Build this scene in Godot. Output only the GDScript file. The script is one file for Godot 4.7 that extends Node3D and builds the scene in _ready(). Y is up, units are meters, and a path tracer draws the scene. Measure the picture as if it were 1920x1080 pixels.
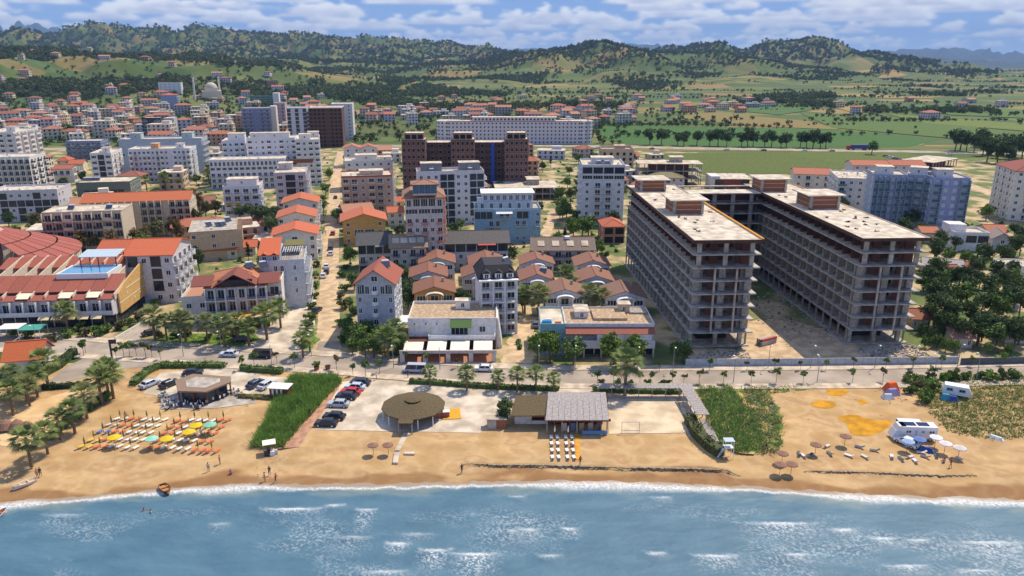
extends Node3D

# ---------------------------------------------------------------- helpers
class Surf:
	var v := PackedVector3Array()
	var n := PackedVector3Array()
	var c := PackedColorArray()

class Shape:
	var s := {}
	var tint := Color(1, 1, 1)
	func g(k) -> Surf:
		if not s.has(k):
			s[k] = Surf.new()
		return s[k]
	func tri(k, a: Vector3, b: Vector3, c: Vector3, nn = null):
		var q := g(k)
		var n: Vector3 = (b - a).cross(c - a).normalized() if nn == null else nn
		q.v.push_back(a); q.v.push_back(c); q.v.push_back(b)
		for i in 3:
			q.n.push_back(n); q.c.push_back(tint)
	func quad(k, a: Vector3, b: Vector3, c: Vector3, d: Vector3):
		tri(k, a, b, c); tri(k, a, c, d)
	func hexa(k, p: Array):       # p: four bottom corners, four top corners, counter-clockwise seen from above
		quad(k, p[4], p[5], p[6], p[7]); quad(k, p[3], p[2], p[1], p[0])
		for i in 4:
			var j := (i + 1) % 4
			quad(k, p[i], p[j], p[j + 4], p[i + 4])
	func box(k, c: Vector3, z: Vector3, yaw := 0.0):
		var h := z / 2
		var p := []
		for y in [-1, 1]:
			for q in [[-1, 1], [1, 1], [1, -1], [-1, -1]]:
				var o := Vector3(q[0] * h.x, y * h.y, q[1] * h.z)
				p.append(c + (o.rotated(Vector3.UP, yaw) if yaw != 0.0 else o))
		hexa(k, p)
	func taper(k, c: Vector3, b: Vector2, t: Vector2, hgt: float, sh := Vector2.ZERO):   # frustum on a rectangle
		var p := []
		for e in [[b, 0.0, Vector2.ZERO], [t, hgt, sh]]:
			for q in [[-1, 1], [1, 1], [1, -1], [-1, -1]]:
				p.append(c + Vector3(q[0] * e[0].x / 2 + e[2].x, e[1], q[1] * e[0].y / 2 + e[2].y))
		hexa(k, p)
	func bar(k, a: Vector3, b: Vector3, w: float, hgt := -1.0):
		if hgt < 0: hgt = w
		var d := (b - a).normalized()
		var u := d.cross(Vector3.UP)
		if u.length() < 0.01: u = Vector3.RIGHT
		u = u.normalized() * w / 2
		var q := u.cross(d).normalized() * hgt / 2
		hexa(k, [a - u - q, a + u - q, b + u - q, b - u - q, a - u + q, a + u + q, b + u + q, b - u + q])
	func tube(k, a: Vector3, b: Vector3, r0: float, r1: float, sides := 6, cap := true):
		var d := (b - a).normalized()
		var u := d.cross(Vector3(0.3, 0.1, 1)).normalized()
		var w := d.cross(u)
		for i in sides:
			var t0 := TAU * i / sides
			var t1 := TAU * (i + 1) / sides
			var e0 := u * cos(t0) + w * sin(t0)
			var e1 := u * cos(t1) + w * sin(t1)
			quad(k, a + e0 * r0, a + e1 * r0, b + e1 * r1, b + e0 * r1)
			if cap:
				tri(k, b, b + e0 * r1, b + e1 * r1)
	func prism(k, poly: PackedVector2Array, y0: float, y1: float, walls := true):
		var pl := poly
		if not Geometry2D.is_polygon_clockwise(pl):
			pl = PackedVector2Array(pl); pl.reverse()
		var ix := Geometry2D.triangulate_polygon(pl)
		for i in range(0, ix.size(), 3):
			var a := pl[ix[i]]; var b := pl[ix[i + 1]]; var c := pl[ix[i + 2]]
			var va := Vector3(a.x, y1, a.y); var vb := Vector3(b.x, y1, b.y); var vc := Vector3(c.x, y1, c.y)
			if (vb - va).cross(vc - va).y < 0:
				tri(k, va, vc, vb)
			else:
				tri(k, va, vb, vc)
		if walls:
			for i in pl.size():
				var a := pl[i]; var b := pl[(i + 1) % pl.size()]
				var q := [Vector3(a.x, y0, a.y), Vector3(b.x, y0, b.y), Vector3(b.x, y1, b.y), Vector3(a.x, y1, a.y)]
				var out := Vector3(b.y - a.y, 0, a.x - b.x)
				if (q[1] - q[0]).cross(q[2] - q[0]).dot(out) * 1.0 > 0 :
					quad(k, q[0], q[1], q[2], q[3])
				else:
					quad(k, q[1], q[0], q[3], q[2])
	func mesh(mats: Dictionary) -> ArrayMesh:
		var m := ArrayMesh.new()
		for k in s:
			var q: Surf = s[k]
			if q.v.is_empty(): continue
			var a := []
			a.resize(Mesh.ARRAY_MAX)
			a[Mesh.ARRAY_VERTEX] = q.v
			a[Mesh.ARRAY_NORMAL] = q.n
			a[Mesh.ARRAY_COLOR] = q.c
			m.add_surface_from_arrays(Mesh.PRIMITIVE_TRIANGLES, a)
			m.surface_set_material(m.get_surface_count() - 1, mats[k])
		return m

var M := {}
var T := {}
var taken := {}
var cache := {}
var rng := RandomNumberGenerator.new()

func numbered(called: String) -> String:
	if not taken.has(called):
		taken[called] = 0
		return called
	taken[called] += 1
	return "%s_%03d" % [called, taken[called]]

func tag(o: Node, label := "", category := "", group := "", kind := ""):
	if label: o.set_meta("label", label)
	if category: o.set_meta("category", category)
	if group: o.set_meta("group", group)
	if kind: o.set_meta("kind", kind)
	return o

func thing(called: String, label: String, category: String, at := Vector3.ZERO, turn := 0.0, group := "") -> Node3D:
	var o := Node3D.new()
	o.name = numbered(called)
	add_child(o)
	o.position = at
	o.rotation_degrees.y = turn
	tag(o, label, category, group)
	return o

func put(m, called: String, parent: Node, at := Vector3.ZERO, turn := 0.0) -> MeshInstance3D:
	var o := MeshInstance3D.new()
	o.mesh = m.mesh(M) if m is Shape else m
	if parent == self:
		o.name = numbered(called)
		add_child(o)
	else:
		o.name = called
		parent.add_child(o, true)
	o.position = at
	o.rotation_degrees.y = turn
	return o

func setting(m, called: String) -> MeshInstance3D:
	var o := put(m, called, self)
	o.set_meta("kind", "structure")
	return o

func copy(o: Node3D, base: String, label: String, at: Vector3, turn := 0.0, group := "") -> Node3D:
	var c: Node3D = o.duplicate()
	c.name = numbered(base)
	add_child(c)
	c.position = at
	c.rotation_degrees = Vector3(0, turn, 0)
	c.set_meta("label", label)
	if group: c.set_meta("group", group)
	return c

const ORD := ["first", "second", "third", "fourth", "fifth", "sixth", "seventh", "eighth", "ninth", "tenth", "eleventh", "twelfth", "thirteenth", "fourteenth", "fifteenth", "sixteenth", "seventeenth", "eighteenth", "nineteenth", "twentieth"]
func nth(i: int) -> String:
	if i < 20: return ORD[i]
	var k := i + 1
	var e := "th"
	if k % 100 < 11 or k % 100 > 13:
		e = {1: "st", 2: "nd", 3: "rd"}.get(k % 10, "th")
	return str(k) + e

func pg(f: Array) -> PackedVector2Array:
	var p := PackedVector2Array()
	for i in range(0, f.size(), 2):
		p.append(Vector2(f[i], f[i + 1]))
	return p

# ---------------------------------------------------------------- materials
func noise_tex(size: int, freq: float, stops: Array, kind := FastNoiseLite.TYPE_SIMPLEX_SMOOTH, oct := 5, sd := 1, ret := -1, warp := 0.0) -> NoiseTexture2D:
	var n := FastNoiseLite.new()
	n.noise_type = kind
	n.frequency = freq
	n.seed = sd
	n.fractal_octaves = oct
	if oct == 1: n.fractal_type = FastNoiseLite.FRACTAL_NONE
	if ret >= 0: n.cellular_return_type = ret
	if warp > 0:
		n.domain_warp_enabled = true
		n.domain_warp_amplitude = warp
		n.domain_warp_frequency = freq * 2.0
	var g := Gradient.new()
	var off := PackedFloat32Array()
	var col := PackedColorArray()
	for q in stops:
		off.append(q[0]); col.append(Color(q[1]))
	g.offsets = off
	g.colors = col
	var t := NoiseTexture2D.new()
	t.width = size; t.height = size
	t.seamless = true
	t.noise = n
	t.color_ramp = g
	return t

func mat(called: String, col, rough := 0.85, tex = null, metres := 8.0, metal := 0.0) -> StandardMaterial3D:
	var m := StandardMaterial3D.new()
	m.albedo_color = Color(col)
	m.roughness = rough
	m.metallic = metal
	if tex != null:
		m.albedo_texture = tex
		m.uv1_triplanar = true
		m.uv1_world_triplanar = true
		m.uv1_scale = Vector3.ONE / metres
	M[called] = m
	return m

func wall(hex: String) -> String:      # plaster of a colour, made once
	var k := "plaster_" + hex
	if not M.has(k):
		mat(k, hex, 0.9, T.plaster, 9.0)
	return k

func tiles(hex: String) -> String:
	var k := "tile_" + hex
	if not M.has(k):
		mat(k, Color(hex).lerp(Color("b49684"), 0.28), 0.88, T.rooftile, 6.0)      # sun-bleached clay
	return k

func paint(hex: String, rough := 0.5) -> String:
	var k := "paint_" + hex + str(rough)
	if not M.has(k):
		mat(k, hex, rough)
	return k

func make_materials():
	T.plaster = noise_tex(512, 0.012, [[0.0, "dcd8d0"], [0.35, "eeebe7"], [0.6, "fcfbfa"], [1.0, "f4f1ed"]], FastNoiseLite.TYPE_SIMPLEX_SMOOTH, 6, 3)
	T.concrete = noise_tex(1024, 0.006, [[0.0, "b4aea6"], [0.4, "d4cfc8"], [0.6, "e8e4de"], [1.0, "ffffff"]], FastNoiseLite.TYPE_SIMPLEX_SMOOTH, 6, 5)
	T.rooftile = noise_tex(512, 0.05, [[0.0, "8c6a5a"], [0.4, "d8c4b8"], [0.6, "ffffff"], [1.0, "ffe8d8"]], FastNoiseLite.TYPE_SIMPLEX_SMOOTH, 6, 7)
	T.sand = noise_tex(1024, 0.006, [[0.0, "bc9868"], [0.4, "ccac7c"], [0.55, "d6b98c"], [0.75, "c6a274"], [1.0, "e0c8a0"]], FastNoiseLite.TYPE_SIMPLEX_SMOOTH, 8, 11)
	T.dust = noise_tex(1024, 0.008, [[0.0, "465a28"], [0.40, "62703a"], [0.50, "867c52"], [0.60, "a8946e"], [0.74, "bca884"], [1.0, "a08a68"]], FastNoiseLite.TYPE_SIMPLEX_SMOOTH, 8, 13)
	T.grass = noise_tex(1024, 0.012, [[0.0, "3c5a1c"], [0.35, "5a7a28"], [0.55, "76902f"], [0.75, "8c9a44"], [1.0, "b4a868"]], FastNoiseLite.TYPE_SIMPLEX_SMOOTH, 8, 17)
	T.weeds = noise_tex(1024, 0.010, [[0.0, "33521a"], [0.38, "587428"], [0.5, "8a8a40"], [0.62, "b89a5c"], [1.0, "dcc08c"]], FastNoiseLite.TYPE_SIMPLEX_SMOOTH, 8, 19)
	T.asphalt = noise_tex(1024, 0.006, [[0.0, "bcb4aa"], [0.4, "d2ccc4"], [0.6, "e4ded6"], [1.0, "f6f0e8"]], FastNoiseLite.TYPE_SIMPLEX_SMOOTH, 8, 23)
	T.brick = noise_tex(512, 0.02, [[0.0, "a88a7c"], [0.45, "e8d4c8"], [1.0, "ffffff"]], FastNoiseLite.TYPE_SIMPLEX_SMOOTH, 6, 29)
	T.crop = noise_tex(512, 0.02, [[0.0, "b8b8a0"], [0.5, "e6e6dc"], [1.0, "ffffff"]], FastNoiseLite.TYPE_SIMPLEX_SMOOTH, 7, 31)
	T.fields = noise_tex(2048, 0.011, [[0.0, "3e5a22"], [0.14, "66762e"], [0.15, "4c6a28"], [0.27, "55702a"], [0.28, "8c8a48"], [0.36, "a48c50"], [0.37, "4a6626"], [0.5, "6c7c32"], [0.51, "7c8438"], [0.6, "5a7028"], [0.61, "bc9c5c"], [0.66, "98824c"], [0.67, "46642a"], [0.8, "808844"], [0.81, "5c7430"], [0.92, "4e682c"], [0.93, "b89c64"], [1.0, "8c7a48"]], FastNoiseLite.TYPE_CELLULAR, 1, 37, FastNoiseLite.RETURN_CELL_VALUE, 12.0)
	mat("concrete", "c2bdb6", 0.9, T.concrete, 16.0)
	mat("concrete_light", "ddd2c0", 0.9, T.concrete, 34.0)
	mat("concrete_raw", "b2aeaa", 0.92, T.concrete, 5.0)
	mat("roof_slab", "e0d7c8", 0.9, T.concrete, 22.0)
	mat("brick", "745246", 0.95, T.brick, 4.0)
	mat("brick_lit", "a87458", 0.95, T.brick, 4.0)  # paler copy of the brick, sunlight put into its colour
	mat("sand", "ffffff", 0.97, T.sand, 60.0)
	mat("pale_sand", "ecdcc0", 0.97, T.asphalt, 40.0)
	mat("dust", "ffffff", 0.96, T.dust, 140.0)
	mat("grass", "e8f0d8", 0.95, T.grass, 30.0)
	mat("weeds", "ffffff", 0.96, T.weeds, 40.0)
	mat("asphalt", "b9afa4", 0.92, T.asphalt, 70.0)
	mat("paving", "dccfbd", 0.92, T.asphalt, 18.0)
	mat("street_dust", "dcc4a2", 0.95, T.asphalt, 24.0)
	mat("pink_paving", "c89c84", 0.92, T.asphalt, 12.0)
	mat("yellow_dirt", "d9a018", 0.96, T.asphalt, 20.0)
	mat("farmland", "d8d4cc", 0.97, T.fields, 1500.0).uv1_scale = Vector3(1.0 / 2600.0, 1.0 / 2600.0, 1.0 / 1300.0)
	mat("glass", "26303c", 0.12)
	mat("glass_blue", "5a7c94", 0.12)
	mat("painted_dark", "1c1a1a", 0.95)  # near-black, mostly stands for the shade inside openings
	mat("white_frame", "e6e4e0", 0.5)
	mat("dark_metal", "33343a", 0.5)
	mat("grey_metal", "8c9096", 0.45)
	mat("white_metal", "e4e4e4", 0.4)
	mat("thatch", "666046", 0.95, T.brick, 5.0)
	mat("timber_grey", "b2aeb0", 0.9, T.concrete, 3.0)
	mat("timber_brown", "7a4a2c", 0.85, T.brick, 2.0)
	mat("bark", "6a5846", 0.95)
	mat("palm_bark", "7c6850", 0.95)
	mat("rubber", "1e1e20", 0.8)
	mat("chrome", "b8bcc0", 0.25, null, 1.0, 0.8)
	mat("lamp_lens", "d8d8d0", 0.2)
	mat("tail_lens", "a02018", 0.3)
	mat("solar", "22304c", 0.15)
	mat("water_pool", "2a86b8", 0.08)
	mat("far_forest", "34463a", 0.97, T.crop, 400.0)
	var lf := mat("leaf", "ffffff", 0.8)
	lf.vertex_color_use_as_albedo = true
	lf.backlight_enabled = true
	lf.backlight = Color(0.45, 0.5, 0.2)
	var vc := mat("tinted", "ffffff", 0.85)
	vc.vertex_color_use_as_albedo = true
	var sk := mat("sea", "ffffff", 0.65)
	sk.vertex_color_use_as_albedo = true
	var bs := mat("beach", "ffffff", 0.96, T.sand, 60.0)
	bs.vertex_color_use_as_albedo = true
	mat("mansard_black", "2c2a30", 0.7, T.concrete, 4.0)
	mat("teal_glass", "2c5a6c", 0.15)
	mat("fascia", "5c4438", 0.9, T.concrete, 5.0)
	mat("formwork", "c88a1c", 0.8)
	mat("canopy_sheet", "b0c0cc", 0.5)
	mat("yellow_deck", "d69c34", 0.9, T.plaster, 6.0)
	mat("sandy_deck", "c6ae92", 0.95, T.concrete, 7.0)
	mat("cream_canvas", "e6dccc", 0.9)
	mat("thatch_rim", "96897a", 0.95, T.brick, 3.0)
	mat("thatch_pale", "9c8070", 0.95, T.brick, 2.0)

# ---------------------------------------------------------------- camera, sky, sun
func make_view():
	var cam := Camera3D.new()
	cam.name = "camera"
	cam.position = Vector3(0, 65, 0)
	cam.rotation_degrees = Vector3(-16.886, 0, 0)
	cam.fov = 42.19
	cam.near = 0.5
	cam.far = 60000
	add_child(cam)
	cam.current = true
	var env := Environment.new()
	env.background_mode = Environment.BG_SKY
	var sky := Sky.new()
	var pan := PanoramaSkyMaterial.new()
	pan.panorama = make_sky_image()
	pan.energy_multiplier = 1.2
	sky.sky_material = pan
	env.sky = sky
	env.tonemap_mode = Environment.TONE_MAPPER_LINEAR
	env.tonemap_exposure = 1.1
	env.sdfgi_enabled = true
	env.ssao_enabled = true
	env.ssil_enabled = true
	env.fog_enabled = true
	env.fog_density = 0.00006
	env.fog_light_color = Color(0.60, 0.75, 0.96)
	var we := WorldEnvironment.new()
	we.name = "world_environment"
	we.environment = env
	add_child(we)
	var sun := DirectionalLight3D.new()
	sun.name = "sun"
	sun.light_energy = 1.5
	sun.light_color = Color(1.0, 0.94, 0.84)
	sun.light_angular_distance = 0.5
	sun.shadow_enabled = true
	add_child(sun)
	sun.look_at_from_position(Vector3(0.40, 0.85, -0.36) * 100.0, Vector3.ZERO)

func make_sky_image() -> ImageTexture:
	# air that pales towards the horizon, and fair-weather cumulus on one flat base 1.1 km up, bank behind bank
	var w := 2048
	var h := 2048
	var n := FastNoiseLite.new()
	n.noise_type = FastNoiseLite.TYPE_SIMPLEX_SMOOTH
	n.fractal_octaves = 4
	n.frequency = 1.0
	n.seed = 4
	var n1 := FastNoiseLite.new()
	n1.noise_type = FastNoiseLite.TYPE_SIMPLEX_SMOOTH
	n1.fractal_octaves = 3
	n1.frequency = 1.0
	n1.seed = 9
	var banks := [70.0, 54.0, 43.0, 35.0, 29.0, 24.5, 21.0, 18.2, 16.0, 14.0, 12.2, 10.6, 9.2]
	var lit := Color(1.0, 0.985, 0.965)
	var dim := Color(0.77, 0.78, 0.84)
	var full := PackedByteArray()
	full.resize(w * h * 3)
	for y in h:
		var el := (0.5 - (y + 0.5) / h) * PI
		var s := sin(el)
		var o := y * w * 3
		if s < -0.012:
			for x in w:
				full[o + x * 3] = 120; full[o + x * 3 + 1] = 122; full[o + x * 3 + 2] = 112
			continue
		var up: float = clampf(s, 0.0, 1.0)
		var air := Color(0.26, 0.43, 0.72).lerp(Color(0.68, 0.79, 0.92), pow(1.0 - up, 7.0))
		var step := 1 if el < 0.12 else (4 if el < 0.6 else 16)
		var x := 0
		while x < w:
			var az := (x + 0.5) / w * TAU
			var c := air
			if el < 0.12:
				for k in banks.size():
					var D: float = banks[k]
					var hgt := tan(maxf(el, 0.0005)) * D - 1.1
					if hgt < -0.03 or hgt > 1.0: continue
					var arc := Vector2(cos(az), sin(az)) * D
					var body := n1.get_noise_3d(arc.x * 0.32, arc.y * 0.32, k * 7.3) + 0.22
					if body <= 0: continue
					var puff := n.get_noise_3d(arc.x * 1.5, arc.y * 1.5, hgt * 3.2 + k * 3.1)
					var tall := minf(body * 0.95, 0.40) + puff * 0.30
					if tall <= 0.02: continue
					var cover := clampf((tall - hgt) / 0.09, 0.0, 1.0) * clampf((hgt + 0.03) / 0.04, 0.0, 1.0)
					if cover <= 0: continue
					var rise := clampf(hgt / maxf(tall, 0.05) * 1.1 + puff * 1.0 + 0.2, 0.0, 1.0)
					var cl := dim.lerp(lit, rise).lerp(air, clampf(D / 190.0, 0.0, 0.5))
					c = c.lerp(cl, cover * clampf(body * 6.0, 0.0, 1.0) * 0.95)
			else:
				var r := 1.1 / s
				var p := Vector2(cos(az), sin(az)) * cos(el) * r
				var q := 0.08 + n1.get_noise_2d(p.x * 0.32, p.y * 0.32) + n.get_noise_2d(p.x * 1.3, p.y * 1.3) * 0.5
				c = air.lerp(Color(0.86, 0.87, 0.90), clampf(q * 3.0 - 0.1, 0.0, 1.0))
			for e in mini(step, w - x):
				var i := o + (x + e) * 3
				full[i] = int(clampf(c.r, 0, 1) * 255); full[i + 1] = int(clampf(c.g, 0, 1) * 255); full[i + 2] = int(clampf(c.b, 0, 1) * 255)
			x += step
	return ImageTexture.create_from_image(Image.create_from_data(w, h, false, Image.FORMAT_RGB8, full))

# ---------------------------------------------------------------- land, beach, sea
const SEA := -0.8
var shore := [-108.7, -97.01, -86.26, -99.09, -79.06, -100.5, -72.25, -101.5, -65.33, -102.6, -59.21, -103.8, -53.68, -104.7, -44.75, -105.9, -34.3, -105.5, -22.38, -105.9, -11.2, -106.1, 0, -106.7, 8.67, -106.9, 18.98, -106.3, 29.23, -105.8, 39.25, -104.9, 45.79, -104.1, 53.8, -103, 65.93, -102.1, 79.63, -101.4, 90.81, -100.8, 117.2, -99.09]
var scarp := [-8.84, -112.3, -2.69, -111.6, 4.49, -111.6, 11.63, -111.2, 19.61, -110.7, 29.38, -110.5, 35.47, -110, 38.47, -108.2]
var scarp_b := [47.82, -109.8, 56.53, -109.5, 65.03, -108.8, 70.03, -108.3, 77.13, -108.5]
var hn := FastNoiseLite.new()
var fine := FastNoiseLite.new()

func along(f: Array, x: float) -> float:      # z of a polyline at x
	if x <= f[0]: return f[1]
	for i in range(0, f.size() - 2, 2):
		if x <= f[i + 2]:
			return lerpf(f[i + 1], f[i + 3], (x - f[i]) / maxf(f[i + 2] - f[i], 0.01))
	return f[f.size() - 1]

func beach_h(x: float, z: float) -> float:
	var s := along(shore, x) - z            # metres inland of the waterline
	var y := SEA + (0.075 * minf(s, 7.0) + maxf(0.0, s - 11.0) * 0.25 if s > 0 else 0.12 * s)
	var cut := 0.0
	for e in [scarp, scarp_b]:
		if x > e[0] and x < e[e.size() - 2]:
			var zs: float = along(e, x) + fine.get_noise_1d(x * 3.0) * 0.25
			var d := zs - z
			var fade: float = clampf(minf(x - e[0], e[e.size() - 2] - x) / 3.0, 0.0, 1.0)
			if d > 0: cut = maxf(cut, clampf(d / 0.3, 0.0, 1.0) * fade * 0.5)
	y += cut
	y = minf(y, 0.0)
	var a: float = 0.07 * clampf(s / 3.0, 0.0, 1.0) * clampf(-y * 3.0 + 0.25, 0.0, 1.0)
	return y + fine.get_noise_2d(x * 0.6, z * 0.6) * a - 0.02

var ridges := []
func land_h(x: float, z: float) -> float:
	var d := -z
	if d < 700: return 0.0
	var y := 0.0
	for r in ridges:
		var t: float = d - r.D
		var k: float = exp(-pow(t / (r.front if t < 0 else r.back), 2.0))
		if k < 0.004: continue
		var c: Array = r.crest
		if x <= c[0] or x >= c[c.size() - 2]: continue
		var hh := maxf(along(c, x), 0.0)
		var rough := 1.0 + (hn.get_noise_2d(x * 2.4, z * 2.4) * 1.3 - 0.42) * minf(0.62, absf(t) / r.front * 1.5 + 0.08)
		y = maxf(y, hh * k * rough)
	y += maxf(0.0, minf(d, 2800.0) - 1000.0) * 0.004 * (0.6 + hn.get_noise_2d(x, z))
	return y * clampf((d - 700.0) / 500.0, 0.0, 1.0)

func ragged(f: Array, amp: float) -> Array:      # natural ground has no straight edges
	var o := []
	for i in range(0, f.size(), 2):
		var j := (i + 2) % f.size()
		var a := Vector2(f[i], f[i + 1]); var b := Vector2(f[j], f[j + 1])
		var n := clampi(int(a.distance_to(b) / 0.9), 1, 40)
		for k in n:
			var p := a.lerp(b, float(k) / n)
			var e := amp * clampf(a.distance_to(b) / 8.0, 0.2, 1.0)
			o.append(p.x + fine.get_noise_2d(p.x * 0.9, p.y * 0.9) * e); o.append(p.y + fine.get_noise_2d(p.x * 0.9 + 50, p.y * 0.9) * e)
	return o

func sheet(called: String, k: String, f: Array, y: float) -> MeshInstance3D:
	var s := Shape.new()
	if k in ["weeds", "grass", "sand", "yellow_dirt", "street_dust"] and called != "cross_street": f = ragged(f, 1.5)
	s.prism(k, pg(f), y, y, false)
	return setting(s, called)

func ribbon(f: Array, width: float, off := 0.0) -> Array:     # [left edge, right edge] of a band along a polyline
	var p := pg(f)
	var l := []
	var r := []
	for i in p.size():
		var a := p[maxi(i - 1, 0)]
		var b := p[mini(i + 1, p.size() - 1)]
		var t := (b - a).normalized()
		var q := Vector2(-t.y, t.x)
		l.append(p[i] + q * (off + width / 2)); r.append(p[i] + q * (off - width / 2))
	return [l, r]

func road_band(called: String, k: String, f: Array, width: float, y: float, off := 0.0, thick := 0.0) -> MeshInstance3D:
	var e := ribbon(f, width, off)
	var s := Shape.new()
	for i in e[0].size() - 1:
		var a: Vector2 = e[0][i]; var b: Vector2 = e[1][i]; var c: Vector2 = e[1][i + 1]; var d: Vector2 = e[0][i + 1]
		s.quad(k, Vector3(a.x, y, a.y), Vector3(d.x, y, d.y), Vector3(c.x, y, c.y), Vector3(b.x, y, b.y))
		if thick > 0:
			s.quad(k, Vector3(a.x, y - thick, a.y), Vector3(d.x, y - thick, d.y), Vector3(d.x, y, d.y), Vector3(a.x, y, a.y))
			s.quad(k, Vector3(b.x, y - thick, b.y), Vector3(c.x, y - thick, c.y), Vector3(c.x, y, c.y), Vector3(b.x, y, b.y))
	return setting(s, called)

func grid_mesh(k: String, xs: PackedFloat32Array, zs: PackedFloat32Array, height: Callable, colour = null) -> ArrayMesh:
	var v := PackedVector3Array()
	var n := PackedVector3Array()
	var c := PackedColorArray()
	var ix := PackedInt32Array()
	var w := xs.size()
	for j in zs.size():
		for i in w:
			v.push_back(Vector3(xs[i], height.call(xs[i], zs[j]), zs[j]))
			if colour != null: c.push_back(colour.call(xs[i], zs[j]))
	for j in zs.size():
		for i in w:
			var a := v[j * w + maxi(i - 1, 0)]; var b := v[j * w + mini(i + 1, w - 1)]
			var d := v[maxi(j - 1, 0) * w + i]; var e := v[mini(j + 1, zs.size() - 1) * w + i]
			var q := (e - d).cross(b - a).normalized()
			n.push_back(q if q.y > 0 else -q)
			if i < w - 1 and j < zs.size() - 1:
				var o := j * w + i
				ix.push_back(o); ix.push_back(o + w); ix.push_back(o + 1)
				ix.push_back(o + 1); ix.push_back(o + w); ix.push_back(o + w + 1)
	var arr := []
	arr.resize(Mesh.ARRAY_MAX)
	arr[Mesh.ARRAY_VERTEX] = v; arr[Mesh.ARRAY_NORMAL] = n; arr[Mesh.ARRAY_INDEX] = ix
	if colour != null: arr[Mesh.ARRAY_COLOR] = c
	var m := ArrayMesh.new()
	m.add_surface_from_arrays(Mesh.PRIMITIVE_TRIANGLES, arr)
	m.surface_set_material(0, M[k])
	return m

func spaced(a: float, b: float, st: float) -> PackedFloat32Array:
	var o := PackedFloat32Array()
	var x := a
	while x < b:
		o.append(x); x += st
	o.append(b)
	return o

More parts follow.
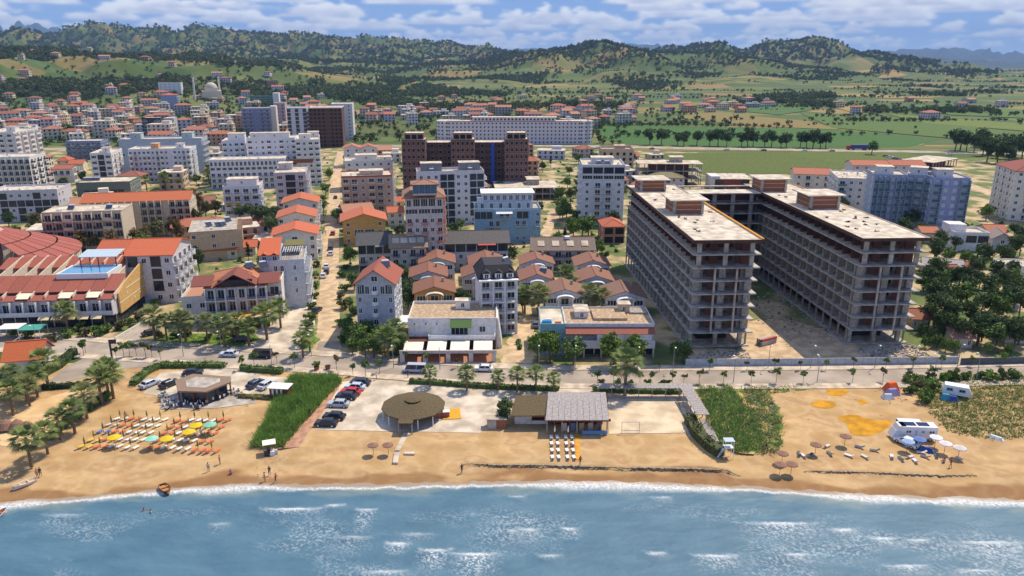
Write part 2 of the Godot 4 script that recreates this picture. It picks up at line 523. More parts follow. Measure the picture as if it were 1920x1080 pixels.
func make_land():
	hn.noise_type = FastNoiseLite.TYPE_SIMPLEX_SMOOTH
	hn.frequency = 0.0011
	hn.fractal_octaves = 5
	hn.seed = 21
	fine.frequency = 0.5
	fine.fractal_octaves = 3
	ridges = [
		{D = 4600.0, front = 1500.0, back = 1600.0, crest = [-5801.8, 184.4, -3928, 193.3, -3305.8, 187.4, -2990.4, 205.1, -2805.7, 193.3, -2644.6, 222.8, -2485.1, 246.3, -2342.6, 263.9, -2205.1, 249.3, -2053.5, 222.8, -1867.1, 219.8, -1678.1, 240.4, -1523.9, 228.7, -1370.6, 205.1, -1183.2, 211, -997.6, 193.3, -811, 184.4, -624, 181.4, -437.5, 157.7, -250.3, 139.8, -62.61, 130.9, 125.5, 92.03, 440.4, 55.97]},
		{D = 1650.0, front = 520.0, back = 700.0, crest = [-2079, 113.1, -1411.7, 100.4, -1143.7, 96.12, -1077.7, 89.71, -1010.4, 89.71, -932.9, 83.28, -833, 74.69, -743.3, 72.54, -653.8, 67.16, -586.7, 62.84, -497.3, 53.1, -408, 37.89, -318, 26.97, -227.6, 16]},
		{D = 2700.0, front = 620.0, back = 800.0, crest = [-886.3, 59.7, -737.4, 73.82, -590.6, 63.23, -443.3, 56.16, -295.7, 52.62, -147.8, 56.16, -36.86, 77.34, 73.61, 89.65, 183.8, 98.42, 256.9, 114.2, 311.7, 121.2, 385.6, 108.9, 478.2, 94.92, 625.7, 89.65, 755.6, 77.34, 849.4, 59.7, 999.5, 38.43]},
		{D = 3700.0, front = 900.0, back = 1100.0, crest = [454.9, 72.26, 705.4, 110.8, 855.2, 130, 967.7, 139.6, 1095.5, 115.6, 1181.8, 134.8, 1280.6, 151.5, 1385.2, 158.6, 1470.9, 134.8, 1588.2, 103.6, 1717.3, 81.92, 1872.5, 57.74]},
		{D = 9000.0, front = 1300.0, back = 1500.0, crest = [2950.9, 82.65, 3681.3, 141.3, 4173, 135.5, 4664.9, 129.6, 5164.1, 82.65, 5785.7, 47.33, 7011.2, 70.88, 10074.3, 106.1, 13787.3, 47.33]},
		{D = 15000.0, front = 2400.0, back = 2500.0, crest = [-17884.3, 502.6, -11768.8, 579.5, -9934.8, 617.9, -9518.1, 675.4, -9098.8, 751.8, -8702.9, 704.1, -8208.2, 637.1, -7211.8, 521.8, -5500.2, 386.6, -3258.1, 406, -2744.7, 483.3, -2416.5, 541.1, -2085.2, 454.3, -1121.7, 328.5, 0, 270.2, 816.1, 309, 1428.5, 299.3, 2342.7, 386.6, 3056.9, 367.3, 3779.1, 250.7, 5323.8, 133.6, 6444.9, 172.7, 7047.5, 250.7, 7754.8, 299.3, 8465.7, 318.8, 9092, 241, 9921.1, 182.4, 11648.3, 231.2, 14696.2, 289.6, 20869.1, 172.7]},
	]
	# the country inland: one sheet to the horizon
	var zs := PackedFloat32Array()
	var d := 128.0
	while d < 16500:
		zs.append(-d)
		d *= 1.0 + (0.03 if d < 900 else (0.009 if d < 7000 else 0.02))
	zs.append(-18000.0)
	var far_row := 0
	while zs[far_row] > -6500: far_row += 1
	var v := PackedVector3Array(); var n := PackedVector3Array(); var ix := PackedInt32Array()
	var w := 420
	for z in zs:
		for i in w:
			var x := (float(i) / (w - 1) - 0.5) * 2.0 * (500.0 + 0.95 * -z)
			v.push_back(Vector3(x, land_h(x, z) - 0.03, z))
	for j in zs.size():
		for i in w:
			var a := v[j * w + maxi(i - 1, 0)]; var b := v[j * w + mini(i + 1, w - 1)]
			var e := v[maxi(j - 1, 0) * w + i]; var f := v[mini(j + 1, zs.size() - 1) * w + i]
			var q := (f - e).cross(b - a).normalized()
			n.push_back(q if q.y > 0 else -q)
			if i < w - 1 and j < zs.size() - 1:
				var o := j * w + i
				ix.push_back(o); ix.push_back(o + w); ix.push_back(o + 1)
				ix.push_back(o + 1); ix.push_back(o + w); ix.push_back(o + w + 1)
	var arr := []
	arr.resize(Mesh.ARRAY_MAX)
	arr[Mesh.ARRAY_VERTEX] = v; arr[Mesh.ARRAY_NORMAL] = n
	var m := ArrayMesh.new()
	var cut := (w - 1) * 6 * far_row      # beyond 6.5 km it is all forest
	for part in [[ix.slice(0, cut), "farmland"], [ix.slice(cut), "far_forest"]]:
		arr[Mesh.ARRAY_INDEX] = part[0]
		m.add_surface_from_arrays(Mesh.PRIMITIVE_TRIANGLES, arr)
		m.surface_set_material(m.get_surface_count() - 1, M[part[1]])
	setting(m, "terrain")
	# beach: dry sand, the wet strip darker, an eroded step
	var bx := spaced(-150, 150, 0.55)
	var bz := spaced(-156, -84, 0.5)
	bz.reverse()
	setting(grid_mesh("beach", bx, bz, beach_h, func(x, z):
		var s: float = along(shore, x) - z
		var wet: float = clampf((3.9 + fine.get_noise_2d(x * 0.10, z * 0.2) * 3.6 - s) / 0.8, 0.0, 1.0)
		var t: float = 0.95 + fine.get_noise_2d(x * 0.12 + 40, z * 0.4) * 0.2 + fine.get_noise_2d(x * 1.6, z * 2.4 + 70) * 0.1
		var dry := Color(0.77 * t, 0.73 * t, 0.67 * t)
		return dry.lerp(Color(0.45, 0.36, 0.28), wet)), "beach")
	# the eroded bank: bare dark soil and roots where storms cut the sand
	for e in [scarp, scarp_b]:
		var s := Shape.new()
		var prev: Array = []
		var x: float = e[0] + 0.6
		while x < e[e.size() - 2] - 0.6:
			var z: float = along(e, x) + fine.get_noise_1d(x * 3.0) * 0.25 + fine.get_noise_1d(x * 9.0 + 40) * 0.12
			var end: float = clampf(minf(x - e[0], e[e.size() - 2] - x) / 6.0, 0.15, 1.0) * clampf(0.75 + fine.get_noise_1d(x * 0.5 + 20) * 1.2, 0.2, 1.0)
			var hh: float = 0.012 + beach_h(x, z - 0.5)
			var lo: float = hh - 0.05 - end * (0.22 + 0.16 * absf(fine.get_noise_1d(x * 4.0)))
			var cur := [Vector3(x, hh, z - 0.3 * end), Vector3(x, hh - 0.02, z), Vector3(x, lo, z + 0.1 * end + 0.3 * absf(fine.get_noise_1d(x * 6.0 + 9)))]
			if prev.size() > 0:
				var g := 0.75 + 0.5 * fine.get_noise_1d(x * 20.0)
				s.tint = Color(0.40 * g, 0.32 * g, 0.21 * g)
				s.quad("tinted", prev[1], cur[1], cur[0], prev[0])
				s.tint = Color(0.19 * g, 0.14 * g, 0.09 * g)
				s.quad("tinted", prev[2], cur[2], cur[1], prev[1])
			prev = cur
			x += 0.28
		setting(s, "eroded_bank")
	# the sea: short waves, breakers and lacy foam
	make_sea()

var crests := []
func make_sea():
	var cell := FastNoiseLite.new()
	cell.noise_type = FastNoiseLite.TYPE_CELLULAR
	cell.cellular_return_type = FastNoiseLite.RETURN_DISTANCE2_SUB
	cell.frequency = 1.0
	cell.fractal_type = FastNoiseLite.FRACTAL_NONE
	cell.domain_warp_enabled = true
	cell.domain_warp_amplitude = 0.8
	cell.domain_warp_frequency = 0.7
	var wv := FastNoiseLite.new()
	wv.frequency = 1.0
	wv.fractal_octaves = 4
	# breakers: where each stands, half its width, how far its foam trails seaward, how dense
	crests = [
		[Vector3(-33.65, 0, -99.51), 5.2, 1.3, 1.0], [Vector3(-27.59, 0, -100.5), 2.0, 0.6, 0.7], [Vector3(-22.35, 0, -99.37), 1.7, 6.5, 0.75], [Vector3(-16.3, 0, -90.95), 2.0, 2.2, 1.0],
		[Vector3(-10.85, 0, -89.5), 2.5, 4.5, 0.95], [Vector3(-5.19, 0, -88.56), 3.6, 5.5, 1.0], [Vector3(8.45, 0, -94.48), 1.6, 2.4, 0.9], [Vector3(2.34, 0, -94.22), 2.0, 3.6, 0.75],
		[Vector3(28.47, 0, -88.21), 3.6, 3.2, 0.9], [Vector3(39.96, 0, -95.8), 6.5, 4.6, 0.85], [Vector3(48.39, 0, -94.22), 2.3, 1.2, 0.9], [Vector3(53.28, 0, -92.19), 2.4, 1.8, 0.9],
		[Vector3(58.16, 0, -91.69), 2.2, 0.9, 0.8], [Vector3(68.01, 0, -91.2), 6.0, 5.0, 0.85], [Vector3(39.69, 0, -88.56), 2.2, 1.6, 0.9], [Vector3(53.62, 0, -86.04), 3.4, 1.6, 0.8],
		[Vector3(62.51, 0, -85.15), 4.0, 2.0, 0.8], [Vector3(-17.19, 0, -84.83), 3.6, 2.6, 0.7], [Vector3(-23.05, 0, -92.44), 3.2, 4.5, 0.45], [Vector3(-67.72, 0, -97.97), 3.4, 4.0, 0.45],
		[Vector3(23.48, 0, -102.7), 2.0, 1.2, 0.5], [Vector3(20.07, 0, -88.79), 1.6, 0.8, 0.8], [Vector3(-13.92, 0, -93.2), 3.0, 1.8, 0.4], [Vector3(0.84, 0, -103), 1.6, 0.6, 0.6],
		[Vector3(5.18, 0, -88.21), 2.0, 0.9, 0.6], [Vector3(-43.47, 0, -95.67), 1.8, 2.2, 0.4], [Vector3(0, 0, -93.84), 1.0, 0.6, 0.6],
	]
	var bins := {}
	for c in crests:
		for b in range(floori((c[0].x - c[1] * 1.7) / 4.0), floori((c[0].x + c[1] * 1.7) / 4.0) + 1):
			if not bins.has(b): bins[b] = []
			bins[b].append(c)
	var none := []
	var xs := spaced(-118, 118, 0.18)
	var zs := PackedFloat32Array()
	for z in spaced(-112.5, -79, 0.17): zs.append(z)
	zs.reverse()
	var hgt := func(x: float, z: float) -> float:
		var s: float = z - along(shore, x)
		var y := SEA + wv.get_noise_2d(x * 0.16, z * 0.4) * 0.13 + wv.get_noise_2d(x * 1.1 + 90, z * 1.5) * 0.022
		for c in bins.get(floori(x / 4.0), none):
			var q: Vector3 = c[0]
			var dx: float = (x - q.x) / c[1]
			if absf(dx) < 1.6:
				y += 0.32 * exp(-dx * dx) * exp(-pow((z - q.z - 0.4) / 0.9, 2.0))
		if s < 1.5: y = lerpf(SEA + 0.10, y, clampf(s / 1.5, 0.0, 1.0))
		if s < 0: y = SEA + 0.10 + wv.get_noise_2d(x * 0.22, 7.0) * 0.07 + s * 0.03
		return y
	var col := func(x: float, z: float) -> Color:
		var s: float = z - along(shore, x)
		var t := wv.get_noise_2d(x * 0.08, z * 0.2)
		var c := Color(0.048, 0.128, 0.192).lerp(Color(0.070, 0.162, 0.230), clampf(t + 0.5, 0.0, 1.0))
		c = c.lerp(Color(0.22, 0.25, 0.20), clampf(1.0 - s / 2.4 + t * 1.2, 0.0, 1.0) * 0.6)
		c = c.lerp(Color(0.30, 0.235, 0.175), clampf(0.8 - s / 0.6, 0.0, 1.0))
		var lace: float = clampf(1.25 - absf(wv.get_noise_2d(x * 1.15, z * 1.5)) * 5.0 + cell.get_noise_2d(x * 3.0, z * 3.6) * 0.5, 0.0, 1.0)
		var foam := 0.0
		for k in bins.get(floori(x / 4.0), none):
			var q: Vector3 = k[0]
			var dx: float = (x - q.x) / k[1]
			var dz: float = z - q.z
			if absf(dx) > 1.5 or dz < -1.5 or dz > k[2] * 1.4: continue
			var ed: float = wv.get_noise_2d(x * 0.9, z * 0.9 + 30) * 0.9
			var head: float = clampf(1.1 - absf(dx) + ed * 0.4, 0.0, 1.0)
			var line: float = exp(-pow((dz + dx * dx * 0.4 + ed * 0.3) / 0.45, 2.0))
			var trail: float = clampf(1.15 - dz / k[2], 0.0, 1.0) * clampf((dz + 0.3) / 0.5, 0.0, 1.0)
			foam = maxf(foam, k[3] * head * maxf(line * (0.65 + 0.6 * lace), trail * lace * 1.15))
		# loose streaks further out
		var far: float = clampf(wv.get_noise_2d(x * 0.035 + 11, z * 0.07 + 5) * 2.2 - 0.1 + clampf((x - 20.0) / 60.0, 0.0, 0.5), 0.0, 1.0)
		var streak: float = clampf(1.0 - absf(wv.get_noise_2d((x + z * 0.8) * 0.75 + 50, (z * 0.6 - x * 0.45) * 0.9)) * 7.0, 0.0, 1.0)
		foam = maxf(foam, far * streak * 0.42 * clampf((s - 4.0) / 5.0, 0.0, 1.0))
		# the wash along the waterline
		var wob: float = wv.get_noise_2d(x * 0.16, 3.0) * 1.6 + wv.get_noise_2d(x * 0.8, 9.0) * 0.5
		var wide: float = 0.32 + 0.85 * clampf(wv.get_noise_2d(x * 0.03 + 31, 1.0) * 2.0 + 0.6 - absf(x + 10.0) / 130.0, 0.0, 1.0)
		var near: float = exp(-pow((s - 0.2 + wob * 0.35) / wide, 2.0))
		foam = maxf(foam, near * clampf(0.45 + lace * 0.75 + wv.get_noise_2d(x * 1.7, z * 2.0) * 0.5, 0.0, 1.0))
		return c.lerp(Color(0.80, 0.82, 0.82), clampf(foam * 0.9, 0.0, 0.9))
	setting(grid_mesh("sea", xs, zs, hgt, col), "sea")
	var far := Shape.new()
	far.tint = Color(0.06, 0.146, 0.212)
	for q in [[-900, -118, -150, 40], [118, 900, -150, 40], [-118, 118, -79.05, 40]]:
		far.quad("sea", Vector3(q[0], SEA - 0.05, q[3]), Vector3(q[1], SEA - 0.05, q[3]), Vector3(q[1], SEA - 0.05, q[2]), Vector3(q[0], SEA - 0.05, q[2]))
	setting(far, "open_sea")

var road := [-168.8, -182.7, -143, -174, -115.4, -167.8, -95.6, -164.3, -78.09, -161.6, -64.87, -159.3, -50.86, -157.4, -38.34, -155.6, -28.4, -153.4, -18.74, -151.6, -6.94, -149.6, 4.6, -148.4, 21.76, -147.9, 38.95, -147.9, 56.23, -148.1, 73.56, -148.4, 92.42, -149.3, 111.7, -150.4, 140.1, -152.5]
var street := [-40.78, -153.7, -43, -162.6, -46.27, -177.1, -50.11, -194, -54.82, -214.1, -60.17, -238.4, -66.75, -268.3, -75.06, -306.1, -85.62, -355.3, -97.76, -412.4, -107.6, -460.4, -119, -517.5, -128.6, -568.4]
var highway := [-810.6, -529.4, -546.6, -568.4, -395.2, -582.6, -276.7, -593.8, -136.7, -605.3, 0, -613.3, 59.81, -605.3, 141.7, -590, 221, -579, 297.4, -568.4, 376.9, -554.8, 514.3, -541.8, 749.1, -517.5]

func make_paving():
	sheet("town_ground", "dust", [-214.8, -169.6, -178.7, -172.5, -139.7, -169.6, -112.2, -162.6, -93.19, -159.7, -76.15, -157.1, -63.27, -154.9, -49.62, -153.1, -37.41, -151.3, -27.73, -149.3, -18.3, -147.6, -6.78, -145.6, 4.49, -144.5, 21.26, -144, 38.05, -144, 54.93, -144.3, 71.86, -144.5, 90.27, -145.4, 109, -146.5, 136.8, -148.4, 190.4, -150.2, 344, -403.2, 326.8, -517.5, 172.8, -554.8, 0, -597.6, -134.2, -593.8, -388.2, -571.9, -537.1, -558.1, -683, -517.5], 0.0)
	road_band("road", "asphalt", road, 7.0, 0.012)
	road_band("pavement_inland", "paving", road, 3.0, 0.12, -5.05, 0.12)
	road_band("promenade", "paving", road, 2.6, 0.12, 4.85, 0.12)
	road_band("cross_street", "street_dust", street, 5.6, 0.016)
	road_band("highway", "asphalt", highway, 16.0, 0.05)
	road_band("side_road", "street_dust", [261, -541.8, 257.7, -469.9, 249.4, -399.6, 238.3, -329], 8.0, 0.03)
	sheet("street_mouth", "asphalt", [-45.61, -158.7, -46.84, -169.6, -41.92, -169.6, -37.54, -157.4, -37.94, -153.7, -42.83, -154.3], 0.02)
	sheet("car_park", "concrete_light", [-36.17, -145.6, -29.58, -146.7, -11.19, -144, -3.88, -142.4, -5.11, -124.1, -5.85, -122.9, -36.37, -124.1], 0.03)
	sheet("brick_path", "pink_paving", [-39.43, -145.1, -35.82, -145.1, -37.58, -117.7, -41.11, -117], 0.035)
	sheet("bar_forecourt", "concrete_light", [-76.64, -150.2, -64.02, -153.7, -52.87, -148.4, -47.54, -147.9, -46.74, -139.3, -58.88, -139.8, -71.5, -138.8, -75.45, -139.8], 0.028)
	sheet("bar_terrace", "concrete", [-72.31, -140.6, -58.88, -139.8, -51.51, -137.3, -50.87, -135.3, -58.43, -132.9, -68.45, -132.5], 0.05)
	sheet("court_surround", "paving", [19.5, -140.6, 35.55, -139.8, 35.15, -119.3, 31.89, -121.6, 33.48, -137.3, 19.53, -137.3], 0.03)
	sheet("ball_court", "pale_sand", [19.32, -137.3, 33.05, -137.3, 32.36, -122.9, 17.69, -122.5], 0.042)
	sheet("restaurant_yard", "concrete_light", [-3.88, -142.4, 11.19, -144, 16.79, -144, 16.25, -138.8, 7.37, -134.4, -5.45, -125.4], 0.026)
	sheet("club_forecourt", "concrete_light", [-64.43, -185.2, -62.65, -201.1, -56.18, -203.6, -50.57, -180.2, -47.8, -164.3, -64.81, -162.6, -64.69, -169.6], 0.03)
	sheet("side_plaza", "asphalt", [-98.34, -169.6, -94.39, -189.5, -91.01, -171, -88.31, -164.3, -79.48, -162, -77.97, -153.1, -85.65, -153.1, -97.84, -142.9, -99.24, -153.1, -97.22, -162.6], 0.03)
	sheet("left_sand_plot", "sand", [-96.61, -127.5, -95.98, -136.3, -91.08, -140.8, -83.96, -139.8, -85.04, -128.4, -85.27, -118.9, -90.2, -117.7], 0.03)
	sheet("lane", "street_dust", [-2.64, -155.6, 0.27, -177.1, 2.28, -188.6, 6.52, -187.8, 5.05, -156.2], 0.03)
	sheet("garden_lawn", "grass", [-86.97, -166, -87.39, -174, -65.39, -175.5, -61.28, -171, -65.53, -164.7], 0.034)
	sheet("verge", "grass", [-50.32, -164.3, -51.71, -173.3, -49.62, -178.6, -47.1, -169.6, -47.46, -164], 0.036)
	sheet("weed_ground", "weeds", [38.61, -144, 47.96, -143.5, 63.79, -144, 63.72, -142.4, 52.34, -139.8, 51.32, -127.5, 46.91, -117, 40.67, -115.5, 35.97, -117, 32.72, -125.4, 35.81, -134.4], 0.02)
	sheet("meadow", "weeds", [83.06, -146.7, 96.88, -149, 132.4, -150.2, 113, -125.4, 89.56, -119.7, 79.58, -118.9, 77.35, -125.4, 81.3, -136.8], 0.02)
	sheet("trampled_dirt", "weeds", [83.06, -146.7, 81.3, -136.8, 77.35, -125.4, 77.08, -121.2, 75.21, -122.2, 76.88, -134.4, 79.72, -144.5], 0.015)
	var yd := [[58.82, -135.3, 62.05, -136.8, 64.42, -135.8, 63.43, -133.4, 60.43, -132.7], [64.95, -141.9, 68.49, -143.2, 69.58, -141.3, 67.6, -138.8, 64.57, -138.8], [61.72, -129.3, 65.77, -130.6, 68.64, -127.9, 71.87, -127.9, 70.01, -124.9, 64.07, -121.2, 61.59, -122.9, 62.84, -126.2], [69.32, -136.8, 71.26, -137.3, 70.47, -135.1, 68.67, -134.8]]
	for i in yd.size():
		var soft := []
		for j in range(0, yd[i].size(), 2):       # rounder outline
			var k: int = (j + 2) % yd[i].size()
			for t in [0.2, 0.5, 0.8]:
				var b: float = 0.25 * fine.get_noise_2d(j * 5.0 + t * 9, i * 9.0)
				soft.append(lerpf(yd[i][j], yd[i][k], t) + b); soft.append(lerpf(yd[i][j + 1], yd[i][k + 1], t) + b)
		sheet("yellow_dirt_patch", "yellow_dirt", soft, 0.012)
	sheet("site_ground", "street_dust", [61.63, -185.2, 71.43, -185.2, 93.96, -166, 95.47, -159.3, 89.6, -157.4, 52.9, -156.2, 39.96, -157.4, 41.51, -164.3, 54.72, -164.3], 0.02)
	sheet("lane_behind_site", "street_dust", [16.98, -335.2, 21.83, -335.2, 14.41, -281.4, 10.7, -281.4], 0.03)
	# fields beyond the highway and on this side of it
	var fl := [
		["3f6a1c", [87.02, -801.6, 129.1, -801.6, 320.9, -762.8, 369.7, -656.4, 312.2, -597.6, 185.6, -597.6, 103.8, -613.3, 78.56, -656.4]],
		["5b6a1e", [108, -554.8, 217.1, -568.4, 268.6, -541.8, 259.6, -500.6, 173.8, -451.3, 114.8, -446.9, 105.3, -511.7]],
		["5d6e20", [209, -568.4, 294, -561.5, 284.5, -500.6, 220.7, -484.8, 199.6, -541.8]],
		["5a6428", [-151, -716.5, -162.3, -859.8, -87.42, -844.5, -74.47, -716.5, -103.1, -705.7]],
		["4f6420", [95.23, -909.1, 210.1, -1004.9, 279.3, -909.1, 326.1, -775.4, 194.1, -815.4, 91.33, -815.4]],
		["8a7a40", [194.1, -926.8, 264.6, -1026.4, 336.6, -859.8, 326.5, -750.7, 265.1, -788.3]],
		["557024", [378.2, -1004.9, 469.8, -909.1, 483.1, -716.5, 420.7, -621.5, 380, -675.3, 326.1, -775.4]],
		["6c7c2c", [480.3, -984.2, 557.4, -829.7, 497.8, -738.9, 452.9, -829.7]],
		["4a6c24", [352.2, -1207.3, 458.7, -1271, 442.7, -1097, 336.3, -964.3, 306.8, -1048.9]],
		["a48c50", [479.5, -1149.5, 556.5, -1177.7, 525.9, -1048.9, 448.2, -1004.9]],
		["56742a", [620.6, -1207.3, 716.6, -1072.4, 609.5, -909.1, 551.5, -964.3]],
		["7a8434", [234.8, -1207.3, 353.2, -1305.4, 305.3, -1097, 214.5, -1026.4]],
		["b09658", [148.2, -1787.3, 226.4, -1929, 214.5, -1723.9, 144.8, -1609.5]],
		["4e7026", [189.3, -1609.5, 333.7, -1723.9, 275.7, -1420.6, 167.5, -1341.7]],
	]
	for i in fl.size():
		var k := "crop_%d" % i
		mat(k, fl[i][0], 0.97, T.crop, 60.0).uv1_scale = Vector3(1.0 / 14.0, 1.0 / 40.0, 1.0 / 90.0)
		sheet("field", k, fl[i][1], 0.10 + 0.06 * i)

# ---------------------------------------------------------------- building kit
func window_mesh(w: float, h: float, frame := "white_frame", glass := "glass", bars := 1) -> ArrayMesh:
	w = snappedf(w, 0.1); h = snappedf(h, 0.1)
	var key := "win%s%s%s%s%d" % [w, h, frame, glass, bars]
	if cache.has(key): return cache[key]
	var s := Shape.new()
	var t := 0.09
	s.box(frame, Vector3(0, h / 2 - t / 2, 0.02), Vector3(w, t, 0.12))
	s.box(frame, Vector3(0, -h / 2 + t / 2, 0.05), Vector3(w + 0.12, t, 0.2))
	for e in [-1, 1]:
		s.box(frame, Vector3(e * (w / 2 - t / 2), 0, 0.02), Vector3(t, h - 2 * t, 0.115))
	for i in bars:
		s.box(frame, Vector3(-w / 2 + w * (i + 1) / (bars + 1), 0, 0.015), Vector3(0.07, h - 2 * t, 0.09))
	s.quad(glass, Vector3(-w / 2, -h / 2, 0.012), Vector3(w / 2, -h / 2, 0.012), Vector3(w / 2, h / 2, 0.012), Vector3(-w / 2, h / 2, 0.012))
	cache[key] = s.mesh(M)
	return cache[key]

func opening_mesh(w: float, h: float, edge: String) -> ArrayMesh:      # unglazed opening: room shade painted as a flat dark sheet, thin concrete reveal
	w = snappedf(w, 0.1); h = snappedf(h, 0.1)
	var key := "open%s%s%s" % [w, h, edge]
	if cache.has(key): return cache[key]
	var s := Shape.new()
	s.quad("painted_dark", Vector3(-w / 2, -h / 2, 0.01), Vector3(w / 2, -h / 2, 0.01), Vector3(w / 2, h / 2, 0.01), Vector3(-w / 2, h / 2, 0.01))
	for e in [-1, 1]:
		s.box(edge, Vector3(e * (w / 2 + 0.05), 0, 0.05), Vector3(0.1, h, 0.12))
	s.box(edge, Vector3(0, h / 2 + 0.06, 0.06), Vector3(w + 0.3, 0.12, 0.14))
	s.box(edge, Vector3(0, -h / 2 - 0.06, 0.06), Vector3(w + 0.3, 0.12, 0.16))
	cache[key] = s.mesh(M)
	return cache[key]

func balcony_mesh(w: float, d: float, style: String, slab: String, rail: String, fh := 3.0, fins := false) -> ArrayMesh:
	w = snappedf(w, 0.1); fh = snappedf(fh, 0.1)
	var key := "bal%s%s%s%s%s%s%s" % [w, d, style, slab, rail, fh, fins]
	if cache.has(key): return cache[key]
	var s := Shape.new()
	if style == "round":
		var n := 9
		var pr: Vector3
		for i in n + 1:
			var a := PI * i / n
			var p := Vector3(-cos(a) * w / 2, 0, sin(a) * d)
			if i > 0:
				s.tri(slab, Vector3.ZERO, pr, p, Vector3.UP)
				s.tri(slab, Vector3(0, -0.2, 0), p + Vector3(0, -0.2, 0), pr + Vector3(0, -0.2, 0))
				s.quad(slab, pr + Vector3(0, -0.2, 0), p + Vector3(0, -0.2, 0), p, pr)
				s.bar(rail, pr + Vector3(0, 0.55, 0), p + Vector3(0, 0.55, 0), 0.07, 0.85)
				s.bar(rail, pr + Vector3(0, 1.02, 0), p + Vector3(0, 1.02, 0), 0.12, 0.08)
			pr = p
	else:
		s.box(slab, Vector3(0, -0.1, d / 2), Vector3(w, 0.2, d))
		var iw := w - (0.3 if fins else 0.0)
		if style == "solid":
			s.box(rail, Vector3(0, 0.48, d - 0.07), Vector3(iw, 0.94, 0.12))
			if not fins:
				for e in [-1, 1]: s.box(rail, Vector3(e * (w / 2 - 0.07), 0.48, d / 2 - 0.07), Vector3(0.12, 0.94, d - 0.14))
		elif style == "glass":
			s.box(rail, Vector3(0, 0.5, d - 0.06), Vector3(iw, 0.86, 0.05))
			s.box("grey_metal", Vector3(0, 0.97, d - 0.06), Vector3(iw, 0.06, 0.08))
			if not fins:
				for e in [-1, 1]: s.box(rail, Vector3(e * (w / 2 - 0.06), 0.5, d / 2 - 0.06), Vector3(0.05, 0.86, d - 0.12))
		else:
			s.box(rail, Vector3(0, 0.98, d - 0.06), Vector3(iw, 0.07, 0.07))
			s.box(rail, Vector3(0, 0.14, d - 0.06), Vector3(iw, 0.05, 0.05))
			var n := int(iw / 0.28)
			for i in n + 1:
				s.box(rail, Vector3(-iw / 2 + 0.03 + (iw - 0.06) * i / maxf(n, 1), 0.55, d - 0.06), Vector3(0.045, 0.8, 0.045))
			if not fins:
				for e in [-1, 1]:
					s.box(rail, Vector3(e * (w / 2 - 0.06), 0.98, d / 2 - 0.07), Vector3(0.07, 0.07, d - 0.14))
					s.box(rail, Vector3(e * (w / 2 - 0.06), 0.55, d / 2 - 0.07), Vector3(0.03, 0.8, d - 0.2))
		if fins:
			for e in [-1, 1]: s.box(slab, Vector3(e * (w / 2 - 0.08), fh / 2 - 0.1, d / 2), Vector3(0.15, fh - 0.2, d))
	cache[key] = s.mesh(M)
	return cache[key]

func face_item(o: Node3D, ch: String, pos: Vector3, yaw: float, cw: float, fh: float, q: Dictionary, row: int):
	# pos: middle of the cell's floor line on the wall face
	var n := Vector3(0, 0, 1).rotated(Vector3.UP, deg_to_rad(yaw))
	var fr: String = q.get("frame", "white_frame")
	var gl: String = q.get("glass", "glass")
	var bd: float = q.get("bd", 1.3)
	var slab: String = q.get("slab", wall(q.wall))
	var rail: String = q.get("rail", "white_metal")
	var mid := pos + Vector3(0, fh * 0.52, 0)
	match ch:
		"w": put(window_mesh(minf(1.3, cw * 0.5), 1.4, fr, gl), "window", o, mid, yaw)
		"n": put(window_mesh(minf(0.8, cw * 0.5), 1.0, fr, gl, 0), "window", o, mid, yaw)
		"W": put(window_mesh(minf(2.4, cw * 0.75), 1.5, fr, gl, 2), "window", o, mid, yaw)
		"s": put(window_mesh(cw * 0.94, 1.6, fr, gl, 3), "window", o, mid, yaw)
		"t": put(window_mesh(minf(1.6, cw * 0.6), fh * 0.74, fr, gl), "glass_door", o, pos + Vector3(0, fh * 0.37 + 0.05, 0), yaw)
		"d": put(window_mesh(cw * 0.9, fh * 0.82, fr, gl, 2), "glazing", o, pos + Vector3(0, fh * 0.45, 0), yaw)
		"D": put(window_mesh(cw * 0.9, fh * 0.82, "dark_metal", gl, 3), "glazing", o, pos + Vector3(0, fh * 0.45, 0), yaw)
		"o": put(opening_mesh(minf(1.5, cw * 0.5), 1.6, q.get("edge", "concrete")), "opening", o, mid, yaw)
		"O": put(opening_mesh(cw * 0.82, fh * 0.78, q.get("edge", "concrete")), "opening", o, pos + Vector3(0, fh * 0.42, 0), yaw)
		"a":
			put(window_mesh(minf(2.0, cw * 0.6), 1.5, fr, gl, 1), "window", o, mid, yaw)
			var aw := Shape.new()
			aw.hexa(paint("d8a83c", 0.8), [Vector3(-1.1, -0.75, 1.1), Vector3(1.1, -0.75, 1.1), Vector3(1.1, 0, 0.02), Vector3(-1.1, 0, 0.02), Vector3(-1.1, -0.7, 1.12), Vector3(1.1, -0.7, 1.12), Vector3(1.1, 0.06, 0.02), Vector3(-1.1, 0.06, 0.02)])
			put(aw, "awning", o, mid + Vector3(0, 0.9, 0), yaw)
		"b", "r", "g", "l", "f", "c", "k":
			var st: String = {"b": "solid", "r": "bars", "g": "glass", "l": "solid", "f": "bars", "c": "round", "k": "glass"}[ch]
			var rl: String = rail if ch != "b" and ch != "l" else q.get("para", slab)
			if ch == "g" or ch == "k": rl = q.get("glassrail", "glass_blue")
			var fins: bool = ch in ["l", "f", "k"]
			put(balcony_mesh(cw * (0.99 if fins else 0.88), bd, st, slab, rl, fh, fins), "balcony", o, pos + Vector3(0, 0.1 - 0.002 * row, 0), yaw)
			put(window_mesh(minf(2.2, cw * 0.62), fh * 0.72, fr, gl, 1), "balcony_door", o, pos + Vector3(0, fh * 0.36 + 0.12, 0), yaw)

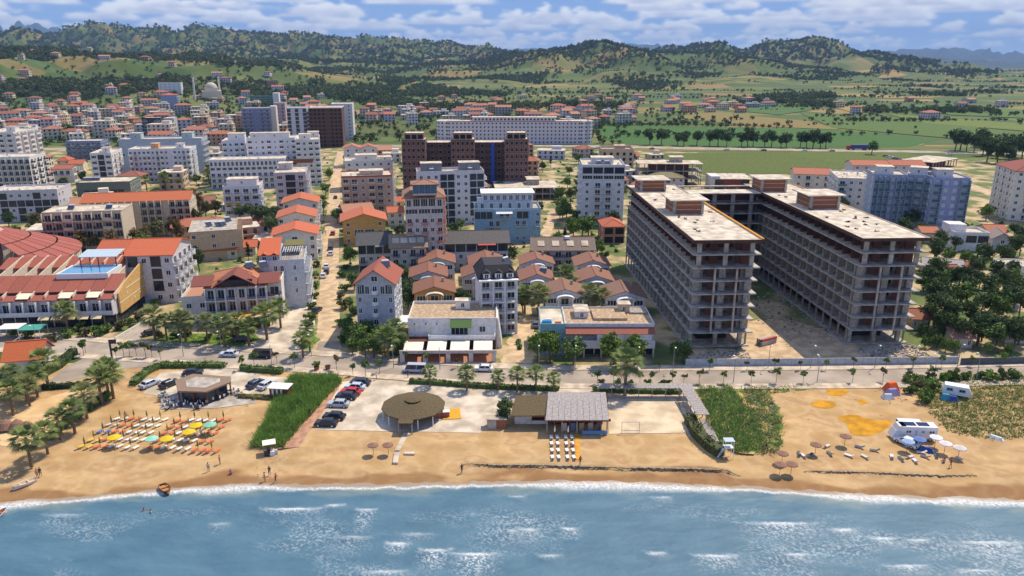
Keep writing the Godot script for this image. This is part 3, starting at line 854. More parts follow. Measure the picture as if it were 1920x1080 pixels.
func roof_slab(s: Shape, k: String, a: Vector3, b: Vector3, c: Vector3, d: Vector3, th := 0.18):
	var n := (b - a).cross(c - a).normalized()
	if n.y < 0: n = -n
	var u := n * th
	s.quad(k, a + u, b + u, c + u, d + u) if (b - a).cross(c - a).y > 0 else s.quad(k, d + u, c + u, b + u, a + u)
	for e in [[a, b], [b, c], [c, d], [d, a]]:
		s.quad(k, e[0], e[1], e[1] + u, e[0] + u)
	s.quad(k, d, c, b, a)

func roof_on(o: Node3D, kind: String, k: String, w: float, d: float, h: float, rh: float, ov: float, body: Shape, wk: String, called := "roof"):
	var s := Shape.new()
	var x := w / 2 + ov
	var z := d / 2 + ov
	var dz := rh * ov / maxf(d / 2, 0.1)
	var dx := rh * ov / maxf(w / 2, 0.1)
	match kind:
		"gx":
			roof_slab(s, k, Vector3(-x, h - dz, z), Vector3(x, h - dz, z), Vector3(x, h + rh, 0), Vector3(-x, h + rh, 0))
			roof_slab(s, k, Vector3(x, h - dz, -z), Vector3(-x, h - dz, -z), Vector3(-x, h + rh, 0), Vector3(x, h + rh, 0))
			s.box(k, Vector3(0, h + rh + 0.2, 0), Vector3(2 * x, 0.16, 0.34))
			for e in [-1, 1]:
				body.tri(wk, Vector3(e * w / 2, h, e * d / 2), Vector3(e * w / 2, h, -e * d / 2), Vector3(e * w / 2, h + rh, 0))
		"gz":
			roof_slab(s, k, Vector3(-x, h - dx, z), Vector3(0, h + rh, z), Vector3(0, h + rh, -z), Vector3(-x, h - dx, -z))
			roof_slab(s, k, Vector3(0, h + rh, z), Vector3(x, h - dx, z), Vector3(x, h - dx, -z), Vector3(0, h + rh, -z))
			s.box(k, Vector3(0, h + rh + 0.2, 0), Vector3(0.34, 0.16, 2 * z))
			for e in [-1, 1]:
				body.tri(wk, Vector3(-e * w / 2, h, e * d / 2), Vector3(e * w / 2, h, e * d / 2), Vector3(0, h + rh, e * d / 2))
		"hip":
			var rx := maxf(w / 2 - d / 2, 0.0) if w >= d else 0.0
			var rz := maxf(d / 2 - w / 2, 0.0) if d > w else 0.0
			var y := h - 0.1
			var a := [Vector3(-x, y, z), Vector3(x, y, z), Vector3(x, y, -z), Vector3(-x, y, -z)]
			var t := [Vector3(-rx, h + rh, rz), Vector3(rx, h + rh, rz), Vector3(rx, h + rh, -rz), Vector3(-rx, h + rh, -rz)]
			for i in 4:
				s.quad(k, a[i], a[(i + 1) % 4], t[(i + 1) % 4], t[i])
				s.quad(k, a[i] - Vector3(0, 0.2, 0), a[(i + 1) % 4] - Vector3(0, 0.2, 0), a[(i + 1) % 4], a[i])
				s.bar(k, a[i] + Vector3(0, 0.05, 0), t[i] + Vector3(0, 0.05, 0), 0.28, 0.14)
			s.quad(k, a[3] - Vector3(0, 0.2, 0), a[2] - Vector3(0, 0.2, 0), a[1] - Vector3(0, 0.2, 0), a[0] - Vector3(0, 0.2, 0))
		"mansard":
			var a := [Vector3(-x, h, z), Vector3(x, h, z), Vector3(x, h, -z), Vector3(-x, h, -z)]
			var f := 0.62
			for i in 4:
				var j := (i + 1) % 4
				var p: Vector3 = a[i] * Vector3(f, 1, f) + Vector3(0, rh, 0)
				var q: Vector3 = a[j] * Vector3(f, 1, f) + Vector3(0, rh, 0)
				s.quad(k, a[i], a[j], q, p)
				s.bar(k, a[i], p, 0.25, 0.15)
			s.box(k, Vector3(0, h + rh, 0), Vector3(2 * x * f, 0.1, 2 * z * f))
			s.box(k, Vector3(0, h - 0.1, 0), Vector3(2 * x, 0.2, 2 * z))
		"shed":
			roof_slab(s, k, Vector3(-x, h, z), Vector3(x, h, z), Vector3(x, h + rh, -z), Vector3(-x, h + rh, -z))
			body.quad(wk, Vector3(w / 2, h, -d / 2), Vector3(-w / 2, h, -d / 2), Vector3(-w / 2, h + rh, -d / 2), Vector3(w / 2, h + rh, -d / 2))
			for e in [-1, 1]:
				body.tri(wk, Vector3(e * w / 2, h, e * d / 2), Vector3(e * w / 2, h, -e * d / 2), Vector3(e * w / 2, h + rh, -d / 2))
	put(s, called, o)

func solar_heater(o: Node3D, at: Vector3, yaw := 0.0):
	if not cache.has("solar"):
		var s := Shape.new()
		s.hexa("solar", [Vector3(-1.05, 0.3, 0.9), Vector3(1.05, 0.3, 0.9), Vector3(1.05, 1.3, -0.7), Vector3(-1.05, 1.3, -0.7), Vector3(-1.05, 0.38, 0.92), Vector3(1.05, 0.38, 0.92), Vector3(1.05, 1.38, -0.68), Vector3(-1.05, 1.38, -0.68)])
		s.tube("white_metal", Vector3(-0.9, 1.5, -0.85), Vector3(0.9, 1.5, -0.85), 0.28, 0.28, 8)
		for e in [-0.9, 0.9]:
			s.bar("grey_metal", Vector3(e, 0, -0.8), Vector3(e, 1.4, -0.8), 0.06)
			s.bar("grey_metal", Vector3(e, 0, 0.85), Vector3(e, 0.34, 0.85), 0.06)
		cache.solar = s.mesh(M)
	put(cache.solar, "solar_heater", o, at, yaw)

func air_conditioner(o: Node3D, at: Vector3, yaw := 0.0):
	if not cache.has("ac"):
		var s := Shape.new()
		s.box("white_metal", Vector3(0, 0.35, 0.2), Vector3(0.85, 0.6, 0.36))
		s.tube("dark_metal", Vector3(-0.12, 0.35, 0.37), Vector3(-0.12, 0.35, 0.39), 0.22, 0.22, 8)
		cache.ac = s.mesh(M)
	put(cache.ac, "air_conditioner", o, at, yaw)

func roof_hatch(o: Node3D, at: Vector3, w: float, d: float, h: float, wk: String, rk := "roof_slab"):
	var s := Shape.new()
	s.box(wk, Vector3(0, h / 2, 0), Vector3(w, h, d))
	s.box(rk, Vector3(0, h + 0.1, 0), Vector3(w + 0.5, 0.2, d + 0.5))
	var p := put(s, "stair_tower", o, at)
	put(window_mesh(0.9, 1.2), "window", p, Vector3(0, h * 0.55, d / 2))

func bld(called: String, label: String, b: Array, q: Dictionary, category := "building", group := "") -> Node3D:
	# b: centre x, centre z, width, depth, heading in degrees, wall height
	var o := thing(called, label, category, Vector3(b[0], 0, b[1]), b[4], group)
	rng.seed = int(absf(b[0] * 131 + b[1] * 17)) + 3
	volume(o, Vector3.ZERO, b[2], b[3], b[5], q)
	return o

func volume(o: Node3D, off: Vector3, w: float, d: float, h: float, q: Dictionary, turn := 0.0):
	# one mass of a building: walls, roof and whatever its faces carry, shifted by off
	var first := o.get_child_count()
	var fl: int = q.get("fl", maxi(1, int(round(h / 3.0))))
	var fh := h / fl
	var wk := wall(q.wall)
	var body := Shape.new()
	body.box(wk, Vector3(0, h / 2 - 0.3, 0), Vector3(w, h + 0.6, d))
	for e in q.get("blocks", []):      # further volumes of the same building: x, z, w, d, base, height, colour
		body.box(wall(e[6]) if e.size() > 6 else wk, Vector3(e[0], e[4] + e[5] / 2, e[1]), Vector3(e[2], e[5], e[3]))
	var rk: String = q.get("roof", "flat")
	if rk == "flat":
		var s := Shape.new()
		var ph: float = q.get("parapet", 0.7)
		s.box(q.get("deck", "roof_slab"), Vector3(0, h + 0.06, 0), Vector3(w - 0.02, 0.12, d - 0.02))
		put(s, "roof", o)
		if ph > 0:
			var p := Shape.new()
			var pk := wall(q.get("parapet_col", q.wall))
			for e in [-1, 1]:
				p.box(pk, Vector3(0, h + ph / 2 + 0.001, e * (d / 2 - 0.1 + 0.06)), Vector3(w + 0.12, ph, 0.2))
				p.box(pk, Vector3(e * (w / 2 - 0.1 + 0.06), h + ph / 2, 0), Vector3(0.2, ph - 0.004, d - 0.28))
			put(p, "parapet", o)
		for i in q.get("ac", 0): air_conditioner(o, Vector3(rng.randf_range(-0.4, 0.4) * w, h + 0.12, rng.randf_range(-0.38, 0.38) * d), rng.randi_range(0, 3) * 90.0)
	else:
		roof_on(o, rk, q.roofk if q.has("roofk") else tiles(q.get("roofc", "b0603c")), w, d, h, q.get("rh", 2.0), q.get("ov", 0.5), body, wk)
	var pt := put(body, "wall", o)
	for e in q.get("hatch", []): roof_hatch(o, Vector3(e[0] * w, h, e[1] * d), e[2], e[3], e[4], wall(e[5]) if e.size() > 5 else wk)
	for e in q.get("solar", []): solar_heater(o, Vector3(e[0] * w, h + (0.12 if rk == "flat" else q.get("rh", 2.0) * 0.7), e[1] * d), e[2] if e.size() > 2 else 0.0)
	if q.has("bands"):
		for i in range(1, fl):
			var s := Shape.new()
			s.box(wall(q.bands) if q.bands is String else "concrete", Vector3(0, i * fh, 0), Vector3(w + 0.16, 0.25, d + 0.16))
			put(s, "floor_band", o)
	var faces := {"F": [0.0, w, Vector3(0, 0, d / 2)], "R": [90.0, d, Vector3(w / 2, 0, 0)], "L": [-90.0, d, Vector3(-w / 2, 0, 0)], "B": [180.0, w, Vector3(0, 0, -d / 2)]}
	for f in faces:
		if not q.has(f): continue
		var rows: Array = q[f]
		var yaw: float = faces[f][0]
		var u := Vector3(1, 0, 0).rotated(Vector3.UP, deg_to_rad(yaw))
		for i in fl:
			var row: String = rows[mini(i, rows.size() - 1)]
			var cw: float = faces[f][1] / row.length()
			for j in row.length():
				if row[j] != ".":
					face_item(o, row[j], faces[f][2] + u * ((j + 0.5) * cw - faces[f][1] / 2) + Vector3(0, i * fh, 0), yaw, cw, fh, q, i)
	for i in range(first, o.get_child_count()):
		var c: Node3D = o.get_child(i)
		c.position = c.position.rotated(Vector3.UP, deg_to_rad(turn)) + off
		c.rotation_degrees.y += turn

# ---------------------------------------------------------------- apartment blocks, hotels and houses of the resort
func make_blocks():
	var wh := "e4e2de"
	var cream := "e0d6c0"
	# --- left side, from the sea inland
	bld("apartment_block", "long white hotel with balcony grid behind pale pillared block at left edge", [-308.8, -466.8, 19.1, 30, 6, 24], {wall = wh, fl = 8, F = ["bbbb"], R = ["lwlwlwl"], bd = 1.1, ac = 4, hatch = [[0.2, 0.1, 5, 5, 3]]})
	bld("apartment_block", "white hotel with tall narrow pillars cut by the left edge", [-251.1, -372.8, 30.08, 17, 8, 20], {wall = wh, fl = 7, F = ["fffffffffff"], R = ["rwrwr"], bd = 1.0, rail = "dark_metal", ac = 5})
	bld("apartment_block", "low grey white block with dark glazed bays beside beige balcony block", [-206.8, -319.6, 25.83, 16, 11, 12.5], {wall = "c9ccd2", fl = 4, F = ["wDwDwDDw", "wDwDwDDw", "DDDDDDDD", "wDwwwDww"], R = ["..w.", "..w.", "ww.."], bd = 1.2, ac = 9, parapet = 0.9})
	bld("apartment_block", "dark green grey hall with solar panels and a cream roof", [-198.7, -367.4, 23.97, 18, 11, 9], {wall = "6f7a6c", fl = 3, F = ["DDDDDD", ".DDDDDD.", "........"], R = ["ttttt"], deck = "concrete_light", solar = [[-0.42, 0.1], [-0.36, 0.1], [-0.3, 0.1], [-0.24, 0.1], [-0.18, 0.1]], parapet = 0.5})
	bld("apartment_block", "white corner block with lilac front and windowed side left of long balcony hotel", [-220.4, -409.5, 10.33, 22, 13, 18], {wall = wh, fl = 6, F = ["WDW"], R = ["wrwrw"], ac = 4, hatch = [[0.1, 0.1, 4, 4, 2.6]]})
	bld("apartment_block", "long white balcony hotel behind palms with orange chimney box on roof", [-197.3, -426.5, 32.28, 16, 10, 18], {wall = "dcdde2", fl = 6, F = ["brwbbwrbw.bwrb"], R = ["wrww"], ac = 8, para = wall("f0eeea"), hatch = [[-0.1, 0.1, 4, 4, 3, "d8a070"], [0.3, 0, 4, 4, 2.6]]})
	bld("apartment_block", "broad pale blue slab building with two roof towers behind long balcony hotel", [-211.2, -459.6, 46.62, 17, 10, 20], {wall = "aebac6", fl = 6, F = ["................", "................", "................", "s.............s.", "................"], R = ["rrrr"], hatch = [[-0.3, 0.2, 6, 6, 4, "a8b8c4"], [0.32, 0.2, 6, 6, 4, "b4c2cc"]], parapet = 1.0})
	bld("apartment_block", "navy fronted low hotel with white balcony rails beyond red roofed villa", [-296.7, -528.5, 22.41, 16, 10, 12], {wall = "7c8cac", fl = 4, F = ["grgrgrg"], R = ["rbrb"], ac = 3})
	bld("villa", "white villa with arcaded balconies and dull red terrace roof", [-253.1, -425.1, 9.48, 15, 12, 7.5], {wall = wh, fl = 2, F = [".W.", "rrr"], R = ["lll"], roof = "gx", rh = 1.2, roofc = "a8523c"})
	bld("villa", "orange hip roofed house among trees behind white arcaded villa", [-285.6, -480.8, 6.68, 12, 14, 5], {wall = cream, roof = "hip", roofc = "c0603a", rh = 2.2, F = ["w.w"]})
	bld("villa", "long orange gable roofed house beside hip roofed house behind arcaded villa", [-268.5, -464.5, 7.98, 10, 14, 5], {wall = cream, roof = "gx", roofc = "c0603a", rh = 1.8, F = ["w.ww"]})
	bld("apartment_block", "beige five storey flats with lilac loggias and flat cream roof", [-150.1, -261.3, 25.48, 13, 11, 15], {wall = "cfc3ae", fl = 5, F = ["frlffrlf"], R = ["......"], bd = 1.4, deck = "concrete_light", rail = "dark_metal", ac = 5, solar = [[0.3, 0.2], [-0.2, 0.1]], parapet = 0.4})
	bld("apartment_block", "long flats under a row of bright orange roofs behind beige loggia flats", [-144.7, -288, 38.48, 12, 12, 14], {wall = "d8ccb4", fl = 5, F = ["wfff.ff.fff.frf"], R = ["www"], bd = 1.4, roof = "gx", rh = 2.4, roofc = "cc6638", rail = "dark_metal"})
	bld("apartment_block", "beige block with plain front and long side galleries", [-104.5, -256.8, 15.32, 20.85, 18.89, 10], {wall = "cdb394", fl = 3, F = [".....", "w.w.w", "w.w.."], R = ["lllllllll"], bd = 1.5, solar = [[0.1, 0.15, 20], [0.2, 0.15, 20], [0.3, -0.2, 20], [-0.1, 0.1, 20]], ac = 4, deck = "concrete", parapet = 0.3})
	bld("villa", "low house under broad orange hip roof beside beige gallery block", [-101.9, -251.2, 13.35, 8, 14, 3.6], {wall = cream, roof = "hip", roofc = "cc5c34", rh = 1.9, ov = 0.9, F = ["w.t.w"]})
	bld("villa", "small low orange roof behind terrace hotel joined to broad hip roof", [-94.91, -256.1, 8.8, 7, 14, 3.4], {wall = cream, roof = "gx", roofc = "cc6038", rh = 1.4, ov = 0.9, F = ["t.w"]})
	var dz := bld("guesthouse", "pale blue sided guesthouse with orange dormer roof and olive roof terrace", [-63.83, -202.4, 11.65, 15, 12, 13], {wall = "c4ccd4", fl = 4, F = ["w.....", "..rr.w.", "..rr.w.", "..rr.w."], R = ["rrrr"], bd = 1.3, deck = "concrete"})
	guesthouse_top(dz, [-63.83, -202.4, 11.65, 15, 12, 13])
	for a in [["white guesthouse with orange gable and columned roof terrace beside the street", [-74.88, -252.8, 14.24, 13, 12.5, 9], "e6e4dc", "d4643a"], ["white and ochre guesthouse with low orange gable, second along the street", [-82.69, -283.1, 13.54, 14, 12.5, 9], "e0dccc", "c86844"], ["white guesthouse with twin orange gables, third along the street", [-89.3, -312.9, 13.87, 14, 12.5, 9], "e2deda", "cc6a44"]]:
		bld("guesthouse", a[0], a[1], {wall = a[2], fl = 3, F = ["wrrw", "wrrrw", "w.r.w"], R = ["wrwr"], roof = "gz", rh = 2.0, ov = 0.8, roofc = a[3], bd = 1.5}, "building", "guesthouses along the cross street")
	bld("apartment_block", "lilac grey block with timber pergola frames on the roof", [-99.34, -337.1, 13.23, 22, 12.5, 18], {wall = "c2bcbc", fl = 6, F = ["WD.", "WDr"], R = ["rrrrrr"], para = wall("e6dfcf"), bd = 1.2, hatch = [[-0.2, -0.2, 6, 6, 3]]})
	pergola_top("timber pergola over the roof terrace of the lilac grey block", [-98.07, -349.1, 11.33, 12, 12.5, 18])
	bld("apartment_block", "white corner block with two yellow awnings beside dark pine trees", [-113.8, -315.1, 14.58, 13, 11, 15], {wall = "d8d8de", fl = 5, F = ["WWWw", "WWWw", "aaww", "rrrW", "rrrr"], R = ["rww"], hatch = [[0.0, 0, 12, 7, 2.8]], deck = "concrete_light"})
	bld("apartment_block", "long white hotel with arcaded attic in front of curved balcony hotel", [-141.7, -404.9, 38.32, 14, 11, 15], {wall = "dfe0e6", fl = 5, F = ["rrrrrrrrrrrrr", "rrrrrrrrrrrrr", "rrrrrrrrrrrrr", "WWWWWWWWWWWWW", "tttttttttttttttttt"], R = ["rww"], bd = 1.2, parapet = 0.5, ac = 4})
	bld("apartment_block", "tall white hotel tower with round balconies and sunlit windowed side", [-114.1, -422.8, 12.8, 30, 14, 24], {wall = wh, fl = 8, F = ["cwcc"], R = ["wwwwwwww"], bd = 0.9, rail = "white_metal", hatch = [[-0.1, 0.25, 6, 6, 3], [0.25, -0.2, 6, 6, 3]]})
	bld("apartment_block", "middle wing of white hotel with round balconies and small windows", [-134, -424.8, 26.47, 16, 12, 24], {wall = "e2e2e6", fl = 8, F = ["cnwcncnc"], R = ["w"], bd = 0.9, hatch = [[0.05, 0.1, 16, 6, 3], [-0.35, 0.1, 5, 6, 3]]})
	bld("apartment_block", "left wing of white hotel with slanted rooftop gables", [-157.7, -432.1, 12.44, 20, 12, 22], {wall = "dfe0e6", fl = 7, F = ["cwcc"], R = ["ww"], bd = 0.9, hatch = [[0.1, 0.1, 9, 7, 4]]})
	# --- between the cross street and the construction site
	bld("apartment_block", "tan apartment block with stacked balconies and thin red roof edge", [-63.41, -325.2, 21.38, 17, 12.5, 18], {wall = "bfae9a", fl = 6, F = ["brwbrw"], R = ["rwrwr"], para = wall("cbb8a0"), bd = 1.4, parapet_col = "b4583c", hatch = [[0.1, 0, 10, 6, 1.8]], ac = 5})
	bld("apartment_block", "white stepped house with roof storey behind tan apartment block", [-76.36, -399.3, 24.35, 16, 12.5, 15], {wall = wh, fl = 5, F = ["wwwwww"], R = ["wrw"], hatch = [[-0.05, 0.1, 11, 8, 3], [0.35, 0, 7, 7, 1.5]]})
	bld("guesthouse", "white twin gabled house with pale orange roofs near the highway", [-103.3, -487.4, 10.65, 13, 12.5, 12], {wall = wh, fl = 4, F = ["W.W", "ww", "ww"], roof = "gz", roofc = "c8785c", rh = 2.0, R = ["ww"]})
	bld("guesthouse", "second white gabled house beside twin gabled house near the highway", [-92.64, -487.4, 10.37, 13, 12.5, 12], {wall = wh, fl = 4, F = ["W.W", "ww", "ww"], roof = "gz", roofc = "c47058", rh = 2.0, R = ["ww"]})
	bld("villa", "ochre villa with broad orange gable roof and shaded porch", [-56.11, -277.2, 15.44, 14, 12.5, 9], {wall = "d0a460", fl = 3, F = ["w.dw", "wddw", "w..w"], R = ["www"], roof = "gz", rh = 2.4, ov = 0.9, roofc = "cc6a44", bd = 1.6})
	bld("villa", "small orange roof house between tan block and ochre villa", [-65.04, -333.3, 10.29, 8, 12.5, 4.5], {wall = cream, roof = "gx", rh = 1.4, roofc = "c8643c", F = ["w.w"]})
	bld("villa", "narrow cream annex with orange roof right of ochre villa", [-48.87, -308.3, 6.32, 10, 12.5, 5.5], {wall = cream, roof = "gx", rh = 1.4, roofc = "c8643c", F = ["ww"], fl = 2})
	bld("villa", "small house with orange roof left of the pink balcony tower", [-51.64, -335, 4.5, 9, 12.5, 5], {wall = cream, roof = "gx", rh = 1.4, roofc = "c8643c", F = ["w"]})
	bld("apartment_block", "slim cream tower with pink round balconies and blue glazed penthouse", [-28.7, -240.3, 12.03, 14, 8, 24], {wall = "d4cbc4", fl = 8, F = ["c.c.c", "cwcwc", "cwcwc", "cwcwc", "cwcwc", "cwcwc", "sss", "tdddt"], R = ["ccc"], bd = 1.0, rail = paint("c08878"), roof = "mansard", roofc = "9c7860", rh = 1.6, ov = 0.9, solar = []})
	penthouse_on([-27.6, -234.6, 7.42, 7, 8, 27.4])
	bld("apartment_block", "white apartment block with paired black windows and two grey roof boxes", [-26.07, -312.9, 27.4, 12, 9.6, 21], {wall = "dcdae0", fl = 7, F = ["wwwDDwwwD", "wwwDDwwDD"], R = ["ww", "rr"], deck = "concrete", hatch = [[-0.28, -0.1, 8.5, 6, 3.6, "86888e"], [0.3, -0.1, 8.5, 6, 3.6, "86888e"]], parapet = 1.0, solar = [[-0.28, 0.3], [0.3, 0.3]]})
	blue_house([-2.04, -279.8, 24.58, 13, 4, 12])
	gable_terrace("grey terraced house with dark sheet roof left of tan roofed twin", [-44.57, -236.5, 10.33, 12, 9, 9.5], "4e5258", false, "c2c0be")
	gable_terrace("grey terraced house with tan sheet roof beside cream tower", [-33.35, -233.4, 10.91, 13, 9, 9.5], "a08c74", true, "c6c0b8")
	gable_terrace("long grey terrace with slate roof, dark verandas and red awning", [-11.97, -240.8, 20.48, 12, 5, 9], "5c5a5c", false, "c0c2c8")
	gable_terrace("long grey terrace with brown roof, four skylight panels and one roof hatch", [16.18, -235.6, 19.43, 12, 1, 8], "80706a", true, "b6b4b4")
	grey_gable([-33.06, -178.2, 9.22, 12.5, 0, 14])
	mansard_house([-4.17, -181.6, 9.34, 12, 8, 14])
	var vl := [
		["grey blue twin villa with green barrel porch, back row left", [-23.44, -225.7, 10.55, 10, 6, 6], "c8ccd4", "8c5c48", "b8c8b0"],
		["grey villa with brown roof and arched porch in front of green porch villa", [-24.48, -210.4, 10.32, 10, 6, 6], "c4c8d0", "845444", "b4bcc0"],
		["ochre villa with brown roof and cream arched porch", [-21.19, -194.9, 10.6, 10, 6, 6], "cf9c4c", "7c5240", "e6d8c8"],
		["pale villa with white arched porch behind the dark mansard house", [-8.14, -224.5, 10.23, 10, 5, 6], "ccd0d8", "885c4a", "e6e6ea"],
		["grey villa half hidden on the inland left of the dark mansard house", [-10.05, -210.4, 8.85, 10, 5, 6], "c0c4ca", "805444", "d8d8dc"],
		["pale blue villa, back row, just right of dark mansard house", [7.45, -224.5, 9.93, 10, 3, 6], "c8ccd6", "8c6050", "e2e2e6"],
		["grey villa behind two palms with solar heater on roof", [6.81, -207.1, 9.05, 10, 3, 6], "c4c6cc", "8a5c4c", "e0e0e2"],
		["pale villa nearest the construction site, back row", [24.3, -222.6, 10.02, 10, 2, 6], "c8ccd2", "8a6252", "e2e2e6"],
		["blue grey villa behind palm pair, second from the construction site", [23.41, -205.5, 10.2, 10, 2, 6], "b4c0d0", "8a6050", "e6e6e6"],
		["white villa with balustraded porch behind flat restaurant roof, seaward row left", [13.89, -192.6, 10.27, 10, 1, 6], "d2d6dc", "846454", "ececec"],
		["white villa with balustraded porch beside construction site, seaward row", [29.58, -190.7, 10.44, 10, 0, 6], "d0d4da", "80645a", "ececec"],
	]
	for i in vl.size(): barrel_villa(vl[i][0], vl[i][1], vl[i][2], vl[i][3], vl[i][4], i == 6)
	bld("villa", "salmon house with ragged orange roof beside the construction site", [37.67, -277.7, 7.98, 12, 3, 6.5], {wall = "b07860", fl = 2, F = ["OO", "OO"], L = ["ww"], roof = "hip", roofc = "c86040", rh = 2.0, edge = wall("d8b898")})
	bld("villa", "small cream house with orange roof between trees left of the blue building", [-18.98, -315.6, 6.96, 10, 5, 5], {wall = "d8c0a8", fl = 2, F = ["W", "b"], roof = "gx", roofc = "c86c48", rh = 1.4})
	bld("villa", "second orange roof behind the blue building on its left", [-18.21, -333.8, 8.07, 9, 5, 5], {wall = cream, F = ["ww"], roof = "gx", roofc = "c86c48", rh = 1.4})
	bld("apartment_block", "tall pale block with cream sunlit flank and glazed top floors", [37.76, -315.8, 17.34, 20, -2, 24], {wall = "ccd2d8", fl = 8, F = ["wrrw", "wrrw", "wrrw", "wrrw", "wrrw", "wrrw", "ssss", "DDDD"], L = ["rwrr"], bd = 1.1, ac = 4, hatch = [[0, 0, 9, 7, 2.6]], solar = [[-0.1, 0.3], [0.1, 0.3]]})
	bld("apartment_block", "unfinished cream block with empty windows behind tall pale block", [61.69, -446.2, 18.78, 18, -2, 15], {wall = "c8b498", fl = 5, F = ["ooooo"], L = ["oooo"], edge = "concrete", ac = 3, parapet = 1.6, hatch = [[0.1, 0, 6, 5, 2.6, "b88c6c"]]})
	concrete_frame("concrete_frame_building", "low unfinished concrete frame with flat slabs behind the pink gabled house", [86.24, -414, 35.16, 16, -3, 12], 3, 8, 4, 0.0)
	concrete_frame("concrete_frame_building", "low half built frame of bare columns behind the sky blue house", [6.78, -373.7, 31.86, 22, 4, 6], 2, 9, 5, 0.0)
	bld("villa", "pink and white house with olive green hip roof", [82.52, -401.9, 18.55, 12, -2, 6], {wall = "d8c8cc", fl = 2, F = ["w.d.w", "wwdww"], roof = "hip", roofc = "7c8458", rh = 2.2})
	bld("villa", "red brown building with pale grey double roof by the green field", [117.5, -402.9, 18.27, 12, -2, 5], {wall = "8c4438", F = ["D..D"], roof = "shed", roofk = "roof_slab", rh = 1.2, blocks = [[-9, 0, 5, 12, 0, 7, "dcd8dc"]]})
	bld("villa", "small red roofed shed just behind the unfinished hotel", [66.35, -385.8, 7.16, 8, 2, 4], {wall = cream, roof = "gz", roofc = "b85c44", rh = 1.6})
	bld("apartment_block", "white flats with black roof units left of the blue apartment block", [155.2, -341.8, 14.86, 26, -14, 15], {wall = "d8d4d2", fl = 5, F = ["gw.w", "gwww"], L = ["wrwrwrw"], deck = "concrete_light", ac = 12, hatch = []})
	bld("apartment_block", "white flats with gable end behind the flat roofed white block", [155.4, -388.7, 17.84, 18, -14, 10], {wall = "d8d2cc", fl = 3, F = ["wrwr"], L = ["ww"], roof = "gx", roofc = "b8684c", rh = 2.0})
	blue_flats()
	bld("apartment_block", "white block with dark red roofs cut by the right edge", [225.2, -324.1, 20.3, 26, -16, 21], {wall = "e2dcd2", fl = 7, F = ["wrwrw"], L = ["wrwrwrw"], roof = "hip", roofc = "8c4038", rh = 4.0})
	bld("guesthouse", "long orange roofs side by side behind the blue apartment block", [203, -429.1, 19.57, 14, -6, 9], {wall = "d0ccd0", fl = 3, F = ["wwww"], roof = "gx", roofc = "c06c4c", rh = 2.0})
	bld("guesthouse", "second long orange roof behind the blue apartment block", [224, -429.1, 18.33, 14, -6, 9], {wall = "d0ccd0", fl = 3, F = ["wwww"], roof = "gx", roofc = "b8644a", rh = 2.0})
	concrete_frame("concrete_frame_building", "long low unfinished shell beside the highway junction", [269.2, -483.8, 20.17, 36.16, -51.32, 5], 1, 5, 9, 0.0)
	# --- houses among the trees on the right
	bld("villa", "white modern house with blue terrace among trees at right", [164.4, -264.6, 11.68, 10, -8, 6], {wall = "e0e0e4", fl = 2, F = ["..D", ".DD"], parapet = 0.9, blocks = [[-3.5, -2, 6, 6, 6, 2.8]]})
	bld("villa", "orange roofed house left of the white modern house", [156.5, -276, 6.05, 8, -6, 4], {wall = cream, roof = "gx", roofc = "c07050", rh = 1.4})
	bld("villa", "orange roofed bungalow right of the white modern house", [182.6, -278.3, 6.98, 9, -6, 4], {wall = cream, roof = "gx", roofc = "bc6a4a", rh = 1.6})
	bld("villa", "grey gabled house in shade near right edge", [176.6, -264.1, 6.25, 10, -20, 4.5], {wall = "b8bcc4", roof = "gz", roofc = "8c8a8c", rh = 2.0, F = ["w"]})
	bld("villa", "flat roofed pale house at the right edge above dense pines", [159.4, -227, 10.84, 9, -6, 4], {wall = "e4e2dc", parapet = 0.5, F = ["w.w"]})
	for a in [["brown roofed hut behind the site wall at right", [103.6, -181.3, 4.42, 7, -4, 3], "94563c"], ["brown roofed cabin under trees behind the site's right corner", [136.1, -224.7, 3.8, 7, -4, 3], "8c5440"], ["low brown roof between pines and grey pavilion", [144.1, -227.9, 5.13, 6, -4, 3], "9a6450"], ["red brown bungalow roof at the right edge near the road wall", [122.2, -172.1, 6.37, 8, -4, 3], "9c5c48"], ["ridged brown cabin in the thicket right of the site", [106.7, -168.1, 4.6, 6, -4, 2.8], "a07868"]]:
		bld("cabin", a[0], a[1], {wall = "d4c8b8", roof = "gx", roofc = a[2], rh = 1.4, ov = 0.6, F = ["w.w"]}, "building", "cabins under the trees")
	bld("pavilion", "long grey roofed pavilion between unfinished hotel and pines", [137, -230.2, 10.93, 8, -22, 3.6], {wall = "9c8c84", roof = "gx", roofk = "timber_grey", rh = 1.2, F = ["DDDD"]})
	bld("villa", "house with bright orange roof and arched dormer at the left edge near the road", [-106.6, -153.3, 6.98, 7, 14, 3.6], {wall = "dcd8d2", roof = "gx", roofc = "d8642c", rh = 2.6, ov = 0.6, F = ["t.w"], R = ["w"]})

func penthouse_on(b: Array):
	bld("roof_storey", "blue glazed roof storey on the slim cream tower", [b[0], b[1], b[2], b[3], b[4], 3.0], {wall = "c8c4c0", fl = 1, F = ["DDDD"], glass = "glass_blue", roof = "hip", roofc = "9c7860", rh = 0.9, ov = 0.7}).position.y = 25.6

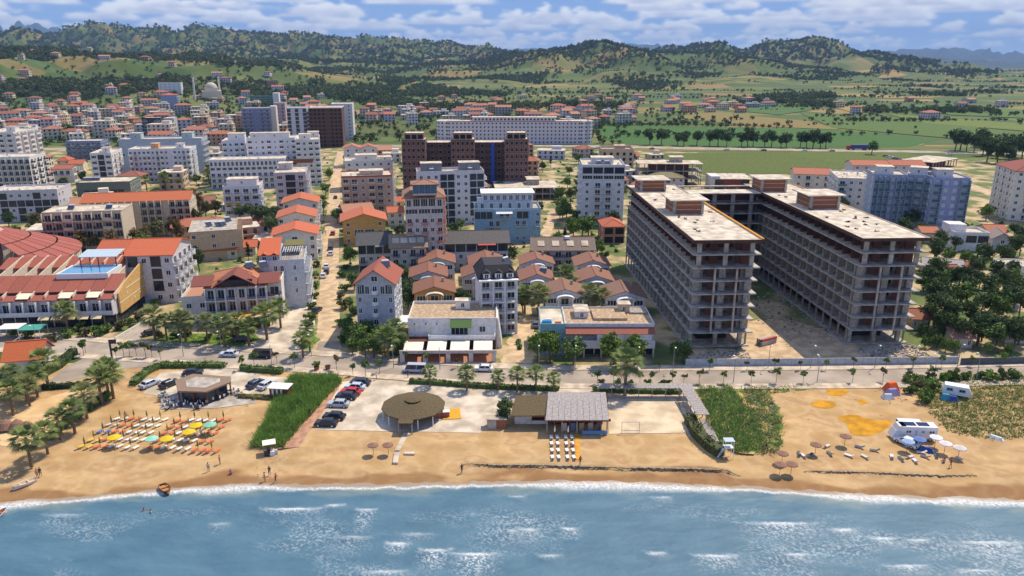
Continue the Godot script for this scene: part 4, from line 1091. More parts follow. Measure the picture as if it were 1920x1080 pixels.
func pergola_top(label: String, b: Array):
	var o := thing("pergola", label, "pergola", Vector3(b[0], 18.1, b[1]), b[4])
	for i in 7:
		var s := Shape.new()
		s.bar("timber_brown", Vector3(-b[2] / 2, 2.6, -b[3] / 2 + b[3] * i / 6.0), Vector3(b[2] / 2, 2.6, -b[3] / 2 + b[3] * i / 6.0), 0.25, 0.3)
		put(s, "beam", o)
		for e in [-1, 1]:
			var p := Shape.new()
			p.box(wall("ddd4c4"), Vector3(e * (b[2] / 2 - 0.2), 1.3, -b[3] / 2 + b[3] * i / 6.0), Vector3(0.3, 2.6, 0.3))
			put(p, "post", o)

func guesthouse_top(o: Node3D, b: Array):
	var w: float = b[2]; var d: float = b[3]; var h: float = b[5]
	var dummy := Shape.new()
	var s := Shape.new()
	var rk := tiles("d85f2e")
	roof_slab(s, rk, Vector3(-w / 2 - 0.3, h + 1.9, d / 2 - 0.5), Vector3(-0.4, h + 1.9, d / 2 - 0.5), Vector3(-0.4, h + 4.2, -d / 2 + 3), Vector3(-w / 2 - 0.3, h + 4.2, -d / 2 + 3))
	for e in [-0.38, -0.15]:
		s.hexa(rk, [Vector3(e * w - 1.3, h + 1.7, d / 2 - 0.2), Vector3(e * w, h + 2.5, d / 2 - 0.2), Vector3(e * w, h + 2.5, d / 2 - 3), Vector3(e * w - 1.3, h + 1.7, d / 2 - 3), Vector3(e * w - 1.3, h + 1.85, d / 2 - 0.2), Vector3(e * w, h + 2.7, d / 2 - 0.2), Vector3(e * w, h + 2.7, d / 2 - 3), Vector3(e * w - 1.3, h + 1.85, d / 2 - 3)])
		s.hexa(rk, [Vector3(e * w, h + 2.5, d / 2 - 0.2), Vector3(e * w + 1.3, h + 1.7, d / 2 - 0.2), Vector3(e * w + 1.3, h + 1.7, d / 2 - 3), Vector3(e * w, h + 2.5, d / 2 - 3), Vector3(e * w, h + 2.7, d / 2 - 0.2), Vector3(e * w + 1.3, h + 1.85, d / 2 - 0.2), Vector3(e * w + 1.3, h + 1.85, d / 2 - 3), Vector3(e * w, h + 2.7, d / 2 - 3)])
		put(window_mesh(1.2, 1.5), "dormer_window", o, Vector3(e * w, h + 1.05, d / 2 - 0.5))
	put(s, "tiled_roof", o)
	var a := Shape.new()
	a.box(wall("aebccc"), Vector3(-w / 4 - 0.2, h + 1.0, 0), Vector3(w / 2 - 0.6, 2.0, d - 1.2))
	put(a, "attic", o)
	var t := Shape.new()
	t.box(paint("6c6838", 0.9), Vector3(w / 4, h + 2.8, -d / 4), Vector3(w / 2 - 0.4, 0.15, d / 2))
	for q in [[0.05, 0], [0.47, 0], [0.05, -0.48], [0.47, -0.48]]: t.box("white_metal", Vector3(q[0] * w, h + 1.4, q[1] * d), Vector3(0.15, 2.8, 0.15))
	put(t, "terrace_canopy", o)
	for i in 9:
		var p := Shape.new()
		p.box("white_metal", Vector3(w * 0.04 + i * w * 0.052, h + 2.7, d * 0.25), Vector3(0.12, 0.14, d * 0.42))
		put(p, "pergola_slat", o)

func gable_terrace(label: String, b: Array, rc: String, panels: bool, wc: String):
	var n := maxi(4, int(b[2] / 3.0))
	var row := ""
	var low := ""
	for i in n:
		row += "w" if i % 3 == 1 else "r"
		low += "D" if i % 3 != 1 else "w"
	var k := "sheet_" + rc
	if not M.has(k): mat(k, rc, 0.75, T.concrete, 5.0)
	var o := bld("terraced_house", label, b, {wall = wc, fl = 3, F = [low, row, row if panels else "D".repeat(n)], R = ["www"], L = ["www"], roof = "gx", roofk = k, rh = 2.6, ov = 0.7, rail = "dark_metal"})
	if panels:
		for i in 4:
			var x: float = b[2] * (-0.36 + 0.24 * i)
			var s := Shape.new()
			var d2: float = b[3] / 2
			s.hexa("concrete_light", [Vector3(x - 1.1, b[5] + 0.7, d2 * 0.78), Vector3(x + 1.1, b[5] + 0.7, d2 * 0.78), Vector3(x + 1.1, b[5] + 1.8, d2 * 0.36), Vector3(x - 1.1, b[5] + 1.8, d2 * 0.36), Vector3(x - 1.1, b[5] + 0.95, d2 * 0.8), Vector3(x + 1.1, b[5] + 0.95, d2 * 0.8), Vector3(x + 1.1, b[5] + 2.05, d2 * 0.38), Vector3(x - 1.1, b[5] + 2.05, d2 * 0.38)])
			put(s, "roof_panel", o)
		var hs := Shape.new()
		hs.box("white_metal", Vector3(b[2] * 0.08, b[5] + 2.7, 0.6), Vector3(1.6, 0.8, 1.8))
		put(hs, "roof_hatch", o)
	else:
		var s := Shape.new()
		s.hexa(paint("b04838" if b[2] > 20 else "6e7072", 0.8), [Vector3(b[2] * 0.02, b[5] - 0.5, b[3] / 2 + 1.9), Vector3(b[2] * 0.3, b[5] - 0.5, b[3] / 2 + 1.9), Vector3(b[2] * 0.3, b[5] - 0.1, b[3] / 2 + 0.02), Vector3(b[2] * 0.02, b[5] - 0.1, b[3] / 2 + 0.02), Vector3(b[2] * 0.02, b[5] - 0.42, b[3] / 2 + 1.92), Vector3(b[2] * 0.3, b[5] - 0.42, b[3] / 2 + 1.92), Vector3(b[2] * 0.3, b[5] - 0.02, b[3] / 2 + 0.02), Vector3(b[2] * 0.02, b[5] - 0.02, b[3] / 2 + 0.02)])
		put(s, "awning", o)

func barrel_villa(label: String, b: Array, wc: String, rc: String, arch: String, solar: bool):
	var o := bld("villa", label, b, {wall = wc, fl = 2, F = ["W.W", "W.W"], R = ["ww"], L = ["ww"], roof = "gz", rh = 1.7, ov = 0.5, roofc = rc}, "villa", "villas in rows between the terraces and the restaurants")
	var h: float = b[5]; var z: float = b[3] / 2; var w: float = b[2]
	put(window_mesh(w * 0.2, 2.2, "white_frame", "glass", 1), "porch_door", o, Vector3(0, 4.2, z + 0.01))
	put(window_mesh(w * 0.2, 2.2, "white_frame", "glass", 1), "porch_door", o, Vector3(0, 1.2, z + 0.01))
	var p := Shape.new()                       # porch slab, two columns a side, barrel hood
	var ak := wall(arch)
	p.box(ak, Vector3(0, 2.95, z + 1.0), Vector3(w * 0.38, 0.22, 2.0))
	put(p, "porch_slab", o)
	for e in [-1, 1]:
		var c := Shape.new()
		c.box(ak, Vector3(e * w * 0.175, 2.9, z + 1.85), Vector3(0.22, 5.6, 0.22))
		put(c, "porch_column", o)
	put(balcony_mesh(w * 0.38, 2.0, "bars", ak, "white_metal"), "balustrade", o, Vector3(0, 3.09, z))
	var hd := Shape.new()
	var n := 10
	var r := w * 0.23
	for i in n:
		var a0 := PI * i / n
		var a1 := PI * (i + 1) / n
		for q in [[r, 1], [r - 0.22, -1]]:
			var p0 := Vector3(-cos(a0) * q[0], sin(a0) * q[0] * 0.42 + h - 0.45, 0)
			var p1 := Vector3(-cos(a1) * q[0], sin(a1) * q[0] * 0.42 + h - 0.45, 0)
			hd.quad(ak, p0 + Vector3(0, 0, z + 2.15), p1 + Vector3(0, 0, z + 2.15), p1 + Vector3(0, 0, z - 1.5), p0 + Vector3(0, 0, z - 1.5))
		var o0 := Vector3(-cos(a0) * r, sin(a0) * r * 0.42 + h - 0.45, z + 2.15)
		var o1 := Vector3(-cos(a1) * r, sin(a1) * r * 0.42 + h - 0.45, z + 2.15)
		var i0 := Vector3(-cos(a0) * (r - 0.25), sin(a0) * (r - 0.25) * 0.42 + h - 0.5, z + 2.15)
		var i1 := Vector3(-cos(a1) * (r - 0.25), sin(a1) * (r - 0.25) * 0.42 + h - 0.5, z + 2.15)
		hd.quad(ak, i0, i1, o1, o0)
	put(hd, "porch_hood", o)
	var ch := Shape.new()
	ch.box(wall("b0a090"), Vector3(w * 0.22, h + 1.6, -b[3] * 0.15), Vector3(0.6, 1.4, 0.6))
	put(ch, "chimney", o)
	if solar: solar_heater(o, Vector3(w * 0.22, h + 0.7, b[3] * 0.1), -20)

func grey_gable(b: Array):
	var o := bld("apartment_block", "grey five storey gabled block with brick red roof and round balconies", b, {wall = "b9bcc4", fl = 5, F = ["w.c.w", "w.c.w", "w.c.w", "w.c.w", "ttctt"], R = ["wwtw", "wwtw"], roof = "gz", rh = 3.2, ov = 0.6, roofc = "a05040", bd = 1.2, rail = "white_metal"})
	put(window_mesh(1.6, 1.4), "gable_window", o, Vector3(0, b[5] + 1.1, b[3] / 2))
	solar_heater(o, Vector3(1.6, b[5] + 1.9, -b[3] * 0.1), 15)
	for e in [-0.36, 0.36]:
		put(window_mesh(1.4, 2.0, paint("3c6a4a"), "glass", 1), "green_shutter", o, Vector3(e * b[2], b[5] - 1.5, b[3] / 2 + 0.04))
	var s := Shape.new()
	s.box("white_metal", Vector3(b[2] / 2 + 3.2, 2.9, b[3] * 0.1), Vector3(6.2, 0.15, 7))
	for q in [[0.3, -3.2], [6.1, -3.2], [0.3, 3.2], [6.1, 3.2]]: s.box("white_metal", Vector3(b[2] / 2 + q[0], 1.4, b[3] * 0.1 + q[1]), Vector3(0.15, 2.9, 0.15))
	put(s, "side_canopy", o)

func mansard_house(b: Array):
	var o := bld("guesthouse", "white balustraded guesthouse with black mansard roof and three dormers", b, {wall = "dcdce2", fl = 5, F = ["rrr", "rrr", "rrr", "rrr"], R = ["ww"], bd = 1.5, slab = wall("ecebec"), roof = "mansard", roofk = "mansard_black", rh = 3.0, ov = 0.4, solar = []})
	for i in 3:
		var x: float = (i - 1) * b[2] * 0.31
		var s := Shape.new()
		s.box(wall("e6e6e8"), Vector3(x, b[5] + 0.75, b[3] / 2 - 0.5), Vector3(1.7, 1.7, 1.2))
		s.hexa("mansard_black", [Vector3(x - 1.1, b[5] + 1.5, b[3] / 2 + 0.3), Vector3(x + 1.1, b[5] + 1.5, b[3] / 2 + 0.3), Vector3(x + 1.1, b[5] + 1.7, b[3] / 2 - 2), Vector3(x - 1.1, b[5] + 1.7, b[3] / 2 - 2), Vector3(x - 0.1, b[5] + 2.2, b[3] / 2 + 0.3), Vector3(x + 0.1, b[5] + 2.2, b[3] / 2 + 0.3), Vector3(x + 0.1, b[5] + 2.3, b[3] / 2 - 2), Vector3(x - 0.1, b[5] + 2.3, b[3] / 2 - 2)])
		var dm := put(s, "dormer", o)
		put(window_mesh(1.1, 1.2), "window", dm, Vector3(x, b[5] + 0.75, b[3] / 2 + 0.1))
	for x in [-0.5, -0.167, 0.167, 0.5]:
		var c := Shape.new()
		c.box(wall("ecebec"), Vector3(x * (b[2] - 0.5), b[5] / 2, b[3] / 2 + 1.25), Vector3(0.28, b[5], 0.28))
		put(c, "column", o)
	var cr := Shape.new()
	cr.box(wall("f0f0f0"), Vector3(0, b[5] - 0.1, b[3] / 2 + 0.7), Vector3(b[2] + 0.4, 0.3, 1.6))
	put(cr, "cornice", o)
	solar_heater(o, Vector3(b[2] * 0.32, b[5] + 2.2, 0.5), 40)

func blue_house(b: Array):
	var w: float = b[2]; var d: float = b[3]; var h: float = b[5]
	var o := bld("apartment_block", "sky blue stepped apartment house with white flat top roof", b, {wall = "8fb4d0", fl = 4, F = [".ww...ww..", "..dd......", "..tt..rr.r", "DDD.rr.DD.w"], R = ["ww"], L = ["ww"], slab = wall("9cbcd4"), bd = 1.4, deck = "concrete", parapet = 0.9, parapet_col = "a8c4d8"})
	var s := Shape.new()
	s.box(wall("c6d2da"), Vector3(-w * 0.03, h + 1.5, -1.2), Vector3(w * 0.84, 3.0, d - 3.0))
	s.box(wall("d8dce0"), Vector3(0.01 * w, h + 4.4, -1.6), Vector3(w * 0.78, 2.8, d - 4.0))
	s.box(wall("eef0f0"), Vector3(0.01 * w, h + 6.0, -1.4), Vector3(w * 0.82, 0.35, d - 2.6))
	put(s, "upper_storeys", o)
	for i in 6: put(window_mesh(1.2, 2.0), "window", o, Vector3(-w * 0.38 + i * w * 0.14, h + 1.4, d / 2 - 2.69))
	for i in 8: put(window_mesh(1.5, 1.9, "white_frame", "glass_blue"), "window", o, Vector3(-w * 0.33 + i * w * 0.097, h + 4.3, d / 2 - 3.59))
	var a := Shape.new()
	a.hexa("white_metal", [Vector3(-w * 0.18, h - 0.9, d / 2 + 1.6), Vector3(w * 0.07, h - 0.9, d / 2 + 1.6), Vector3(w * 0.07, h - 0.2, d / 2 + 0.02), Vector3(-w * 0.18, h - 0.2, d / 2 + 0.02), Vector3(-w * 0.18, h - 0.82, d / 2 + 1.62), Vector3(w * 0.07, h - 0.82, d / 2 + 1.62), Vector3(w * 0.07, h - 0.1, d / 2 + 0.02), Vector3(-w * 0.18, h - 0.1, d / 2 + 0.02)])
	put(a, "awning", o)

func blue_flats():
	var q := {wall = "a4aec8", fl = 7, F = ["kkkwkk"], L = ["w.w"], glassrail = "teal_glass", bd = 1.5, slab = wall("98a8bc"), deck = "concrete_light", hatch = [[-0.1, 0, 6, 6, 3, "c4c8d4"]], ac = 3, glass = "canopy_sheet"}
	bld("apartment_block", "blue balcony block, left wing of the V shaped pair", [153.7, -306.4, 12.39, 14, -14, 21], q)
	var r := q.duplicate()
	r.F = ["kkk"]
	r.wall = "98a2b8"
	bld("apartment_block", "recessed middle wing between the two blue balcony blocks", [166.1, -303.3, 9.81, 12, -30, 21], r)
	r = q.duplicate()
	r.F = ["kwwk"]
	r.wall = "9ca6cc"
	bld("apartment_block", "blue balcony block with lilac window strip, right wing of the V shaped pair", [172.9, -298, 13.45, 14, -10, 21], r)

func concrete_frame(called: String, label: String, b: Array, floors: int, nx: int, nz: int, fill: float):
	var o := thing(called, label, "building", Vector3(b[0], 0, b[1]), b[4])
	var w: float = b[2]; var d: float = b[3]; var fh: float = b[5] / floors
	for i in range(1, floors + 1):
		var s := Shape.new()
		s.box("concrete_light" if i == floors else "concrete", Vector3(0, i * fh - 0.15, 0), Vector3(w, 0.3, d))
		put(s, "floor_slab", o)
	var c := Shape.new()
	c.box("concrete_raw", Vector3(0, fh / 2, 0), Vector3(0.4, fh - 0.3, 0.4))
	var cm := c.mesh(M)
	for f in floors:
		for i in nx:
			for j in nz:
				if i == 0 or i == nx - 1 or j == 0 or j == nz - 1:
					put(cm, "column", o, Vector3(-w / 2 + 0.8 + (w - 1.6) * i / (nx - 1), f * fh - 0.15, -d / 2 + 0.8 + (d - 1.6) * j / (nz - 1)))
	var k := Shape.new()
	k.box("brick", Vector3(0, b[5] / 2, 0), Vector3(w * 0.6, b[5] - 0.4, d * 0.5))
	put(k, "core_wall", o)
	if floors > 1:
		var t := Shape.new()
		t.box("concrete", Vector3(w * 0.12, b[5] + 1.3, -d * 0.1), Vector3(w * 0.18, 2.6, d * 0.4))
		t.box("concrete_light", Vector3(w * 0.12, b[5] + 2.75, -d * 0.1), Vector3(w * 0.22, 0.3, d * 0.5))
		put(t, "stair_tower", o)

# ---------------------------------------------------------------- the unfinished concrete hotel
func make_unfinished_hotel():
	var o := thing("unfinished_hotel", "huge unfinished grey concrete hotel shell with two long wings and flat roofs", "building", Vector3.ZERO)
	var g := 4.3
	var fh := 3.15
	var top := g + 7 * fh
	var turn := 2.7
	var bs := Basis(Vector3.UP, deg_to_rad(turn))
	for wing in [[Vector3(48.85, 0, -163.9), 79.0, -1], [Vector3(87.6, 0, -165.8), 79.0, 1]]:
		var L: float = wing[1]
		var W := 15.7
		var ctr: Vector3 = wing[0] + bs * Vector3(0, 0, -L / 2)
		var at := func(x, y, z): return ctr + bs * Vector3(x, y, z)
		for lv in 9:
			var s := Shape.new()
			var y := 0.0 if lv == 0 else g + (lv - 1) * fh
			if lv == 8:
				s.box("roof_slab", Vector3(0, top - 0.12, 0), Vector3(W, 0.3, L))
			elif lv == 0:
				s.box("concrete", Vector3(0, 0.1, -1), Vector3(W - 0.4, 0.4, L - 2))
			else:
				s.box("concrete", Vector3(0, y - 0.13, 0), Vector3(W + (0.0 if lv > 5 else -0.5), 0.26, L + (0.0 if lv > 5 else -0.6)))
			put(s, "roof" if lv == 8 else "floor_slab", o, ctr, turn)
		var f := Shape.new()         # brown roof fascia
		for e in [-1, 1]:
			f.box("fascia", Vector3(e * (W / 2 + 0.1), top - 0.15, 0), Vector3(0.2, 0.75, L + 0.4))
			f.box("fascia", Vector3(0, top - 0.152, e * (L / 2 + 0.1)), Vector3(W, 0.75, 0.2))
		put(f, "fascia", o, ctr, turn)
		var lip := Shape.new()
		for e in [-1, 1]:
			lip.box("concrete_light", Vector3(e * (W / 2 - 0.12), top + 0.12, 0), Vector3(0.22, 0.2, L))
			lip.box("concrete_light", Vector3(0, top + 0.118, e * (L / 2 - 0.12)), Vector3(W - 0.5, 0.2, 0.22))
		put(lip, "roof_kerb", o, ctr, turn)
		# columns of the two long sides and the sea front
		var n := 19
		var col := Shape.new()
		col.box("concrete_raw", Vector3(0, (g + 5 * fh) / 2, 0), Vector3(0.35, g + 5 * fh, 0.35))
		var cm := col.mesh(M)
		var fin := Shape.new()
		fin.box("concrete_raw", Vector3(0, g + 2.5 * fh, 0), Vector3(2.6, 5 * fh, 0.2))
		var fm := fin.mesh(M)
		var bf := Shape.new()
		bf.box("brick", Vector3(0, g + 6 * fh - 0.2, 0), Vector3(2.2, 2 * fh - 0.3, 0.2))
		var bm := bf.mesh(M)
		for i in n:
			var z := L / 2 - 3.2 - (L - 4.5) * i / (n - 1)
			for e in [-1, 1]:
				put(cm, "column", o, at.call(e * (W / 2 - 0.75), 0, z), turn)
				put(fm, "cross_wall", o, at.call(e * (W / 2 - 2.1), 0, z - 0.02), turn)
				put(bm, "brick_cross_wall", o, at.call(e * (W / 2 - 2.6), 0, z - 0.02), turn)
		for i in 3:
			var fc := Shape.new()
			fc.box("concrete", Vector3(0, g + 2.5 * fh, 0), Vector3(0.4, 5 * fh, 0.4))
			put(fc, "front_column", o, at.call(-2.4 + 5.1 * i if i < 2 else 6.1, 0, L / 2 - (0.6 if i < 2 else 2.9)), turn)
			var gc := Shape.new()
			gc.box("concrete", Vector3(0, g / 2, 0), Vector3(0.9, g, 0.9))
			put(gc, "front_column", o, at.call(-6.3 + 6.0 * i, 0, L / 2 - 3.4), turn)
		for lv in range(1, 8):     # piers and brick panels behind the front edge
			var y := g + (lv - 1) * fh
			for i in 3:
				var p := Shape.new()
				p.box("concrete" if lv > 5 else "concrete_raw", Vector3(0, fh / 2, 0), Vector3(1.5 if lv < 6 else 1.0, fh - 0.26, 0.5))
				put(p, "front_pier", o, at.call(-6.2 + 6.1 * i, y, L / 2 - (1.2 if lv > 5 else 2.4)), turn)
			for i in 2:
				var p := Shape.new()
				p.box("brick", Vector3(0, fh / 2, 0), Vector3(1.9, fh - 0.26, 0.25))
				put(p, "brick_panel", o, at.call(-2.2 + 6.1 * i, y, L / 2 - 3.6), turn)
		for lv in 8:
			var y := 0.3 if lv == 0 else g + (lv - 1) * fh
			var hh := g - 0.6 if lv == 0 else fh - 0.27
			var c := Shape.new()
			c.box("brick" if lv > 5 else ("concrete_raw" if lv > 0 else "painted_dark"), Vector3(0, hh / 2, -1), Vector3(W - 8.4, hh, L - 12))  # ground floor core is near-black: deep shade put into its colour
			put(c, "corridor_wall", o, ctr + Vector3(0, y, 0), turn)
			if lv > 0:     # room back doors: flat dark sheets, room shade put into the colour
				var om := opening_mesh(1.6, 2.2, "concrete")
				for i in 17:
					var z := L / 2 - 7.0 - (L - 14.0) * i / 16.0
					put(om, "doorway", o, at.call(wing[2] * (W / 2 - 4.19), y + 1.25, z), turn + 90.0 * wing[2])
		# lift and stair houses on the roof, brick between concrete ties
		for e in [[-0.12, -0.5, 8.4, 9.0, 3.4, 1.3], [-0.05, 0.07, 8.4, 9.5, 3.6, 1.4]] if wing[2] < 0 else [[-0.22, -0.46, 8.4, 9.0, 3.8, 1.4], [-0.02, -0.02, 8.6, 10.0, 3.6, 1.4]]:
			var x: float = e[0] * W
			var z: float = e[1] * L * 0.8
			var s := Shape.new()
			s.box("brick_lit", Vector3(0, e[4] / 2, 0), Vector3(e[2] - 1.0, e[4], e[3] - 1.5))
			var r := put(s, "roof_house", o, at.call(x, top, z), turn)
			for q in [-1, 1]:
				for u in [-1, 1]:
					var pc := Shape.new()
					pc.box("concrete", Vector3(q * (e[2] / 2 - 0.5), e[4] / 2, u * (e[3] / 2 - 0.75)), Vector3(0.7, e[4], 0.7))
					put(pc, "pillar", r)
			for t in 2:
				var tie := Shape.new()
				tie.box("concrete_light", Vector3(0, e[4] * (0.33 + 0.34 * t), 0), Vector3(e[2] - 0.9, 0.14, e[3] - 1.4))
				put(tie, "tie_beam", r)
			var cap := Shape.new()
			cap.box("roof_slab", Vector3(0, e[4] + 0.12, 0), Vector3(e[2] + 2.0, 0.26, e[3] + 1.0))
			put(cap, "cap_slab", r)
		rng.seed = 77 + int(wing[2])
		for i in 26:        # starter bars and scraps left on the roof
			var s := Shape.new()
			for k in 5: s.bar("dark_metal", Vector3(rng.randf_range(-0.7, 0.7), 0, rng.randf_range(-0.4, 0.4)), Vector3(rng.randf_range(-0.7, 0.7), rng.randf_range(0.1, 0.4), rng.randf_range(-0.4, 0.4)), 0.14)
			put(s, "rebar_stub", o, at.call(rng.randf_range(-0.34, 0.38) * W, top + 0.05, rng.randf_range(-0.42, 0.42) * L), turn + rng.randf_range(0, 180))
		if wing[2] < 0:
			var y := Shape.new()
			y.box("formwork", Vector3(W / 2 + 0.05, top + 0.28, L * 0.16), Vector3(0.55, 0.35, L * 0.68))
			put(y, "yellow_formwork", o, ctr, turn)
		else:
			var y := Shape.new()
			y.box("formwork", Vector3(W / 2 + 0.05, top + 0.24, -L * 0.3), Vector3(0.35, 0.25, L * 0.36))
			put(y, "yellow_formwork", o, ctr, turn)
	# the block that links both wings at the back
	var a := Vector3(48.85, 0, -163.9) + bs * Vector3(7.9, 0, -63)
	var z1 := Vector3(87.6, 0, -165.8) + bs * Vector3(-7.9, 0, -61)
	var W2 := (z1 - a).length()
	var mid := (a + z1) / 2 + bs * Vector3(0, 0, -6.5)
	for lv in range(1, 9):
		var s := Shape.new()
		var y := g + (lv - 1) * fh
		s.box("roof_slab" if lv == 8 else "concrete", Vector3(0, y - 0.13, 0), Vector3(W2, 0.3, 12 if lv < 8 else 7))
		put(s, "link_slab", o, mid + (bs * Vector3(0, 0, 2.5) if lv == 8 else Vector3.ZERO), turn)
		if lv < 8:
			for i in 4:
				var p := Shape.new()
				p.box("concrete_raw", Vector3(0, fh / 2, 0), Vector3(1.2, fh - 0.27, 0.4))
				put(p, "link_pier", o, mid + Vector3(0, y, 0) + bs * Vector3(-W2 / 2 + W2 * (i + 0.5) / 4, 0, 5.2), turn)
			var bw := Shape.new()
			bw.box("brick" if lv > 5 else "painted_dark", Vector3(0, fh / 2, 0), Vector3(W2, fh - 0.27, 0.3))  # lower storeys near-black, shade of the rooms put into the colour
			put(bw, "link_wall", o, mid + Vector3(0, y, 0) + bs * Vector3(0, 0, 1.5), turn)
	var rim := Shape.new()
	rim.box("concrete_light", Vector3(0, 0, -5.5), Vector3(W2, 0.4, 1.0))
	for i in 7: rim.box("concrete", Vector3(-W2 / 2 + W2 * i / 6.0, -0.8, -5.5), Vector3(0.3, 1.6, 0.3))
	put(rim, "roof_frame", o, mid + Vector3(0, top + 0.3, 0), turn)

# ---------------------------------------------------------------- other one-off buildings
func make_landmarks():
	# brick shell with three bays
	var b := [-23.96, -391, 64.3, 20, 2, 27]
	var o := thing("brick_shell_block", "dark brick apartment shell with three bays and a blue sheet hanging down", "building", Vector3(b[0], 0, b[1]), b[4])
	var w: float = b[2]
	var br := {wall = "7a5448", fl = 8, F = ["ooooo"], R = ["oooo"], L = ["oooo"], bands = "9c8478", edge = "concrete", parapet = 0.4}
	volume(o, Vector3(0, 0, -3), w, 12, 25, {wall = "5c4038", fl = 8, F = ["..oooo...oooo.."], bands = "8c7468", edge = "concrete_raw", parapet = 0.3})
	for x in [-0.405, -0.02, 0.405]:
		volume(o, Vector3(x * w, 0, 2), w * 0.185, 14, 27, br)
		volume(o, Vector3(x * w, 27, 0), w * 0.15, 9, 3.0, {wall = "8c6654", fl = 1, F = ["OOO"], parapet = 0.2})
	var sh := Shape.new()
	sh.box(paint("2448a0", 0.7), Vector3(w * 0.215, 13.5, 5.0), Vector3(1.9, 24, 0.15))
	put(sh, "blue_sheet", o)
	# long white hotel with rounded ends
	b = [1.88, -629.7, 109.5, 16, -1, 18]
	o = thing("curved_hotel", "very long white hotel with rounded ends and rows of small dark windows", "building", Vector3(b[0], 0, b[1]), b[4])
	w = b[2]
	volume(o, Vector3.ZERO, w, 16, 18, {wall = "d4d2d8", fl = 6, F = ["wwwwwwwwwwwwwwwwwwwwwwwwwwwwwwwwww"], frame = "concrete_raw", parapet_col = "a0605c", parapet = 0.5})
	for e in [-1, 1]:
		var s := Shape.new()
		var n := 24
		var r := 10.0
		for i in n:
			var a0 := TAU * i / n; var a1 := TAU * (i + 1) / n
			var p0 := Vector3(cos(a0) * r, 0, sin(a0) * r); var p1 := Vector3(cos(a1) * r, 0, sin(a1) * r)
			s.quad(wall("d8d8dc"), p1, p0, p0 + Vector3(0, 18.4, 0), p1 + Vector3(0, 18.4, 0))
			s.tri("roof_slab", Vector3(0, 18.4, 0), p1 + Vector3(0, 18.4, 0), p0 + Vector3(0, 18.4, 0))
		put(s, "round_end", o, Vector3(e * w / 2, 0, -2))
		for i in 6:
			for k in 7:
				var a := deg_to_rad(90 - e * (k * 22.0 - 20))
				put(window_mesh(1.6, 1.4, "concrete_raw"), "window", o, Vector3(e * w / 2 + cos(a) * r, i * 3.0 + 1.6, -2 + sin(a) * r), rad_to_deg(PI / 2 - a))
	var at := Shape.new()
	at.box(wall("dcdade"), Vector3(0, 19.6, -1), Vector3(w * 0.62, 3.0, 10))
	at.box("roof_slab", Vector3(0, 21.2, -1), Vector3(w * 0.64, 0.25, 11))
	put(at, "attic_storey", o)
	for i in 22: put(window_mesh(1.6, 1.6, "concrete_raw"), "attic_window", o, Vector3(-w * 0.29 + w * 0.58 * i / 21.0, 19.6, 4.01))
	terrace_hotel()
	yellow_terrace_hotel()
	white_restaurant()
	teal_restaurant()
	red_amphitheatre()
	for a in [["dark and white striped tower beside unfinished brown tower", [-169.5, -605.4, 14.89, 16, 10, 30], {wall = "c8ccd8", fl = 10, F = ["D.D.D"], R = ["rr"], parapet = 0.6}], ["brown brick tower shell with white sunlit flank beyond the white hotels", [-147.7, -610.4, 25.17, 26, 8, 30], {wall = "5e443c", fl = 10, F = ["oooo.ooo"], R = ["....."], edge = "brick", bands = "84584c", parapet_col = "d8d4cc"}], ["white L shaped tower with plain flank behind brown brick shell", [-146.2, -661.9, 17.7, 24, 8, 30], {wall = "dcd8da", fl = 10, F = ["www"], R = ["nnnn"]}], ["violet apartment block with cream stair tower left of striped tower", [-221.8, -667, 23.73, 18, 10, 26], {wall = "8890b4", fl = 8, F = ["rrwrr"], R = ["w"], blocks = [[14, 2, 5, 12, 0, 28, "e0d4c8"]]}], ["pink balcony block between violet block and striped tower", [-226.3, -750.9, 9.95, 16, 10, 26], {wall = "c8a8b0", fl = 8, F = ["rr"], R = ["w"]}], ["tall blue grey tower with red cap in the old town", [-440.3, -990.5, 19.07, 16, 12, 24], {wall = "94a4c4", fl = 8, F = ["...."], R = ["rrr"], roof = "hip", roofc = "c86048", rh = 2.0}], ["black and grey stepped block below the red capped tower", [-312.7, -665.2, 14.95, 16, 12, 18], {wall = "3c3e48", fl = 6, F = ["rDr"], R = ["w"], blocks = [[14, 0, 8, 14, 0, 18, "b8b8bc"]]}]]:
		bld("apartment_block", a[0], a[1], a[2])

